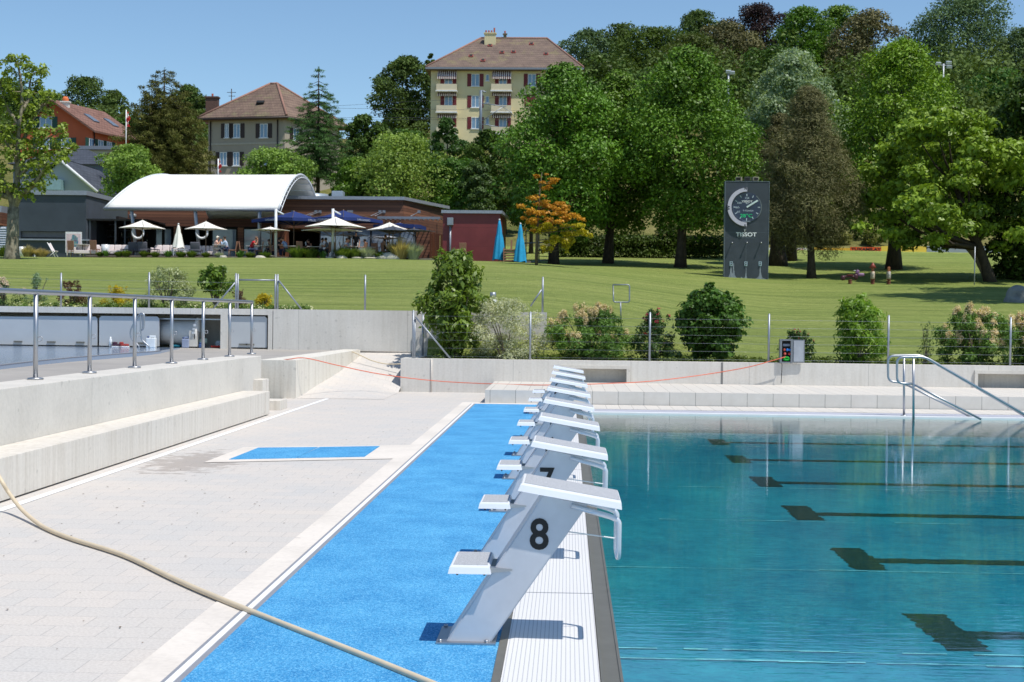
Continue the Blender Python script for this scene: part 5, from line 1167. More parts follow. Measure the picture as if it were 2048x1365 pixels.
for px,dx in ((894.5,0),(1003.5,0),(1115,0)):
    for row,(ya,yb_,a0,a1) in enumerate(((171.5,184,144,160),(214,226.5,185.5,194),(257,269.5,229,238))):
        if px==1115 and row: continue
        h=20*Y/F if px<1100 else 18*Y/F; s_,z1=sz(px,ya); _,z0=sz(px,yb_)
        m=MB(); fc.box(m,s_-h,s_+h,z0,z0+.16,0,1.35); fc.box(m,s_-h,s_+h,z0+.16,z1,1.25,1.35); fc.box(m,s_-h,s_-h+.1,z0+.16,z1,0,1.25); fc.box(m,s_+h-.1,s_+h,z0+.16,z1,0,1.25); o=m.build('balcony',M_balc,r)
        m=MB(); fc.box(m,s_-h-.08,s_+h+.08,z0-.16,z0-.002,0,1.45); m.build('balcony_slab',M_frame,o)
        _,za=sz(px,a0); _,zb2=sz(px,a1); w2=h*.95; p=[fc.A+fc.e*(s_+q)+fc.n*oo+Vector((0,0,zz)) for q,oo,zz in ((-w2,.05,za+.1),(w2,.05,za+.1),(w2,.8,zb2+.3),(-w2,.8,zb2+.3))]
        m=MB(); dn=Vector((0,0,-.05)); m.add(p+[q+dn for q in p],[(0,1,2,3),(7,6,5,4),(0,4,5,1),(1,5,6,2),(2,6,7,3),(3,7,4,0)]); fc.box(m,s_-w2,s_+w2,zb2-.02,zb2+.29,.77,.80); m.build('awning',NS.m,r)
        s2,zt1=sz(px+4,a1+2); _,zt0=sz(px+4,ya+3); window(fc,r,s_+.15,z0+.2,min(za,z0+2.25),16*Y/F,M_mar,sill=False,shutw=.5)
# --- beige house
Am=(-38.9,152.0); Bm=(-30.2,150.0); Cm=(-25.7,158.2); Dm=(Am[0]+Cm[0]-Bm[0],Am[1]+Cm[1]-Bm[1])
ze=atY(560,236,150).z; zb=terr(-33,152)-2
r=thing('beige_house','beige two storey house with brown shutters and pyramid tile roof','house',((Am[0]+Cm[0])/2,154,zb)); M_bei=stucco('stucco_beige',(166,156,140))
m=MB(); m.poly_prism([Am,Bm,Cm,Dm],zb,ze); m.build('wall',M_bei,r)
cxm=Vector(((Am[0]+Cm[0])/2,(Am[1]+Cm[1])/2)); ev=[tuple(cxm+(Vector(q)-cxm)*1.16) for q in (Am,Bm,Cm,Dm)]
zr=atY(531,168,cxm.y).z; rf=hip(r,'roof',ev,ze+.15,[tuple(cxm+Vector((-.6,.1))),tuple(cxm+Vector((.2,-.1)))],zr,M_roofA,.3)
m=MB(); m.tube([(p[0],p[1],ze-.05) for p in ev+[ev[0]]],.12,6); m.build('gutter',M_gut,r)
M_brn=plain('shutter_brown',(52,38,34),.6); f1=Face(Am,Bm); f2=Face(Bm,Cm)
for yt,yb_,lst in ((248,276,((454,9),(474,15),(528,17))),(305,332,((447,16),(473,14),(528,17)))):
    for px,wp in lst:
        s_,z1=f1.px(px,yt); _,z0=f1.px(px,yb_); window(f1,r,s_,z0,z1,wp*150/F,M_brn,shutw=9*150/F*(1 if px not in(454,) else .9))
for px,yt,yb_ in ((592,258,282),(625,266,286)):
    s_,z1=f2.px(px,yt); _,z0=f2.px(px,yb_); window(f2,r,s_,z0,z1,1.0,M_brn,shutw=.5)
m=MB(); s_,z_=f1.px(480,288); f1.box(m,0,f1.len,z_-.1,z_+.1,.002,.05); m.build('string_course',plain('course_pale',(176,168,152),.9),r)
m=MB(); s_,z1=f1.px(556,240); q=f1.A+f1.e*s_+f1.n*.1; m.tube([(q.x,q.y,z1),(q.x,q.y,zb+1)],.07,6); q=f1.A+f1.e*.3+f1.n*.1; m.tube([(q.x,q.y,z1),(q.x,q.y,zb+1)],.07,6); m.build('drain_pipe',M_gut,r)
m=MB(); p=atY(521,207,152); m.obox(p,(.8,.5,.45),Matrix.Rotation(.6,3,'X')); m.build('roof_window',M_dark,rf)
chim(rf,425,197,222,156,24,plain('brick_dark',(96,72,64),.9,0,.3,8),1)
p=atY(463,178,155); m=MB(); m.tube([(p.x,155,p.z),(p.x,155,p.z-3.5)],.05,5); m.tube([(p.x-.5,155,p.z-.4),(p.x+.5,155,p.z-.4)],.03,4); m.tube([(p.x-.3,155,p.z-.8),(p.x+.4,155,p.z-.8)],.03,4); m.build('antenna',M_gut,rf)
# --- orange house
Ao=(-58.7,149.5); Bo=(-50.85,150); Co=(-48.6,158.2); Do=(Ao[0]+Co[0]-Bo[0],Ao[1]+Co[1]-Bo[1])
ze=atY(172,257,150).z; zr=atY(100,205,150).z; zb=terr(-53,150)-3; M_ora=stucco('stucco_orange',(196,100,66))
r=thing('orange_house','orange gabled house with white chimney and green shutters','house',(-54,153,zb)); m=MB()
rid0=((Ao[0]+Bo[0])/2,(Ao[1]+Bo[1])/2); rid1=((Do[0]+Co[0])/2,(Do[1]+Co[1])/2)
V=[(p[0],p[1],z) for z in (zb,ze) for p in (Ao,Bo,Co,Do)]+[(rid0[0],rid0[1],zr-.2),(rid1[0],rid1[1],zr-.2)]
m.add(V,[(3,2,1,0),(0,1,5,8,4),(1,2,6,5),(2,3,7,9,6),(3,0,4,7),(5,6,9,8),(7,4,8,9)]); m.build('wall',M_ora,r)
up2=Vector((Co[0]-Bo[0],Co[1]-Bo[1],0)).normalized(); sd2=Vector((Bo[0]-Ao[0],Bo[1]-Ao[1],0)).normalized()
for sg in (1,-1):
    R0=Vector((rid0[0],rid0[1],zr))-up2*.9; R1=Vector((rid1[0],rid1[1],zr))+up2*.6; e_=(Vector((Bo[0],Bo[1],ze)) if sg==1 else Vector((Ao[0],Ao[1],ze))); sl=(e_-Vector((rid0[0],rid0[1],zr))).normalized()
    ln=(e_-Vector((rid0[0],rid0[1],zr))).length+.9; nn=Vector((0,0,.22)); m=MB(); P4=[R0,R0+sl*ln,R1+sl*ln,R1]
    m.add([p+nn for p in P4]+P4,[(0,1,2,3) if sg==1 else (3,2,1,0),(4,5,6,7),(0,4,5,1),(1,5,6,2),(2,6,7,3),(3,7,4,0)]); rf=m.build('roof',M_roofC,r)
    if sg==1:
        for u,v in ((.50,.35),(.50,.72)):
            p=R0+sl*ln*u+(R1-R0)*v+nn; xx=(R1-R0).normalized(); zz=sl.cross(xx)*-1; Mx=Matrix((sl,xx,sl.cross(xx))).transposed(); m=MB(); m.obox(p+Vector((0,0,.08)),(1.4,1.0,.12),Mx); m.build('roof_window',plain('sky_gl',(110,120,132),.2),rf)
        chim(rf,131,206,224,150.5,15,plain('chim_white',(222,218,210),.8),0); c=atY(131,206,150.5); m=MB(); m.lathe([(.32,0),(.36,.25),(.2,.5),(0,.5)],(c.x,150.5,c.z+.15),10); m.build('chimney_cap',plain('cap_or',(210,110,60),.8),rf)
fo=Face(Ao,Bo); fo2=Face(Bo,Co); M_grn=plain('shutter_green',(30,72,62),.6)
for px,yt,yb_,w in ((92,234,256,1.3),(55,234,256,1.3),(88,276,298,1.2),(132,276,296,1.0)):
    s_,z1=fo.px(px,yt); _,z0=fo.px(px,yb_); window(fo,r,s_,z0,z1,w,M_grn,shutw=.55)
for px,yt,yb_ in ((183,278,298),(201,281,297),(218,284,297)):
    s_,z1=fo2.px(px,yt); _,z0=fo2.px(px,yb_); window(fo2,r,s_,z0,z1,1.0,M_grn,shutw=.6)
m=MB(); q=Vector((Bo[0],Bo[1],0))+fo2.n*.12+fo2.e*.2; m.tube([(q.x,q.y,ze),(q.x,q.y,zb)],.07,6); m.build('drain_pipe',M_gut,r)
# --- pale gabled house with slate roof and low annex
Y=122; p0=atY(118,300,Y); ridge=atY(140,300,Y).z; r=thing('slate_house','white gabled house with dark slate roofs behind the grey pavilion','house',(p0.x,Y,terr(p0.x,Y)))
M_wh=stucco('stucco_white',(168,176,178)); g0=terr(p0.x,Y)-1
a=atY(60,385,Y); b_=atY(188,378,Y); t=atY(122,322,Y)
m=MB(); m.xz_prism([(a.x,g0),(b_.x,g0),(b_.x,b_.z-.1),(t.x,t.z),(a.x,b_.z-.1)],Y,Y+9); m.build('wall',M_wh,r)
m=MB(); m.add([(t.x-.1,Y-.5,t.z+.25),(b_.x+.5,Y-.5,b_.z-.2),(b_.x+2.0,Y+10,b_.z-.2),(t.x-.1,Y+10,t.z+.25),(t.x-.1,Y-.5,t.z+.0),(b_.x+.5,Y-.5,b_.z-.45),(b_.x+2.0,Y+10,b_.z-.45),(t.x-.1,Y+10,t.z)],[(0,1,2,3),(0,4,5,1),(1,5,6,2),(2,6,7,3)]); m.add([(t.x,Y-.5,t.z+.25),(a.x-.5,Y-.5,b_.z-.2),(a.x-.5,Y+10,b_.z-.2),(t.x,Y+10,t.z+.25)],[(3,2,1,0)]); m.build('roof',M_slate,r)
m=MB(); m.tube([(t.x,Y-.55,t.z+.1),(b_.x+.5,Y-.55,b_.z-.33)],.12,6); m.build('barge_board',M_frame,r)
c=atY(113,345,Y); m=MB(); m.box(c.x-.7,c.x+.7,Y-.9,Y,c.z-1.6,c.z-.7); m.build('balcony',plain('balc_gl',(130,160,165),.2),r)
Y=134; c0=atY(130,300,Y); c1=atY(214,330,Y); r=thing('slate_annex','grey slate roofed annex with lead clad dormer left of the light green tree','house',(c0.x,Y,terr(c0.x,Y)))
m=MB(); m.xz_prism([(c0.x-5,terr(c0.x,Y)-2),(c1.x,terr(c0.x,Y)-2),(c1.x,c1.z),(c0.x-5,c1.z)],Y,Y+8); m.build('wall',plain('lead_grey',(110,120,132),.6,.1,.15,3),r)
m=MB(); zt2=atY(140,302,Y+5).z; zz=c1.z
m.add([(c0.x-5.5,Y-.4,zz),(c1.x+.4,Y-.4,zz),(c1.x+.4,Y+8.4,zz),(c0.x-5.5,Y+8.4,zz),(c0.x-1,Y+4,zt2),(c1.x-3.2,Y+4,zt2)],[(0,1,5,4),(1,2,5),(2,3,4,5),(3,0,4),(3,2,1,0)]); m.build('roof',M_slate,r)
Y=142; c0=atY(160,300,Y); c1=atY(236,318,Y); r=thing('flat_annex','cream flat roofed annex with a grey roof edge beside the orange house','building',(c0.x,Y,terr(c0.x,Y)))
m=MB(); m.box(c0.x,c1.x,Y,Y+7,terr(c0.x,Y)-2,c0.z); m.build('wall',stucco('stucco_cream',(214,206,176)),r); m=MB(); m.box(c0.x-.5,c1.x+.4,Y-.5,Y+7.4,c0.z+.003,c0.z+.35); m.build('roof',M_gutg,r)
# ================================================================ MASTS, FLAGS, OVERHEAD LINE
def pole(name,lab,cat,px,top,bot,Y,rad,mat=M_galv):
    a=atY(px,top,Y); b_=atY(px,bot,Y); r=thing(name,lab,cat,(a.x,Y,b_.z)); m=MB(); m.tube([(a.x,Y,b_.z-1),(a.x,Y,a.z)],rad,8); m.build('pole',mat,r); return r,a,b_
r,a,b_=pole('catenary_mast','grey railway catenary mast in front of the yellow building','mast',962,181,290,168,.17,plain('mast_grey',(110,122,134),.5,.3))
m=MB(); P_=lambda x,y: atY(x,y,168); m.tube([P_(964,207),P_(1012,214)],.06,5); m.tube([P_(963,243),P_(1006,214)],.05,5); m.tube([P_(964,249),P_(996,254)],.05,5); m.tube([P_(1004,214),P_(1018,222),P_(1030,234)],.04,5); m.tube([P_(962,182),P_(972,185)],.1,5); m.build('cantilever_arm',M_galv,r)
r=thing('overhead_wire','thin overhead railway wires crossing before the houses','wire',P_(900,212)); m=MB()
for y0,y1,d in ((213,186,0),(217,217,0),(232,236,3),(240,236,0)):
    m.tube(smoothpath([atY(660,y0+ (4 if d else 0),168),atY(862,(y0+y1)/2+2,168),atY(1100,y1+6,168)],4),.018,3)
m.build('wires',plain('wire_dark',(60,62,66),.6),r)
def flag(px,top,bot,Y,f0,f1,w,lab):
    r,a,b_=pole('flag_pole',lab,'flag',px,top,bot,Y,.045,M_white); x=a.x; z1=atY(px,f0,Y).z; z0=atY(px,f1,Y).z; W_=w*Y/F; n=12; m=MB(); vs=[]
    for i in range(n+1):
        z=z1+(z0-z1)*i/n
        for j in range(4): vs.append((x+.06+W_*j/3*(1-.25*math.sin(i*.9)),Y+.12*math.sin(i*.8+j*1.3),z))
    m.add(vs,[(i*4+j,i*4+j+1,i*4+j+5,i*4+j+4) for i in range(n) for j in range(3)]); N=NT('flag_cloth_%d'%px); g=N.coord(); sx=N.n('SeparateXYZ'); N.l(g,sx.inputs[0]); hh=(z1-z0)
    f=N.math('FRACT',N.math('DIVIDE',N.math('SUBTRACT',sx.outputs['Z'],z0),hh/2)); fx=N.math('ABSOLUTE',N.math('SUBTRACT',sx.outputs['X'],x+.06+W_/2)); fz=N.math('ABSOLUTE',N.math('SUBTRACT',f,.5))
    c_=N.math('MAXIMUM',N.math('MULTIPLY',N.math('LESS_THAN',fx,W_*.12),N.math('LESS_THAN',fz,.28)),N.math('MULTIPLY',N.math('LESS_THAN',fx,W_*.36),N.math('LESS_THAN',fz,.09)))
    N.base(N.mix(c_,lin((196,38,36)),lin((235,232,228)))); m.build('flag_cloth',N.m,r)
flag(252.5,220,300,120,224,254,5,'red and white cross flag hanging beside the spruce'); flag(436.5,318,350,104,322,345,4,'small red and white flag behind the white canopy')
def lightmast(px,top,bot,Y,lab,heads):
    r,a,b_=pole('floodlight_mast',lab,'light mast',px,top,bot,Y,.10)
    m=MB()
    for dx,dz in heads: m.obox((a.x+dx,Y,a.z+dz),(.5,.35,.3),Matrix.Rotation(.3,3,'X'),.04)
    m.tube([(a.x+min(h[0] for h in heads),Y,a.z-.15),(a.x+max(h[0] for h in heads),Y,a.z-.15)],.05,5); m.build('lamp_head',plain('lamp_gr',(190,196,202),.4,.3),r)
lightmast(1887,128,210,140,'floodlight mast with two lamp clusters above the bright maple',[(-.5,0),(.5,.1),(.55,-.3)]); lightmast(1457,146,230,140,'floodlight mast beside the right maple crown',[(0,.1),(.35,0)]); lightmast(1669,205,245,140,'floodlight mast top between poplar and bright maple',[(0,0),(.2,.1)])
pole('thin_pole','thin grey pole standing behind the perimeter boards','pole',1588,455,505,126,.09); pole('thin_pole','slim grey pole on the lawn left of the catalpa trunk','pole',1950,494,560,86,.035); pole('thin_pole','thin pole on the dry bank above the yellow board','pole',1889,460,500,128,.05); pole('thin_pole','second thin pole on the dry bank right of the yellow board','pole',1943,450,500,128,.05)
# playground fence behind the orange tree
def pfence():
    Y=100; r=thing('park_fence','tubular park fence behind the orange and yellow tree','fence',(atY(1080,530,Y).x,Y,terr(0,Y)))
    for px in (1052,1078,1098): m=MB(); m.tube([atY(px,462,Y),atY(px,530,Y)],.04,6); m.build('post',M_galv,r)
    for y0,y1 in ((462,464),(487,485),(526,520)): m=MB(); m.tube([atY(1046,y0,Y),atY(1100,y1,Y)],.04,6); m.build('rail',M_galv,r)
pfence()
# ================================================================ RESTAURANT
YR=97.0
def wood(name,c1,c2,vert=False,rowh=.16):
    N=NT(name); g=N.coord(); sx=N.n('SeparateXYZ'); N.l(g,sx.inputs[0]); q=sx.outputs['Z'] if not vert else sx.outputs['X']
    row=N.math('DIVIDE',q,rowh); f=N.math('LESS_THAN',N.math('FRACT',row),.14); idn=N.math('FLOOR',row); wn=N.n('TexWhiteNoise',noise_dimensions='1D'); N.l(idn,wn.inputs['W'])
    k=N.ramp(N.math('ADD',N.math('MULTIPLY',wn.outputs[0],.5),N.math('MULTIPLY',N.noise(N.coord((.25,1,4) if not vert else (4,1,.25)),2,5,.7),.6)),[(.25,lin(c1)),(.8,lin(c2))])
    k=N.mix(N.math('MULTIPLY',f,.75),k,tuple(v*.25 for v in lin(c1)[:3])+(1,)); N.base(k); N.b.inputs['Roughness'].default_value=.75; return N.m
M_wood=wood('wood_cladding',(84,52,40),(140,94,70),rowh=.20); M_woodv=wood('wood_vertical',(76,40,26),(130,76,48),True)
gz=atY(600,517,92).z-.05; M_roofedge=plain('roof_edge_grey',(150,156,168),.4,.3)
tag((lambda m:(m.box(atY(165,515,88).x,atY(880,515,88).x,88.6,110,gz-1.2,gz),m.build('restaurant_terrace',plain('deck_stone',(120,112,102),.9,0,.2,2,world=True)))[1])(MB()),kind='structure')
# wooden main building
r=thing('restaurant_building','long flat roofed restaurant clad in dark red brown boards','building',(atY(700,515,YR).x,YR,gz))
xa=atY(255,500,YR+3).x; zt1=atY(685,400,YR).z; x1=atY(562,450,YR).x; x2=atY(806,450,YR).x
xb=atY(889,450,104.5).x; zd=atY(650,457,YR).z
m=MB(); m.box(x1,x2,YR,106,zd,zt1); m.box(xa,x1-.01,YR+3,YR+3.2,zd+.1,zt1-.15)
m.build('upper_wall',M_wood,r)
m=MB(); m.add([(x2+.01,YR,zd),(xb,104.5,zd),(xb,104.5,zt1),(x2+.01,YR,zt1),(x2-.2,YR+.2,zd),(xb-.3,104.5,zd),(xb-.3,104.5,zt1),(x2-.2,YR+.2,zt1)],[(0,1,2,3),(4,7,6,5),(0,4,5,1)]); m.build('side_wall',M_wood,r)
m=MB(); m.box(x1-.3,x2+.1,YR-.25,YR+9,zt1+.002,zt1+.22); m.add([(x2+.1,YR-.25,zt1+.003),(xb+.35,104.7,zt1+.003),(xb+.35,104.7,zt1+.22),(x2+.1,YR-.25,zt1+.22),(x2-2,YR+.5,zt1+.22),(xb-2.5,105,zt1+.22)],[(0,1,2,3),(3,2,5,4)]); m.build('roof',M_roofedge,r)
# ground floor: recessed dark interior, glass doors, piers
m=MB(); m.box(xa,xb-.4,YR+6,YR+6.2,gz,zt1-1.2); m.box(xa-.2,xa,YR+1,YR+6,gz,zt1-1.2); m.box(xa,x2,YR+.3,YR+6,zd+.01,zd+.05); m.build('interior_shell',plain('interior_dark',(34,28,26),.9),r)
for a,b_,c_ in ((424,474,0),(487,545,0),(640,698,0),(700,742,0),(742,832,0),(311,326,0),(328,344,0)):
    p=atY(a,457,YR+.2); q=atY(b_,515,YR+.2); m=MB(); t=.07; zT=p.z
    m.box(p.x,q.x,YR+.12,YR+.2,zT-t,zT); m.box(p.x,q.x,YR+.12,YR+.2,gz,gz+t); m.box(p.x,p.x+t,YR+.12,YR+.2,gz+t,zT-t); m.box(q.x-t,q.x,YR+.12,YR+.2,gz+t,zT-t); o=m.build('glass_door',M_dark,r)
    m=MB(); m.box(p.x+t,q.x-t,YR+.15,YR+.17,gz+t,zT-t); m.build('pane',M_glassd if False else plain('door_glass',(120,134,150),.06,.0,.25,.8,spec=.9),o)
for a,b_ in ((475,486),(545.5,556),(556,576),(832.5,842),(842.5,858),(262,280),(347,362)):
    p=atY(a,457,YR); q=atY(b_,515,YR); m=MB(); m.box(p.x,q.x,YR+.05,YR+.3,gz,zd+.0); m.build('pier',M_wood if a!=556 else M_woodv,r)
m=MB(); p=atY(858,457,YR+1.5); 
for k in range(7):
    a=atY(836+k*8,460,YR+.6+k*.9); m.box(a.x-.12,a.x+.12,YR+.6+k*.9,YR+.75+k*.9,gz,zd)
m.build('slat_screen',M_woodv,r)
# slim metal canopy over the terrace doors with stays
m=MB(); ca=atY(755,435.5,YR-2.2); cb=atY(880,436,YR-2.2); m.box(ca.x,cb.x,YR-2.25,YR-2.15,ca.z-.08,ca.z+.08)
for k in range(14): xx=ca.x+(cb.x-ca.x)*k/13; m.box(xx-.03,xx+.03,YR-2.15,YR,ca.z-.03,ca.z+.03)
o=m.build('slatted_canopy',M_gutg,r); 
for px in (585,632,640,697,703,760,768,838):
    a=atY(px,424,YR-.02); m=MB(); m.tube([a,(a.x-.35,YR-2.1,ca.z+.1)],.025,5); m.box(a.x-.1,a.x+.1,YR-.05,YR,a.z-.1,a.z+.1); m.build('stay',M_gutg,o)
# roof pieces behind
m=MB(); c=atY(625,385,YR+5); Rr=20*Y/F if False else 1.25; m.lathe([(0,.45),(1.15,.45),(1.2,0),(1.1,-.6)],(c.x,YR+5,c.z-.6),20); c=atY(676,390,YR+5); m.box(c.x-.4,c.x+.4,YR+4.6,YR+5.6,zt1+.2,c.z+.25,.05); m.build('roof_vent',plain('vent_grey',(150,162,172),.4,.3),r)
# lamps and flue
m=MB(); c=atY(838+98-100+248-248,440,YR); c=atY(252,432,YR-1); m.tube([(c.x,YR+.5,gz+1.4),(c.x,YR+.5,c.z)],.16,10); m.lathe([(0,.3),(.26,.2),(.26,-.05),(0,-.05)],(c.x,YR+.5,c.z),10); m.build('flue_pipe',plain('flue',(160,160,158),.4,.4),r)
# --- red flat roofed pavilion
Yr=93.5; a=atY(886,427,Yr); b_=atY(1000,430,Yr); c=atY(1012,436,Yr+5.5); r=thing('red_pavilion','low dark red panel clad pavilion with grey roof edge','building',((a.x+b_.x)/2,Yr,atY(990,530,Yr).z)); gr=atY(990,531,Yr).z
M_redp=NT('red_panel'); g=M_redp.coord(); sx=M_redp.n('SeparateXYZ'); M_redp.l(g,sx.inputs[0]); ff=M_redp.math('LESS_THAN',M_redp.math('FRACT',M_redp.math('DIVIDE',M_redp.math('SUBTRACT',sx.outputs['Z'],gr),1.23)),.018); M_redp.base(M_redp.mix(M_redp.math('MULTIPLY',ff,.5),M_redp.ramp(M_redp.noise(g,.8,4),[(.3,lin((106,40,44))),(.7,lin((122,50,53)))]),lin((60,24,26)))); M_redp.b.inputs['Roughness'].default_value=.5; M_redp=M_redp.m
m=MB(); m.poly_prism([(a.x,Yr),(b_.x,Yr),(c.x,Yr+5.5),(a.x,Yr+5.5)],gr-.6,a.z); m.build('wall',M_redp,r); m=MB(); m.poly_prism([(a.x-.1,Yr-.2),(b_.x+.15,Yr-.2),(c.x+.2,Yr+5.7),(a.x-.1,Yr+5.7)],a.z+.002,a.z+.2); m.build('roof',M_roofedge,r)
m=MB(); m.tube([(a.x+.5,Yr-.08,gr),(a.x+.5,Yr-.08,a.z-.8)],.07,8); m.box(a.x+.3,a.x+.7,Yr-.3,Yr-.01,a.z-.8,a.z-.3,.03); m.build('rain_pipe',M_galv,r)
r=thing('entrance_steps','low grey timber steps at the corner of the red pavilion','steps',(atY(1040,535,90).x,90,terr(atY(1040,535,90).x,90))); p=atY(1035,537,90)
for k in range(3): m=MB(); m.box(p.x-1.2+k*.15,p.x+1.0-k*.1,90+k*.35,92,p.z-.2,p.z+.16+k*.17); m.build('step',plain('step_grey',(116,104,94),.9),r)
# --- dark grey pavilion on the left
Yg2=94.5; a=atY(38,390,Yg2); b_=atY(172,389,Yg2); c=atY(262,412,104); gg=atY(100,515,Yg2).z-.4
r=thing('grey_pavilion','dark grey panel clad pavilion with a long serving hatch behind the plane tree','building',((a.x+b_.x)/2,Yg2,gg)); M_ant=plain('anthracite_panel',(60,68,78),.5,0,.12,1.2,world=True)
zt2=a.z; h0=atY(100,478,Yg2).z; h1=atY(100,463,Yg2).z; hx0=atY(41,470,Yg2).x; hx1=atY(163,470,Yg2).x
m=MB(); m.box(a.x,b_.x,Yg2,Yg2+.2,h1,zt2); m.box(a.x,b_.x,Yg2,Yg2+.2,gg,h0); m.box(a.x,hx0,Yg2,Yg2+.2,h0,h1); m.box(hx1,b_.x,Yg2,Yg2+.2,h0,h1); m.box(a.x,b_.x-.02,Yg2+.5,Yg2+9,gg,zt2-.01); m.build('front_wall',M_ant,r)
m=MB(); zo=atY(180,443,Yg2+1).z
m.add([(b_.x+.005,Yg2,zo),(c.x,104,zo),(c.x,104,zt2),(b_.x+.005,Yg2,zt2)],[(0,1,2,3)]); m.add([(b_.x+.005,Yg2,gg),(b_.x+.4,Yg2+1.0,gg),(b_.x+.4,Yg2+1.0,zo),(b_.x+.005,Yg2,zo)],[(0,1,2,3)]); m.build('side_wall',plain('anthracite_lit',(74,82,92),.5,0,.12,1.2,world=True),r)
m=MB(); m.poly_prism([(a.x-.1,Yg2-.15),(b_.x+.1,Yg2-.15),(c.x+.15,104.1),(a.x-.1,104.1)],zt2+.002,zt2+.3); m.build('roof',M_roofedge,r)
m=MB(); m.box(hx0,hx1,Yg2+.2,Yg2+.24,h0+.1,h1-.02); m.build('hatch_panel',plain('hatch_grey',(98,98,102),.5),r); m=MB(); m.box(hx0-.1,b_.x+.3,Yg2-.25,Yg2-.002,h0-.12,h0-.02); m.build('hatch_counter',M_roofedge,r)
# open bar with counter, shelves
r=thing('open_bar','dark open bar with bottles and timber counter beside the grey pavilion','bar',(atY(215,510,96).x,96,gz)); xl=atY(182,480,96).x; xr=atY(262,480,96).x
m=MB(); m.box(xl,xr+1.5,99,99.2,gz,zo); m.box(xl-.1,xr+1.5,94.6,99,zo+.003,zo+.12); m.build('bar_shell',plain('bar_black',(20,20,22),.6),r)
for px in (180,231,250): q=atY(px,480,94.7); m=MB(); m.box(q.x-.05,q.x+.05,94.65,94.75,gz,zo); m.build('bar_post',M_ant,r)
q0=atY(176,494,94.3); q1=atY(254,494,94.3); m=MB(); m.box(q0.x,q1.x,94.3,95.0,q0.z-.06,q0.z); m.build('counter_top',plain('counter_wood',(170,110,70),.5),r); m=MB(); m.box(q0.x+.2,q1.x-.2,94.45,94.9,gz,q0.z-.062); m.build('counter_front',plain('counter_dark',(52,36,30),.7),r)
for k in range(3): m=MB(); z=gz+1.2+k*.45; m.box(xl+.3,xr,98.3,98.9,z,z+.04); m.build('shelf',M_ant,r)
rng=random.Random(3)
for k in range(22):
    cc=[(60,80,60),(120,80,50),(190,190,180),(40,50,40)][k%4]; m=MB(); x=xl+.5+(k%11)*.26; z=gz+1.24+(k//11)*.45; m.lathe([(0,0),(.04,0),(.04,.2),(.015,.26),(.015,.32),(0,.32)],(x,98.6,z),8)
    tag(m.build('bottle',plain('btl%d'%(k%4),cc,.2),loc=(x,98.6,z)),'glass bottle standing on the back shelves of the open bar','bottle','bottles on the bar shelves')
# poster on easel board
p=atY(131,464,91.5); q=atY(163,506,91.5); r=thing('poster_board','pink poster board with a blue and green painted figure before the grey pavilion','poster',((p.x+q.x)/2,91.5,gz)); m=MB(); m.box(p.x,q.x,91.5,91.56,q.z,p.z); m.build('board',M_frame,r)
N=NT('poster_art'); g=N.coord(); cx_=(p.x+q.x)/2; cz_=(p.z+q.z)/2; sx=N.n('SeparateXYZ'); N.l(g,sx.inputs[0]); dx=N.math('DIVIDE',N.math('SUBTRACT',sx.outputs['X'],cx_+.05),.28); dz=N.math('DIVIDE',N.math('SUBTRACT',sx.outputs['Z'],cz_+.05),.5)
rr_=N.math('ADD',N.math('SQRT',N.math('ADD',N.math('MULTIPLY',dx,dx),N.math('MULTIPLY',dz,dz))),N.math('MULTIPLY',N.math('SUBTRACT',N.noise(g,5,3),.5),1.2))
bl=N.ramp(N.noise(g,7,3),[(.4,lin((70,110,150))),(.5,lin((120,170,150))),(.6,lin((110,100,130)))]); pk=N.ramp(N.noise(g,4,4),[(.35,lin((206,186,190))),(.55,lin((226,206,206))),(.68,lin((190,150,130)))])
N.base(N.mix(N.math('LESS_THAN',rr_,.85),pk,bl)); m=MB(); m.box(p.x+.06,q.x-.06,91.49,91.499,q.z+.07,p.z-.12); m.build('poster_print',N.m,r)
m=MB(); m.tube([(p.x+.1,91.6,p.z-.2),(p.x+.1,92.2,gz)],.025,5); m.tube([(q.x-.1,91.6,p.z-.2),(q.x-.1,92.2,gz)],.025,5); m.tube([(p.x+.1,91.53,q.z),(p.x+.1,91.53,gz)],.025,5); m.tube([(q.x-.1,91.53,q.z),(q.x-.1,91.53,gz)],.025,5); m.build('easel_leg',M_frame,r)
# wooden shed with shutter at far left
p=atY(-30,402,95); q=atY(40,515,95); r=thing('wood_shed','red brown boarded wall with a pale louvred shutter at the left edge','shed',((p.x+q.x)/2,95,gg)); zz=atY(10,451,95).z; m=MB(); m.box(p.x-2,q.x-1.3,95,97,zz,atY(10,425,95).z); m.build('upper_wall',M_wood,r); m=MB(); m.box(p.x-2,q.x-1.3,95,97,atY(10,425,95).z+.002,atY(10,412,95).z); m.build('roof',M_roofedge,r)
m=MB(); z=gg+.3
while z<zz-.05: m.obox(((p.x+q.x-1.3)/2,95.1,z),(q.x-1.3-p.x+1,.05,.14),Matrix.Rotation(-.5,3,'X')); z+=.16
m.build('louvre',plain('louvre_pale',(176,184,196),.5),r); m=MB(); m.box(p.x-2,q.x-1.3,95.3,97,gg-.3,zz-.01); m.build('wall_body',M_ant,r)
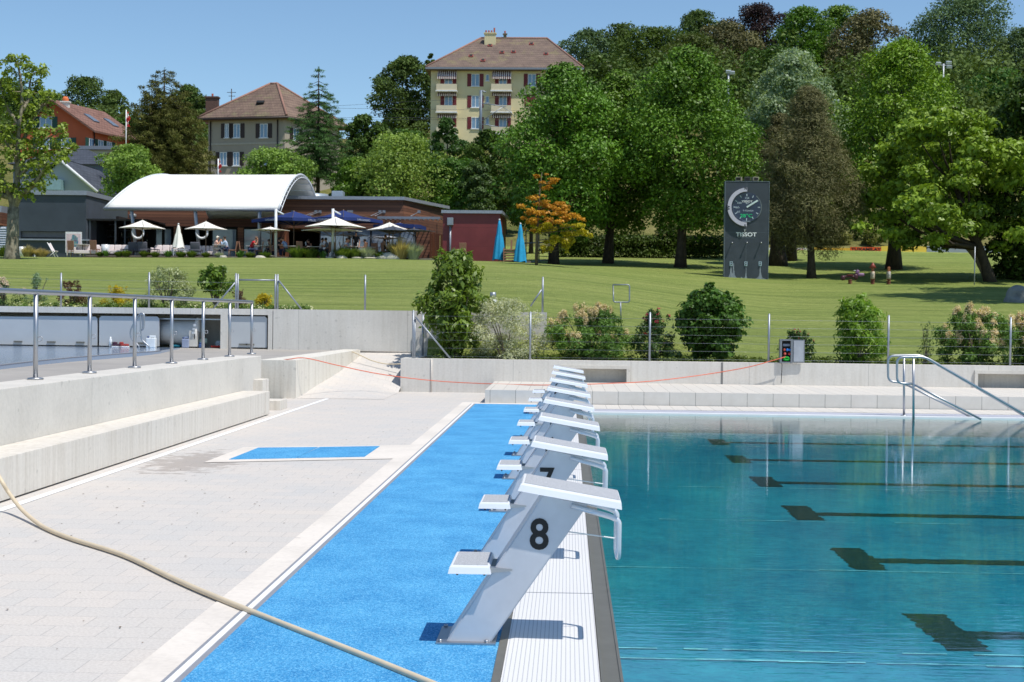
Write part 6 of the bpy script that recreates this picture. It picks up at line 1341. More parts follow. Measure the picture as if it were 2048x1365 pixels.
# --- white vaulted fabric canopy
r=thing('vaulted_canopy','large white vaulted fabric canopy on slanted steel posts','canopy',(atY(385,515,90).x,90,gz))
NV=26; NU=22
def vp(u,v):
    t=v*math.pi
    # v=0 near eave, .5 crown, 1 rear eave
    near=atY(208+u*(557-208),418+u*2,91.6); crown=atY(332+u*(604-332),350+ .5*math.sin(u*3),95.8); rear=atY(420+u*(642-420),388,100); z0=near.z
    ct=v; base=Vector(near).lerp(Vector((rear.x,rear.y,z0)),ct); s_=(1-abs(2*v-1)**2.0)
    mid=(Vector(near)+Vector((rear.x,rear.y,z0)))/2; off=Vector((crown.x-mid.x,crown.y-mid.y,crown.z-z0))
    return base+off*s_
vs=[vp(i/NU,j/NV) for j in range(NV+1) for i in range(NU+1)]; fs=[(j*(NU+1)+i,j*(NU+1)+i+1,(j+1)*(NU+1)+i+1,(j+1)*(NU+1)+i) for j in range(NV) for i in range(NU)]
m=MB(); m.smooth=True; m.add(vs,fs); M_fab=NT('white_fabric'); M_fab.base(lin((244,243,238))); M_fab.b.inputs['Roughness'].default_value=.8; tr=M_fab.n('BsdfTranslucent'); tr.inputs[0].default_value=(.8,.8,.74,1); mx=M_fab.n('MixShader'); mx.inputs[0].default_value=.06; M_fab.l(M_fab.b.outputs[0],mx.inputs[1]); M_fab.l(tr.outputs[0],mx.inputs[2]); M_fab.l(mx.outputs[0],M_fab.o.inputs[0]); M_fab=M_fab.m
M_wsteel=plain('white_steel',(214,218,222),.4,.1)
o=m.build('fabric_roof',M_fab,r); sol=o.modifiers.new('s','SOLIDIFY'); sol.thickness=.04
for u in (0,1):
    m=MB(); m.tube([vp(u,j/NV) for j in range(NV+1)],.07,6); m.build('edge_arch',M_wsteel,r)
m=MB(); m.tube([vp(1,j/NV)+Vector((.12,0,-.2)) for j in range(NV+1)],.03,6); 
for j in range(1,NV): m.tube([vp(1,j/NV),vp(1,j/NV)+Vector((.12,0,-.2))],.02,4)
m.build('truss_arch',M_wsteel,r)
for k in range(2,13,2):
    m=MB(); m.tube([vp(u,1-k/NV/1.0) +Vector((0,0,-.08)) for u in (0,.5,1)],.035,5); m.build('purlin',M_wsteel,r)
m=MB(); m.tube([vp(0,0),vp(1,0)],.11,8); m.build('eave_beam',M_gutg,r)
for a_,b2 in (((263,420),(274,516)),((390,420),(400,516)),((519,422),(519,516))): m=MB(); m.tube([atY(a_[0],a_[1],91.7),atY(b2[0],b2[1]-1,92.4)],.12,8); m.build('support_post',M_galv,r)
for px,top in ((552,418),(666,418)):
    rr2=thing('white_post','white round steel post left of the big cream parasol' if px==552 else 'white round steel post right behind the big cream parasol','post',(atY(px,515,89).x,89,gz)); m=MB(); a=atY(px,top,89); m.tube([(a.x,89,gz),(a.x,89,a.z)],.09,10); m.build('pole',M_wsteel,rr2); m=MB(); m.tube([(a.x,89,a.z-.1),(a.x+.5,89,a.z-.35)],.05,6); m.build('bracket_arm',M_wsteel,rr2)
for px,lab in ((404,'white ring shaped lifebuoy on the middle slanted post'),(276,'white ring shaped lifebuoy near the open bar')):
    c=atY(px,466,92); m=MB(); m.tube([c+Vector((.36*math.cos(a),0,.36*math.sin(a))) for a in [i*math.pi/12 for i in range(25)]],.075,8); tag(m.build('lifebuoy',M_white,loc=c),lab,'lifebuoy')
# ================================================================ PARASOLS
M_pcream=plain('parasol_cream',(240,237,228),.85,0,.04,3); M_pblue=plain('parasol_blue',(20,44,104),.8,0,.1,3); M_pchar=plain('parasol_charcoal',(66,72,84),.8,0,.1,3); M_plight=plain('parasol_grey',(176,180,186),.8,0,.06,3); M_turq=plain('parasol_turquoise',(30,150,200),.8,0,.12,4)
M_pole=plain('parasol_pole',(120,100,82),.5,.2)
def parasol(lab,px,top,eave,w,Y,mat,name='parasol',val=.0,txt=None,rot=.6,polem=None):
    c=atY(px,top,Y); z1=c.z; z0=topz(eave,px,Y); R=w/2*Y/F; r=thing(name,lab,'parasol',(c.x,Y,gz)); n=4; m=MB(); cor=[Vector((c.x+R*1.0*math.cos(rot+k*math.pi/2),Y+R*math.sin(rot+k*math.pi/2),z0)) for k in range(4)]; top_=Vector((c.x,Y,z1))
    mid=[top_.lerp(q,.5)+Vector((0,0,-.04*R)) for q in cor]; em=[(cor[k]+cor[(k+1)%4])/2+Vector((0,0,.03*R)) for k in range(4)]; ecm=[top_.lerp(q,.5)+Vector((0,0,-.09*R)) for q in em]
    V=[top_]; 
    for k in range(4): V+=[mid[k],ecm[k]]
    for k in range(4): V+=[cor[k],em[k]]
    fs=[]
    for k in range(8): fs.append((0,1+k,1+(k+1)%8)); fs.append((1+k,9+k,9+(k+1)%8,1+(k+1)%8))
    if val:
        b=len(V); 
        for k in range(8): V.append(V[9+k]+Vector((0,0,-val)))
        for k in range(8): fs.append((9+k,b+k,b+(k+1)%8,9+(k+1)%8))
    m.add(V,fs); o=m.build('canopy',mat,r); s_=o.modifiers.new('s','SOLIDIFY'); s_.thickness=.02
    m=MB(); m.tube([(c.x,Y,gz),(c.x,Y,z1+.06)],.03,8); p_=m.build('pole',polem or M_pole,r)
    m=MB(); 
    for q in cor+em: m.tube([top_+Vector((0,0,-.35*R)),(top_.lerp(q,.6))+Vector((0,0,-.08*R))],.014,4)
    for q in cor: m.tube([top_+Vector((0,0,-.03)),q+Vector((0,0,-.02))],.014,4)
    m.build('ribs',M_pole,r); m=MB(); m.lathe([(0,0),(.32,0),(.32,.05),(.05,.09),(0,.09)],(c.x,Y,gz),14); m.build('base',M_steelD,r)
    if txt:
        for k in range(4):
            a_,b2=cor[k],cor[(k+1)%4]; d=(b2-a_); 
            if (Vector((-d.y,d.x))).dot(Vector((0,-1)))*-1>0.2 or True:
                nn=Vector((d.y,-d.x,0)).normalized(); 
                if nn.y<-.25: text('lettering',txt,.17,(a_+b2)/2+nn*.03+Vector((0,0,.01*R-val*.55)),plain('valance_ink',(150,158,176),.8),r,right=d.normalized(),up=(0,0,1),bold=.004,sx=1.1)
                
    return r
parasol('large navy blue parasol left, with printed white lettering on its valance',588,423,441,168,91.6,M_pblue,'large_parasol',.2,'S.PELLEGRINO',rot=.16)
parasol('large navy blue parasol right, behind the big cream parasol',687,421,440,158,91.6,M_pblue,'large_parasol',.2,'S.PELLEGRINO',rot=.16)
parasol('navy blue parasol in deep shade behind the charcoal parasols',800,446,452,120,93,M_pblue,'large_parasol',.25)
parasol('cream square parasol in front of the open bar',285,440.5,457,92,89.6,M_pcream,rot=.35)
parasol('cream square parasol in front of the first glass door',412,443,459,85,90.2,M_pcream,rot=.15)
parasol('small low cream parasol behind the left white post',541,454,461,78,88.7,M_pcream,rot=.15)
parasol('big cream parasol in front of the navy parasols',671,434,454.5,122,88.2,M_pcream,rot=.2)
parasol('wide cream parasol just below the big cream one',664,453,462,122,89.2,M_pcream,rot=.15)
parasol('cream parasol left of the charcoal parasols',779,445,461,92,89.9,M_pcream,rot=.1)
parasol('charcoal parasol tilted in front of the glass doors',786,452,463,96,88.5,M_pchar,rot=.3)
parasol('charcoal parasol closest to the timber slat screen',828,457,462.5,84,88.9,M_pchar,rot=.1)
parasol('pale grey parasol in shade behind the standing waiter',706,465,472,70,92.6,M_plight,rot=.2)
parasol('pale grey parasol in shade behind the charcoal parasols',775,466,477,80,92.4,M_plight,rot=.2)
def closed(lab,px,top,bot,w,Y,mat,gzz,seed=0):
    c=atY(px,top,Y); z1=c.z; z0=topz(bot,px,Y); R=w/2*Y/F; r=thing('closed_parasol',lab,'parasol',(c.x,Y,gzz)); m=MB(); m.smooth=True; n=24; vs=[]; K=9
    for i in range(K+1):
        t=i/K
        for k in range(n):
            a=2*math.pi*k/n; rad=R*(.12+.88*t**.8)*(1+.22*math.cos(6*a+seed+t*1.5)*min(1,t*2)) ; rad*= (1 if not(.28<t<.4) else .86); z=z1+(z0-z1)*t+(.10*R*math.cos(3*a+seed) if i==K else 0); vs.append((c.x+rad*math.cos(a),Y+rad*math.sin(a),z))
    m.add(vs,[(i*n+k,i*n+(k+1)%n,(i+1)*n+(k+1)%n,(i+1)*n+k) for i in range(K) for k in range(n)]+[tuple(range(n))[::-1]]); m.build('folded_canopy',mat,r)
    m=MB(); m.tube([(c.x,Y,gzz-.2),(c.x,Y,z1+.08)],.035,8); m.build('pole',M_galv,r); m=MB(); m.lathe([(0,.0),(.06,0),(.05,.08),(0,.1)],(c.x,Y,z1),8); m.build('finial',M_frame,r)
closed('closed cream parasol between the lounge seats',357,450,496,22,89.5,M_pcream,gz,1)
gt=terr(atY(1000,530,91).x,91)
closed('closed turquoise parasol on the left, before the red pavilion',999,441,520,24,91,M_turq,gt,0); closed('closed turquoise parasol on the right, beside the timber steps',1041,449,524,25,90.5,M_turq,gt,2)
# ================================================================ FURNITURE
M_wick=plain('wicker_brown',(150,110,88),.8,0,.25,14); M_wickd=plain('wicker_dark',(90,72,64),.8,0,.25,14); M_cush=plain('cushion_pale',(222,210,208),.9,0,.05,4); M_char=plain('fabric_charcoal',(88,88,98),.9)
def make_chair():
    r=thing('wicker_chair','x','chair'); m=MB(); m.box(-.24,.24,-.24,.24,.40,.46,.02); m.build('seat',M_wick,r); m=MB(); m.obox((-.25,0,.72),(.05,.46,.56),Matrix.Rotation(-.12,3,'Y'),.015); m.build('backrest',M_wick,r)
    for sx_ in (-1,1):
        for sy_ in (-1,1): m=MB(); m.tube([(sx_*.21,sy_*.21,.4),(sx_*.22,sy_*.22,0)],.02,6); m.build('leg',M_wick,r)
    return r
def make_table():
    r=thing('dining_table','x','table'); m=MB(); m.box(-.4,.4,-.4,.4,.72,.75,.01); m.build('table_top',plain('table_pale',(206,204,198),.5),r); m=MB(); m.tube([(0,0,.02),(0,0,.72)],.035,8); m.build('pedestal',M_steelD,r); m=MB(); m.box(-.25,.25,-.03,.03,0,.03); m.box(-.03,.03,-.25,.25,.0,.031); m.build('foot',M_steelD,r); return r
def make_sofa():
    r=thing('lounge_sofa','x','sofa'); m=MB(); m.box(-.75,.75,-.38,.38,.14,.36,.03); m.box(-.78,.78,.30,.42,.14,.66,.03); m.box(-.84,-.74,-.38,.42,.14,.55,.03); m.build('sofa_frame',M_cush,r)
    for k in(-1,0,1): m=MB(); m.smooth=True; m.obox((k*.48,.22,.54),(.46,.16,.40),Matrix.Rotation(-.15,3,'X'),.06); m.build('cushion',M_cush,r)
    for sx_ in(-.7,.7):
        m=MB(); m.tube([(sx_,-.3,.14),(sx_,-.3,0)],.025,6); m.build('leg',M_steelD,r); m=MB(); m.tube([(sx_,.3,.14),(sx_,.3,0)],.025,6); m.build('leg',M_steelD,r)
    return r
ch=make_chair(); tb=make_table(); so=make_sofa(); first={}
def place(proto,px,Y,rz,lab,group,gzz=None,scale=None):
    p=atY(px,515,Y); loc=(p.x,Y,gz if gzz is None else gzz)
    if proto.name not in first: first[proto.name]=1; o=proto; o.location=loc; o.rotation_euler=(0,0,rz); o['label']=lab; o['group']=group; 
    else: o=dup(proto,loc,rz,lab,group,scale)
    return o
G='wicker chairs on the restaurant terrace'
for px,Y,rz,lab in ((145,91,1.4,'wicker chair in front of the pink poster'),(190,90.4,1.4,'wicker chair left of the first white planter'),(466,89.8,math.pi,'wicker chair behind the man in the pale shirt'),(487,89.8,.2,'wicker chair directly left of the man in red'),(517,89.6,math.pi+.3,'wicker chair directly right of the man in red'),(548,89.4,.4,'wicker chair right behind the left white post'),(603,89.3,1.2,'empty wicker chair alone between the post and the big parasol'),(630,91.5,.3,'wicker chair in shade below the big cream parasol'),(664,89.8,1.8,'dark wicker chair left of the second white post'),(688,89.6,.2,'wicker chair right of the big parasol pole'),(724,89.6,math.pi-.3,'wicker chair below the standing waiter'),(753,90.5,1.2,'wicker chair beside the standing man on the right'),(772,89.5,.5,'wicker chair closest to the large rock')):
    place(ch,px,Y,rz,lab,G)
for q,(px,lab) in enumerate(((926,'wooden lounger chair stacked against the red pavilion'),(914,'second wooden chair half hidden by the laurel top'),)): place(ch,px,92.6,math.pi/2,lab,'chairs by the red pavilion',gr+.4*(q==0))
for px,Y,lab in ((165,90.6,'dining table below the poster board'),(440,89.7,'dining table between the woman in the cap and her companion'),(506,90.6,'dining table of the man in red'),(532,89.8,'dining table left of the left white post'),(580,90.2,'dining table right of the left white post'),(628,90.6,'dining table behind the big parasol'),(704,90.0,'dining table below the standing waiter'),(745,90.6,'dining table beside the standing man on the right'),(775,90.8,'dining table nearest the slat screen')): place(tb,px,Y,0,lab,'dining tables on the restaurant terrace')
for px,Y,rz,lab in ((234,90.3,0,'pale lounge sofa between the two white planters'),(176,90.6,.2,'pale lounge sofa left of the first white planter'),(330,90.0,0,'pale lounge sofa left of the closed cream parasol'),(372,90.2,0,'pale lounge sofa right of the closed cream parasol'),(410,90.4,.1,'pale lounge sofa behind the agave')): place(so,px,Y,rz,lab,'pale lounge sofas on the terrace')
def coffee(px,Y,lab,mat=M_char):
    p=atY(px,515,Y); r=thing('coffee_table',lab,'coffee table',(p.x,Y,gz),group='low lounge tables'); m=MB(); m.box(p.x-.4,p.x+.4,Y-.25,Y+.25,gz+.38,gz+.42); m.build('table_top',mat,r)
    for a in (-.36,.36):
        for b in (-.22,.22): m=MB(); m.box(p.x+a-.02,p.x+a+.02,Y+b-.02,Y+b+.02,gz,gz+.38); m.build('leg',mat,r)
coffee(255,89.3,'dark low table before the left lounge sofa'); coffee(305,89.2,'dark low table before the second lounge sofa'); coffee(392,89.2,'dark low table right of the closed cream parasol'); coffee(360,88.9,'pale low table under the closed cream parasol',M_wsteel)
def armch(px,Y,lab):
    p=atY(px,515,Y); r=thing('grey_armchair',lab,'armchair',(p.x,Y,gz),group='grey armchairs'); m=MB(); m.smooth=True; m.obox((p.x,Y,gz+.36),(.6,.6,.2),None,.06); m.build('seat',M_char,r); m=MB(); m.smooth=True; m.obox((p.x,Y-.25,gz+.62),(.6,.14,.5),Matrix.Rotation(.15,3,'X'),.05); m.build('backrest',M_char,r)
    for a in(-.24,.24):
        for b in(-.22,.22): m=MB(); m.tube([(p.x+a,Y+b,gz+.28),(p.x+a,Y+b,gz)],.02,5); m.build('leg',M_steelD,r)
armch(287,89.2,'grey armchair right of the second white planter'); armch(392,88.9,'grey armchair before the right lounge sofa'); armch(268,89.6,'grey armchair left of the second white planter')
for px,lab in ((211,'white tapered planter left, beside the lounge sofa'),(275,'white tapered planter right, beside the grey armchair'),(43,'white box planter at the foot of the plane tree')):
    p=atY(px,515,90); g_=gz if px>100 else terr(p.x,90); r=thing('planter',lab,'planter',(p.x,90,g_)); m=MB(); m.lathe([(0,0),(.2,0),(.27,.72),(.22,.72),(.2,.6),(0,.6)],(p.x,90,g_),20); m.build('pot',M_wsteel,r); m=MB(); m.lathe([(0,.62),(.2,.62)],(p.x,90,g_),12); m.build('soil',M_soil,r)
# folding chair and bench by the plane tree
p=atY(106,516,89); g_=terr(p.x,89)+.02; r=thing('folding_chair','white folding deck chair standing on the lawn before the grey pavilion','deck chair',(p.x,89,g_)); 
for s_ in(-.25,.25): m=MB(); m.tube([(p.x-.28,89+s_,g_+.95),(p.x+.25,89+s_,g_)],.025,6); m.tube([(p.x+.22,89+s_,g_+.42),(p.x-.22,89+s_,g_)],.025,6); m.build('frame',M_frame,r)
m=MB(); m.obox((p.x-.12,89,g_+.66),(.03,.5,.55),Matrix.Rotation(-.5,3,'Y')); m.build('backrest',M_cush,r); m=MB(); m.box(p.x-.15,p.x+.24,88.75,89.25,g_+.40,g_+.44); m.build('seat',M_cush,r)
p=atY(77,512,90); g_=terr(p.x,90); r=thing('white_bench','small white bench between straw coloured grasses','bench',(p.x,90,g_)); m=MB(); m.box(p.x-.25,p.x+.25,89.8,90.2,g_+.38,g_+.46,.02); m.build('seat',M_frame,r); m=MB(); m.box(p.x-.22,p.x-.17,89.85,90.15,g_,g_+.38); m.box(p.x+.17,p.x+.22,89.85,90.15,g_,g_+.38); m.build('legs',M_frame,r)
p=atY(1020,530,90.6); g_=terr(p.x,90.6); r=thing('stacked_loungers','stack of brown slatted wooden loungers between the turquoise parasols','loungers',(p.x,90.6,g_))
for k in range(5): m=MB(); m.box(p.x-.45,p.x+.4,90.4,91,g_+.15+k*.17,g_+.22+k*.17); m.build('lounger',M_wick,r)
m=MB(); 
for a in(-.42,.36): m.box(p.x+a,p.x+a+.06,90.35,90.41,g_,g_+1.0)
m.box(p.x+.02,p.x+.12,90.6,90.9,g_+.9,g_+1.5); m.build('frame',M_wick,r)
# glasses and bottles on the tables
for px,Y,c,lab in ((536,89.8,(225,228,230),'white carafe on the table left of the left white post'),(612,89.5,(230,232,234),'white candle holder on the table beside the empty wicker chair'),(700,90,(200,220,210),'clear bottle on the table below the waiter'),(716,90,(230,232,234),'white cup on the table below the waiter'),(440,89.7,(210,220,225),'water glass on the table of the woman in the cap')):
    p=atY(px,500,Y); m=MB(); m.lathe([(0,0),(.04,0),(.035,.18),(.02,.24),(0,.24)],(p.x,Y-.1,gz+.755),10); tag(m.build('tableware',plain('tw%d'%px,c,.3),loc=(p.x,Y-.1,gz+.755)),lab,'tableware')
# ================================================================ PLANTS ALONG THE TERRACE EDGE
def tuft(px,Y,w,h,leaf,lab,n=420,seed=1,cat='grass tuft',name='grass_tuft',wide=.02,group='ornamental grasses along the terrace edge',gzz=None):
    p=atY(px,518,Y); g_=gzz if gzz is not None else terr(p.x,Y)-.02; rng=random.Random(seed); m=MB(); R=w/2*Y/F; Hh=h*Y/F
    for k in range(n):
        a=rng.uniform(0,6.283); q=rng.random()**.5; b0=Vector((p.x+math.cos(a)*R*.35*q,Y+math.sin(a)*R*.35*q,g_)); tip=b0+Vector((math.cos(a)*R*.8*q,math.sin(a)*R*.8*q,Hh*rng.uniform(.6,1.05)*(1.05-.35*q))); mid=b0.lerp(tip,.5)+Vector((0,0,Hh*.12)); s_=Vector((-math.sin(a),math.cos(a),0))*wide*rng.uniform(.7,1.4)
        m.add([b0-s_,b0+s_,mid+s_*.8,mid-s_*.8,tip],[(0,1,2,3),(3,2,4)])
    me=bpy.data.meshes.new(name); 
    o=m.build(name,leaf,loc=(p.x,Y,g_)); a_=o.data.attributes.new('rnd','FLOAT','FACE'); a_.data.foreach_set('value',[rng.random() for _ in range(len(o.data.polygons))])
    return tag(o,lab,cat,group)
L_gr=leafmat('grass_green',(50,76,30),(122,144,66),.2,.3); L_st=leafmat('grass_straw',(140,124,84),(206,190,144),.2,.35); L_ag=leafmat('agave_green',(44,80,34),(110,150,70),.35,.25); L_sil=leafmat('grass_silver',(120,134,120),(196,202,184),.2,.3)
spots=[(8,26,18,L_gr,'left of the plane tree trunk'),(56,26,20,L_st,'straw coloured, right beside the plane tree root'),(82,30,16,L_st,'straw coloured, below the serving hatch'),(200,16,8,L_gr,'before the first white planter'),(238,18,9,L_gr,'before the sofa between the planters'),(252,20,11,L_gr,'right of the sofa between the planters'),(288,18,10,L_gr,'before the grey armchair'),(310,18,9,L_gr,'left of the agave by the closed cream parasol'),(362,20,10,L_gr,'under the closed cream parasol'),(383,20,11,L_gr,'before the right lounge sofa'),(412,16,9,L_gr,'before the woman in the cap'),(438,16,9,L_sil,'silvery, before the table of the woman in the cap'),(500,18,10,L_gr,'before the man in red'),(530,22,11,L_gr,'left of the left white post'),(596,38,20,L_gr,'broad, below the empty wicker chair'),(622,34,18,L_gr,'broad, left of the tall leafy clump'),(688,40,20,L_gr,'broad, right of the big parasol pole'),(712,30,18,L_gr,'below the standing waiter'),(735,34,20,L_sil,'silvery, left of the large rock'),(762,26,13,L_gr,'low, before the large rock'),(800,48,34,L_st,'tall straw coloured, right of the large rock'),(826,36,28,L_sil,'tall silvery, at the right end of the terrace'),(790,26,22,L_ag,'leafy green, just right of the large rock')]
for i,(px,w,h,lf,wh) in enumerate(spots): tuft(px,88.2,w*1.35,h*1.45,lf,'grass tuft '+wh,n=620,seed=300+i,gzz=(gz-.12 if px>150 else None),wide=.018)
for i,(px,w,h,wh) in enumerate(((212,22,15,'below the left white planter'),(336,24,16,'below the closed cream parasol'),(480,26,18,'left of the man in red'),(646,22,18,'tall, left of the big parasol pole'))): tuft(px,88.0,w,h,L_ag,'spiky green agave '+wh,n=60,seed=340+i,cat='agave',name='agave',wide=.05,group='agaves along the terrace edge',gzz=gz-.1)
for i,(px,py,w,h,lab) in enumerate(((778,517,.75,.42,'large pale rock at the right end of the terrace bed'),(684,520,.32,.24,'rounded pale stone below the wicker chair right of the parasol pole'),(522,516,.35,.12,'flat pale stone before the dining table left of the post'),(447,518,.22,.10,'small pale stone before the seated couple'),(715,522,.4,.10,'flat stone in the bed below the waiter'),(742,524,.45,.10,'flat stone left of the large rock'),(660,521,.25,.1,'small stone below the big parasol'))):
    p=atY(px,py,88); rock('rock',lab,(p.x,88.0,gz-.08),(w,.4,h),20+i,plain('rock_pale',(190,184,170),.9,0,.2,2,world=True))
m=MB(); m.box(atY(165,515,87.8).x,atY(790,515,87.8).x,87.75,88.6,gz-1,gz-.13); tag(m.build('terrace_bed',M_soil),kind='structure')
# ================================================================ PEOPLE
def skinmesh(nodes,edges,sub=1):
    me=bpy.data.meshes.new('s'); me.from_pydata([n[0] for n in nodes],edges,[]); ob=bpy.data.objects.new('s',me); COL.objects.link(ob)
    ob.modifiers.new('k','SKIN'); 
    if not me.skin_vertices: me.skin_vertices.new() if hasattr(me.skin_vertices,'new') else None
    for i,n in enumerate(nodes):
        sv=me.skin_vertices[0].data[i]; rr=n[1]; sv.radius=(rr,rr) if not isinstance(rr,tuple) else rr; sv.use_root=(i==0)
    ob.modifiers['k'].use_smooth_shade=True
    if sub: ob.modifiers.new('u','SUBSURF').levels=sub; ob.modifiers['u'].render_levels=sub
    bpy.context.view_layer.update(); res=bpy.data.meshes.new_from_object(ob.evaluated_get(bpy.context.evaluated_depsgraph_get()))
    COL.objects.unlink(ob); bpy.data.objects.remove(ob); return res
def joints(pose,lean=.06,arm='table'):
    J={}
    if pose=='sit': pel=Vector((0,0,.52)); hz_=.50
    else: pel=Vector((0,0,.95))
    J['pel']=pel; J['wai']=pel+Vector((lean*.3,0,.16)); J['che']=pel+Vector((lean,0,.34)); J['nec']=pel+Vector((lean*1.5,0,.53)); J['hea']=pel+Vector((lean*1.8+.03,0,.66)); J['top']=pel+Vector((lean*1.8+.01,0,.77))
    for s,k in ((-1,'r'),(1,'l')):
        J['sh'+k]=J['che']+Vector((0,s*.17,.12)); 
        if arm=='table': J['el'+k]=J['sh'+k]+Vector((.12,s*.07,-.24)); J['wr'+k]=J['el'+k]+Vector((.22,-s*.09,.04))
        elif arm=='face': J['el'+k]=J['sh'+k]+Vector((.2,s*.04,-.2)); J['wr'+k]=J['el'+k]+Vector((.05,-s*.1,.22))
        else: J['el'+k]=J['sh'+k]+Vector((.0,s*.06,-.29)); J['wr'+k]=J['el'+k]+Vector((.1,-s*.02,-.22))
        J['hi'+k]=pel+Vector((0,s*.09,-.02))
        if pose=='sit': J['kn'+k]=Vector((.43,s*.11,.50)); J['an'+k]=Vector((.42,s*.11,.09)); J['to'+k]=Vector((.58,s*.12,.04))
        else: J['kn'+k]=Vector((.03,s*.10,.50)); J['an'+k]=Vector((0,s*.10,.09)); J['to'+k]=Vector((.16,s*.12,.04))
    return J
def person(px,Y,rz,lab,pose='sit',shirt=(240,240,240),pants=(40,44,60),hair=(50,36,28),skin_=(200,150,122),lean=.06,arm='table',cap=None,sleeve=.5,size=1.0,dz=0):
    J=joints(pose,lean,arm); N_=[]; E_=[]; ix={}
    def add(k,p,r,par=None): ix[k]=len(N_); N_.append((p,r)); (E_.append((ix[par],ix[k])) if par else None)
    add('pel',J['pel'],.13); add('wai',J['wai'],.115,'pel'); add('che',J['che'],.14,'wai'); add('nec',J['nec'],.05,'che'); add('hea',J['hea'],.083,'nec'); add('top',J['top'],.062,'hea')
    add('nos',J['hea']+Vector((.095,0,-.005)),.014,'hea')
    for k in 'rl':
        add('sh'+k,J['sh'+k],.055,'che'); add('el'+k,J['el'+k],.04,'sh'+k); add('wr'+k,J['wr'+k],.027,'el'+k)
        d=(J['wr'+k]-J['el'+k]).normalized(); h=J['wr'+k]+d*.06; add('ha'+k,h,(.022,.034),'wr'+k); side=Vector((0,1,0)); s=-1 if k=='r' else 1
        for q in range(4):
            ln=(.075,.085,.08,.062)[q]; b=h+d*.03+side*(q-1.5)*.018; add('f%d'%q+k,b,.009,'ha'+k); add('g%d'%q+k,b+d*ln*.6+Vector((0,0,-.01)),.008,'f%d'%q+k); add('h%d'%q+k,b+d*ln+Vector((0,0,-.035)),.007,'g%d'%q+k)
        add('t'+k,h-side*s*.04+d*.01,.010,'ha'+k); add('u'+k,h-side*s*.055+d*.045,.008,'t'+k)
        add('hi'+k,J['hi'+k],.085,'pel'); add('kn'+k,J['kn'+k],.058,'hi'+k); add('an'+k,J['an'+k],.038,'kn'+k); add('to'+k,J['to'+k],.032,'an'+k)
    p=atY(px,515,Y); r=thing('person',lab,'person',(p.x,Y,gz+dz),rz); r.scale=(size,)*3
    def put(name,me,c,ro=.8):
        me.materials.clear(); me.materials.append(plain('cloth_%d_%d_%d'%c,c,ro,0,.12,6)); 
        o=bpy.data.objects.new(name,me); COL.objects.link(o); o.parent=r; return o
    b=put('body',skinmesh(N_,E_),skin_,.6)
    sl=lambda k,t: J['sh'+k].lerp(J['el'+k],t)
    n2=[(J['pel']+Vector((0,0,.03)),.142),(J['wai'],.132),(J['che'],.158),(J['nec']-Vector((0,0,.05)),.075)]; e2=[(0,1),(1,2),(2,3)]
    for k in 'rl':
        i=len(n2); n2+=[(J['sh'+k],.072),(sl(k,.5),.062)]; e2+=[(2,i),(i,i+1)]
        if sleeve>.6: n2+=[(J['el'+k],.055),(J['wr'+k].lerp(J['el'+k],.15),.042)]; e2+=[(i+1,i+2),(i+2,i+3)]
    put('shirt',skinmesh(n2,e2),shirt)
    n3=[(J['pel'],.146)]; e3=[]
    for k in 'rl':
        i=len(n3); n3+=[(J['hi'+k],.10),(J['kn'+k],.072),(J['an'+k]+Vector((0,0,.03)),.056)]; e3+=[(0,i),(i,i+1),(i+1,i+2)]
    put('trousers',skinmesh(n3,e3),pants)
    for k in 'rl':
        m=MB(); m.smooth=True; m.obox((J['an'+k]+J['to'+k])/2+Vector((.0,0,-.03)),(.26,.1,.08),None,.03); vs=m; o=m.build('shoe',plain('shoe_dk',(40,36,34),.6),r); 
        # rebuilt in the person's own frame
        for v in o.data.vertices: v.co=v.co+Vector(r.location)
    m=MB(); c=J['hea']+Vector((-.018,0,.045)); m.smooth=True
    bm=bmesh.new(); bmesh.ops.create_icosphere(bm,subdivisions=3,radius=1)
    for v in bm.verts:
        q=v.co; q.x*=.100; q.y*=.090; q.z*=.100
        if q.x>.045: q.z=max(q.z,.035)
        if q.z<-.06: q.x*=.8
    me=bpy.data.meshes.new('hair'); bm.to_mesh(me); bm.free()
    for v in me.vertices: v.co+=c
    for pg in me.polygons: pg.use_smooth=True
    put('hair',me,hair if not cap else cap)
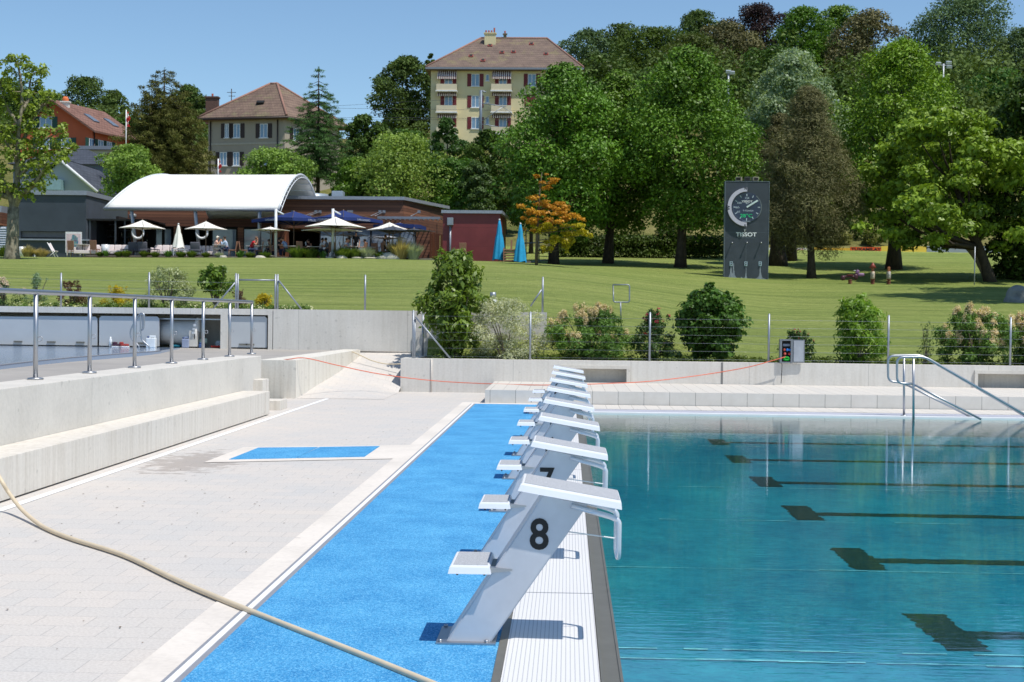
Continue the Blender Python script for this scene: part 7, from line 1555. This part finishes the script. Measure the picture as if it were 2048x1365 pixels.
    if cap:
        m=MB(); m.smooth=True; m.obox(c+Vector((.12,0,.03)),(.12,.14,.02),None,.008); o=m.build('cap_brim',plain('cap_w',cap,.8),r)
        for v in o.data.vertices: v.co=v.co+Vector(r.location)
    return r
PI=math.pi
person(431,89.6,0,'woman in a white visor cap and pale pink top seated at the left table','sit',(222,180,168),(200,186,176),(190,160,110),cap=(236,228,214),arm='face')
person(453,89.6,PI,'man in a pale blue shirt seated opposite the woman in the visor cap','sit',(176,196,220),(50,60,90),(60,50,44),arm='face',sleeve=1)
person(501,89.9,0,'man in a bright red shirt leaning over his table','sit',(196,28,44),(50,64,96),(120,90,70),lean=.2,arm='face')
person(534,93.0,0,'person in a grey shirt seated behind the left white post table','sit',(110,120,136),(50,50,60),(30,26,24))
person(542,92.8,PI,'dark haired person in a grey top seated deep in the shade left','sit',(96,104,120),(40,44,56),(24,20,20))
person(555,90.6,0,'man in a black shirt seated just right of the left white post','sit',(30,30,34),(34,34,40),(40,30,26))
person(573,90.0,PI-.3,'man in a light blue shirt seated with his back half turned','sit',(150,172,206),(36,46,80),(96,66,46),lean=.16)
person(641,90.6,.2,'person in a white top seated left under the big cream parasol','sit',(216,220,226),(60,70,90),(50,38,30))
person(655,90.4,PI,'dark haired person in a grey top under the big cream parasol','sit',(120,128,142),(44,44,54),(24,20,22))
person(682,90.3,.1,'man in a white shirt leaning forward right of the big parasol pole','sit',(214,220,230),(30,36,56),(110,76,56),lean=.2)
person(693,91.0,-.4,'person in a pale blue shirt seated left of the waiter','sit',(150,166,190),(44,44,60),(30,24,22))
person(712,91.2,-1.5,'dark clothed waiter standing behind the table','stand',(30,28,32),(24,24,28),(40,30,26),arm='down',size=1.0)
person(733,91.4,PI,'dark haired person seated right of the standing waiter','sit',(44,40,44),(30,30,36),(26,20,20))
person(767,90.2,.2,'man in a black shirt standing in profile beside the charcoal parasol','stand',(28,30,36),(40,44,56),(90,66,52),arm='down',size=.95,dz=-.12)
person(775,90.9,-1.2,'small person in a pale top seated behind the standing man','sit',(206,196,196),(60,60,80),(70,50,40),size=.85)
person(620,92.0,PI,'person in a dark red top seated in the shade of the navy parasol','sit',(90,36,34),(34,34,44),(40,28,24))
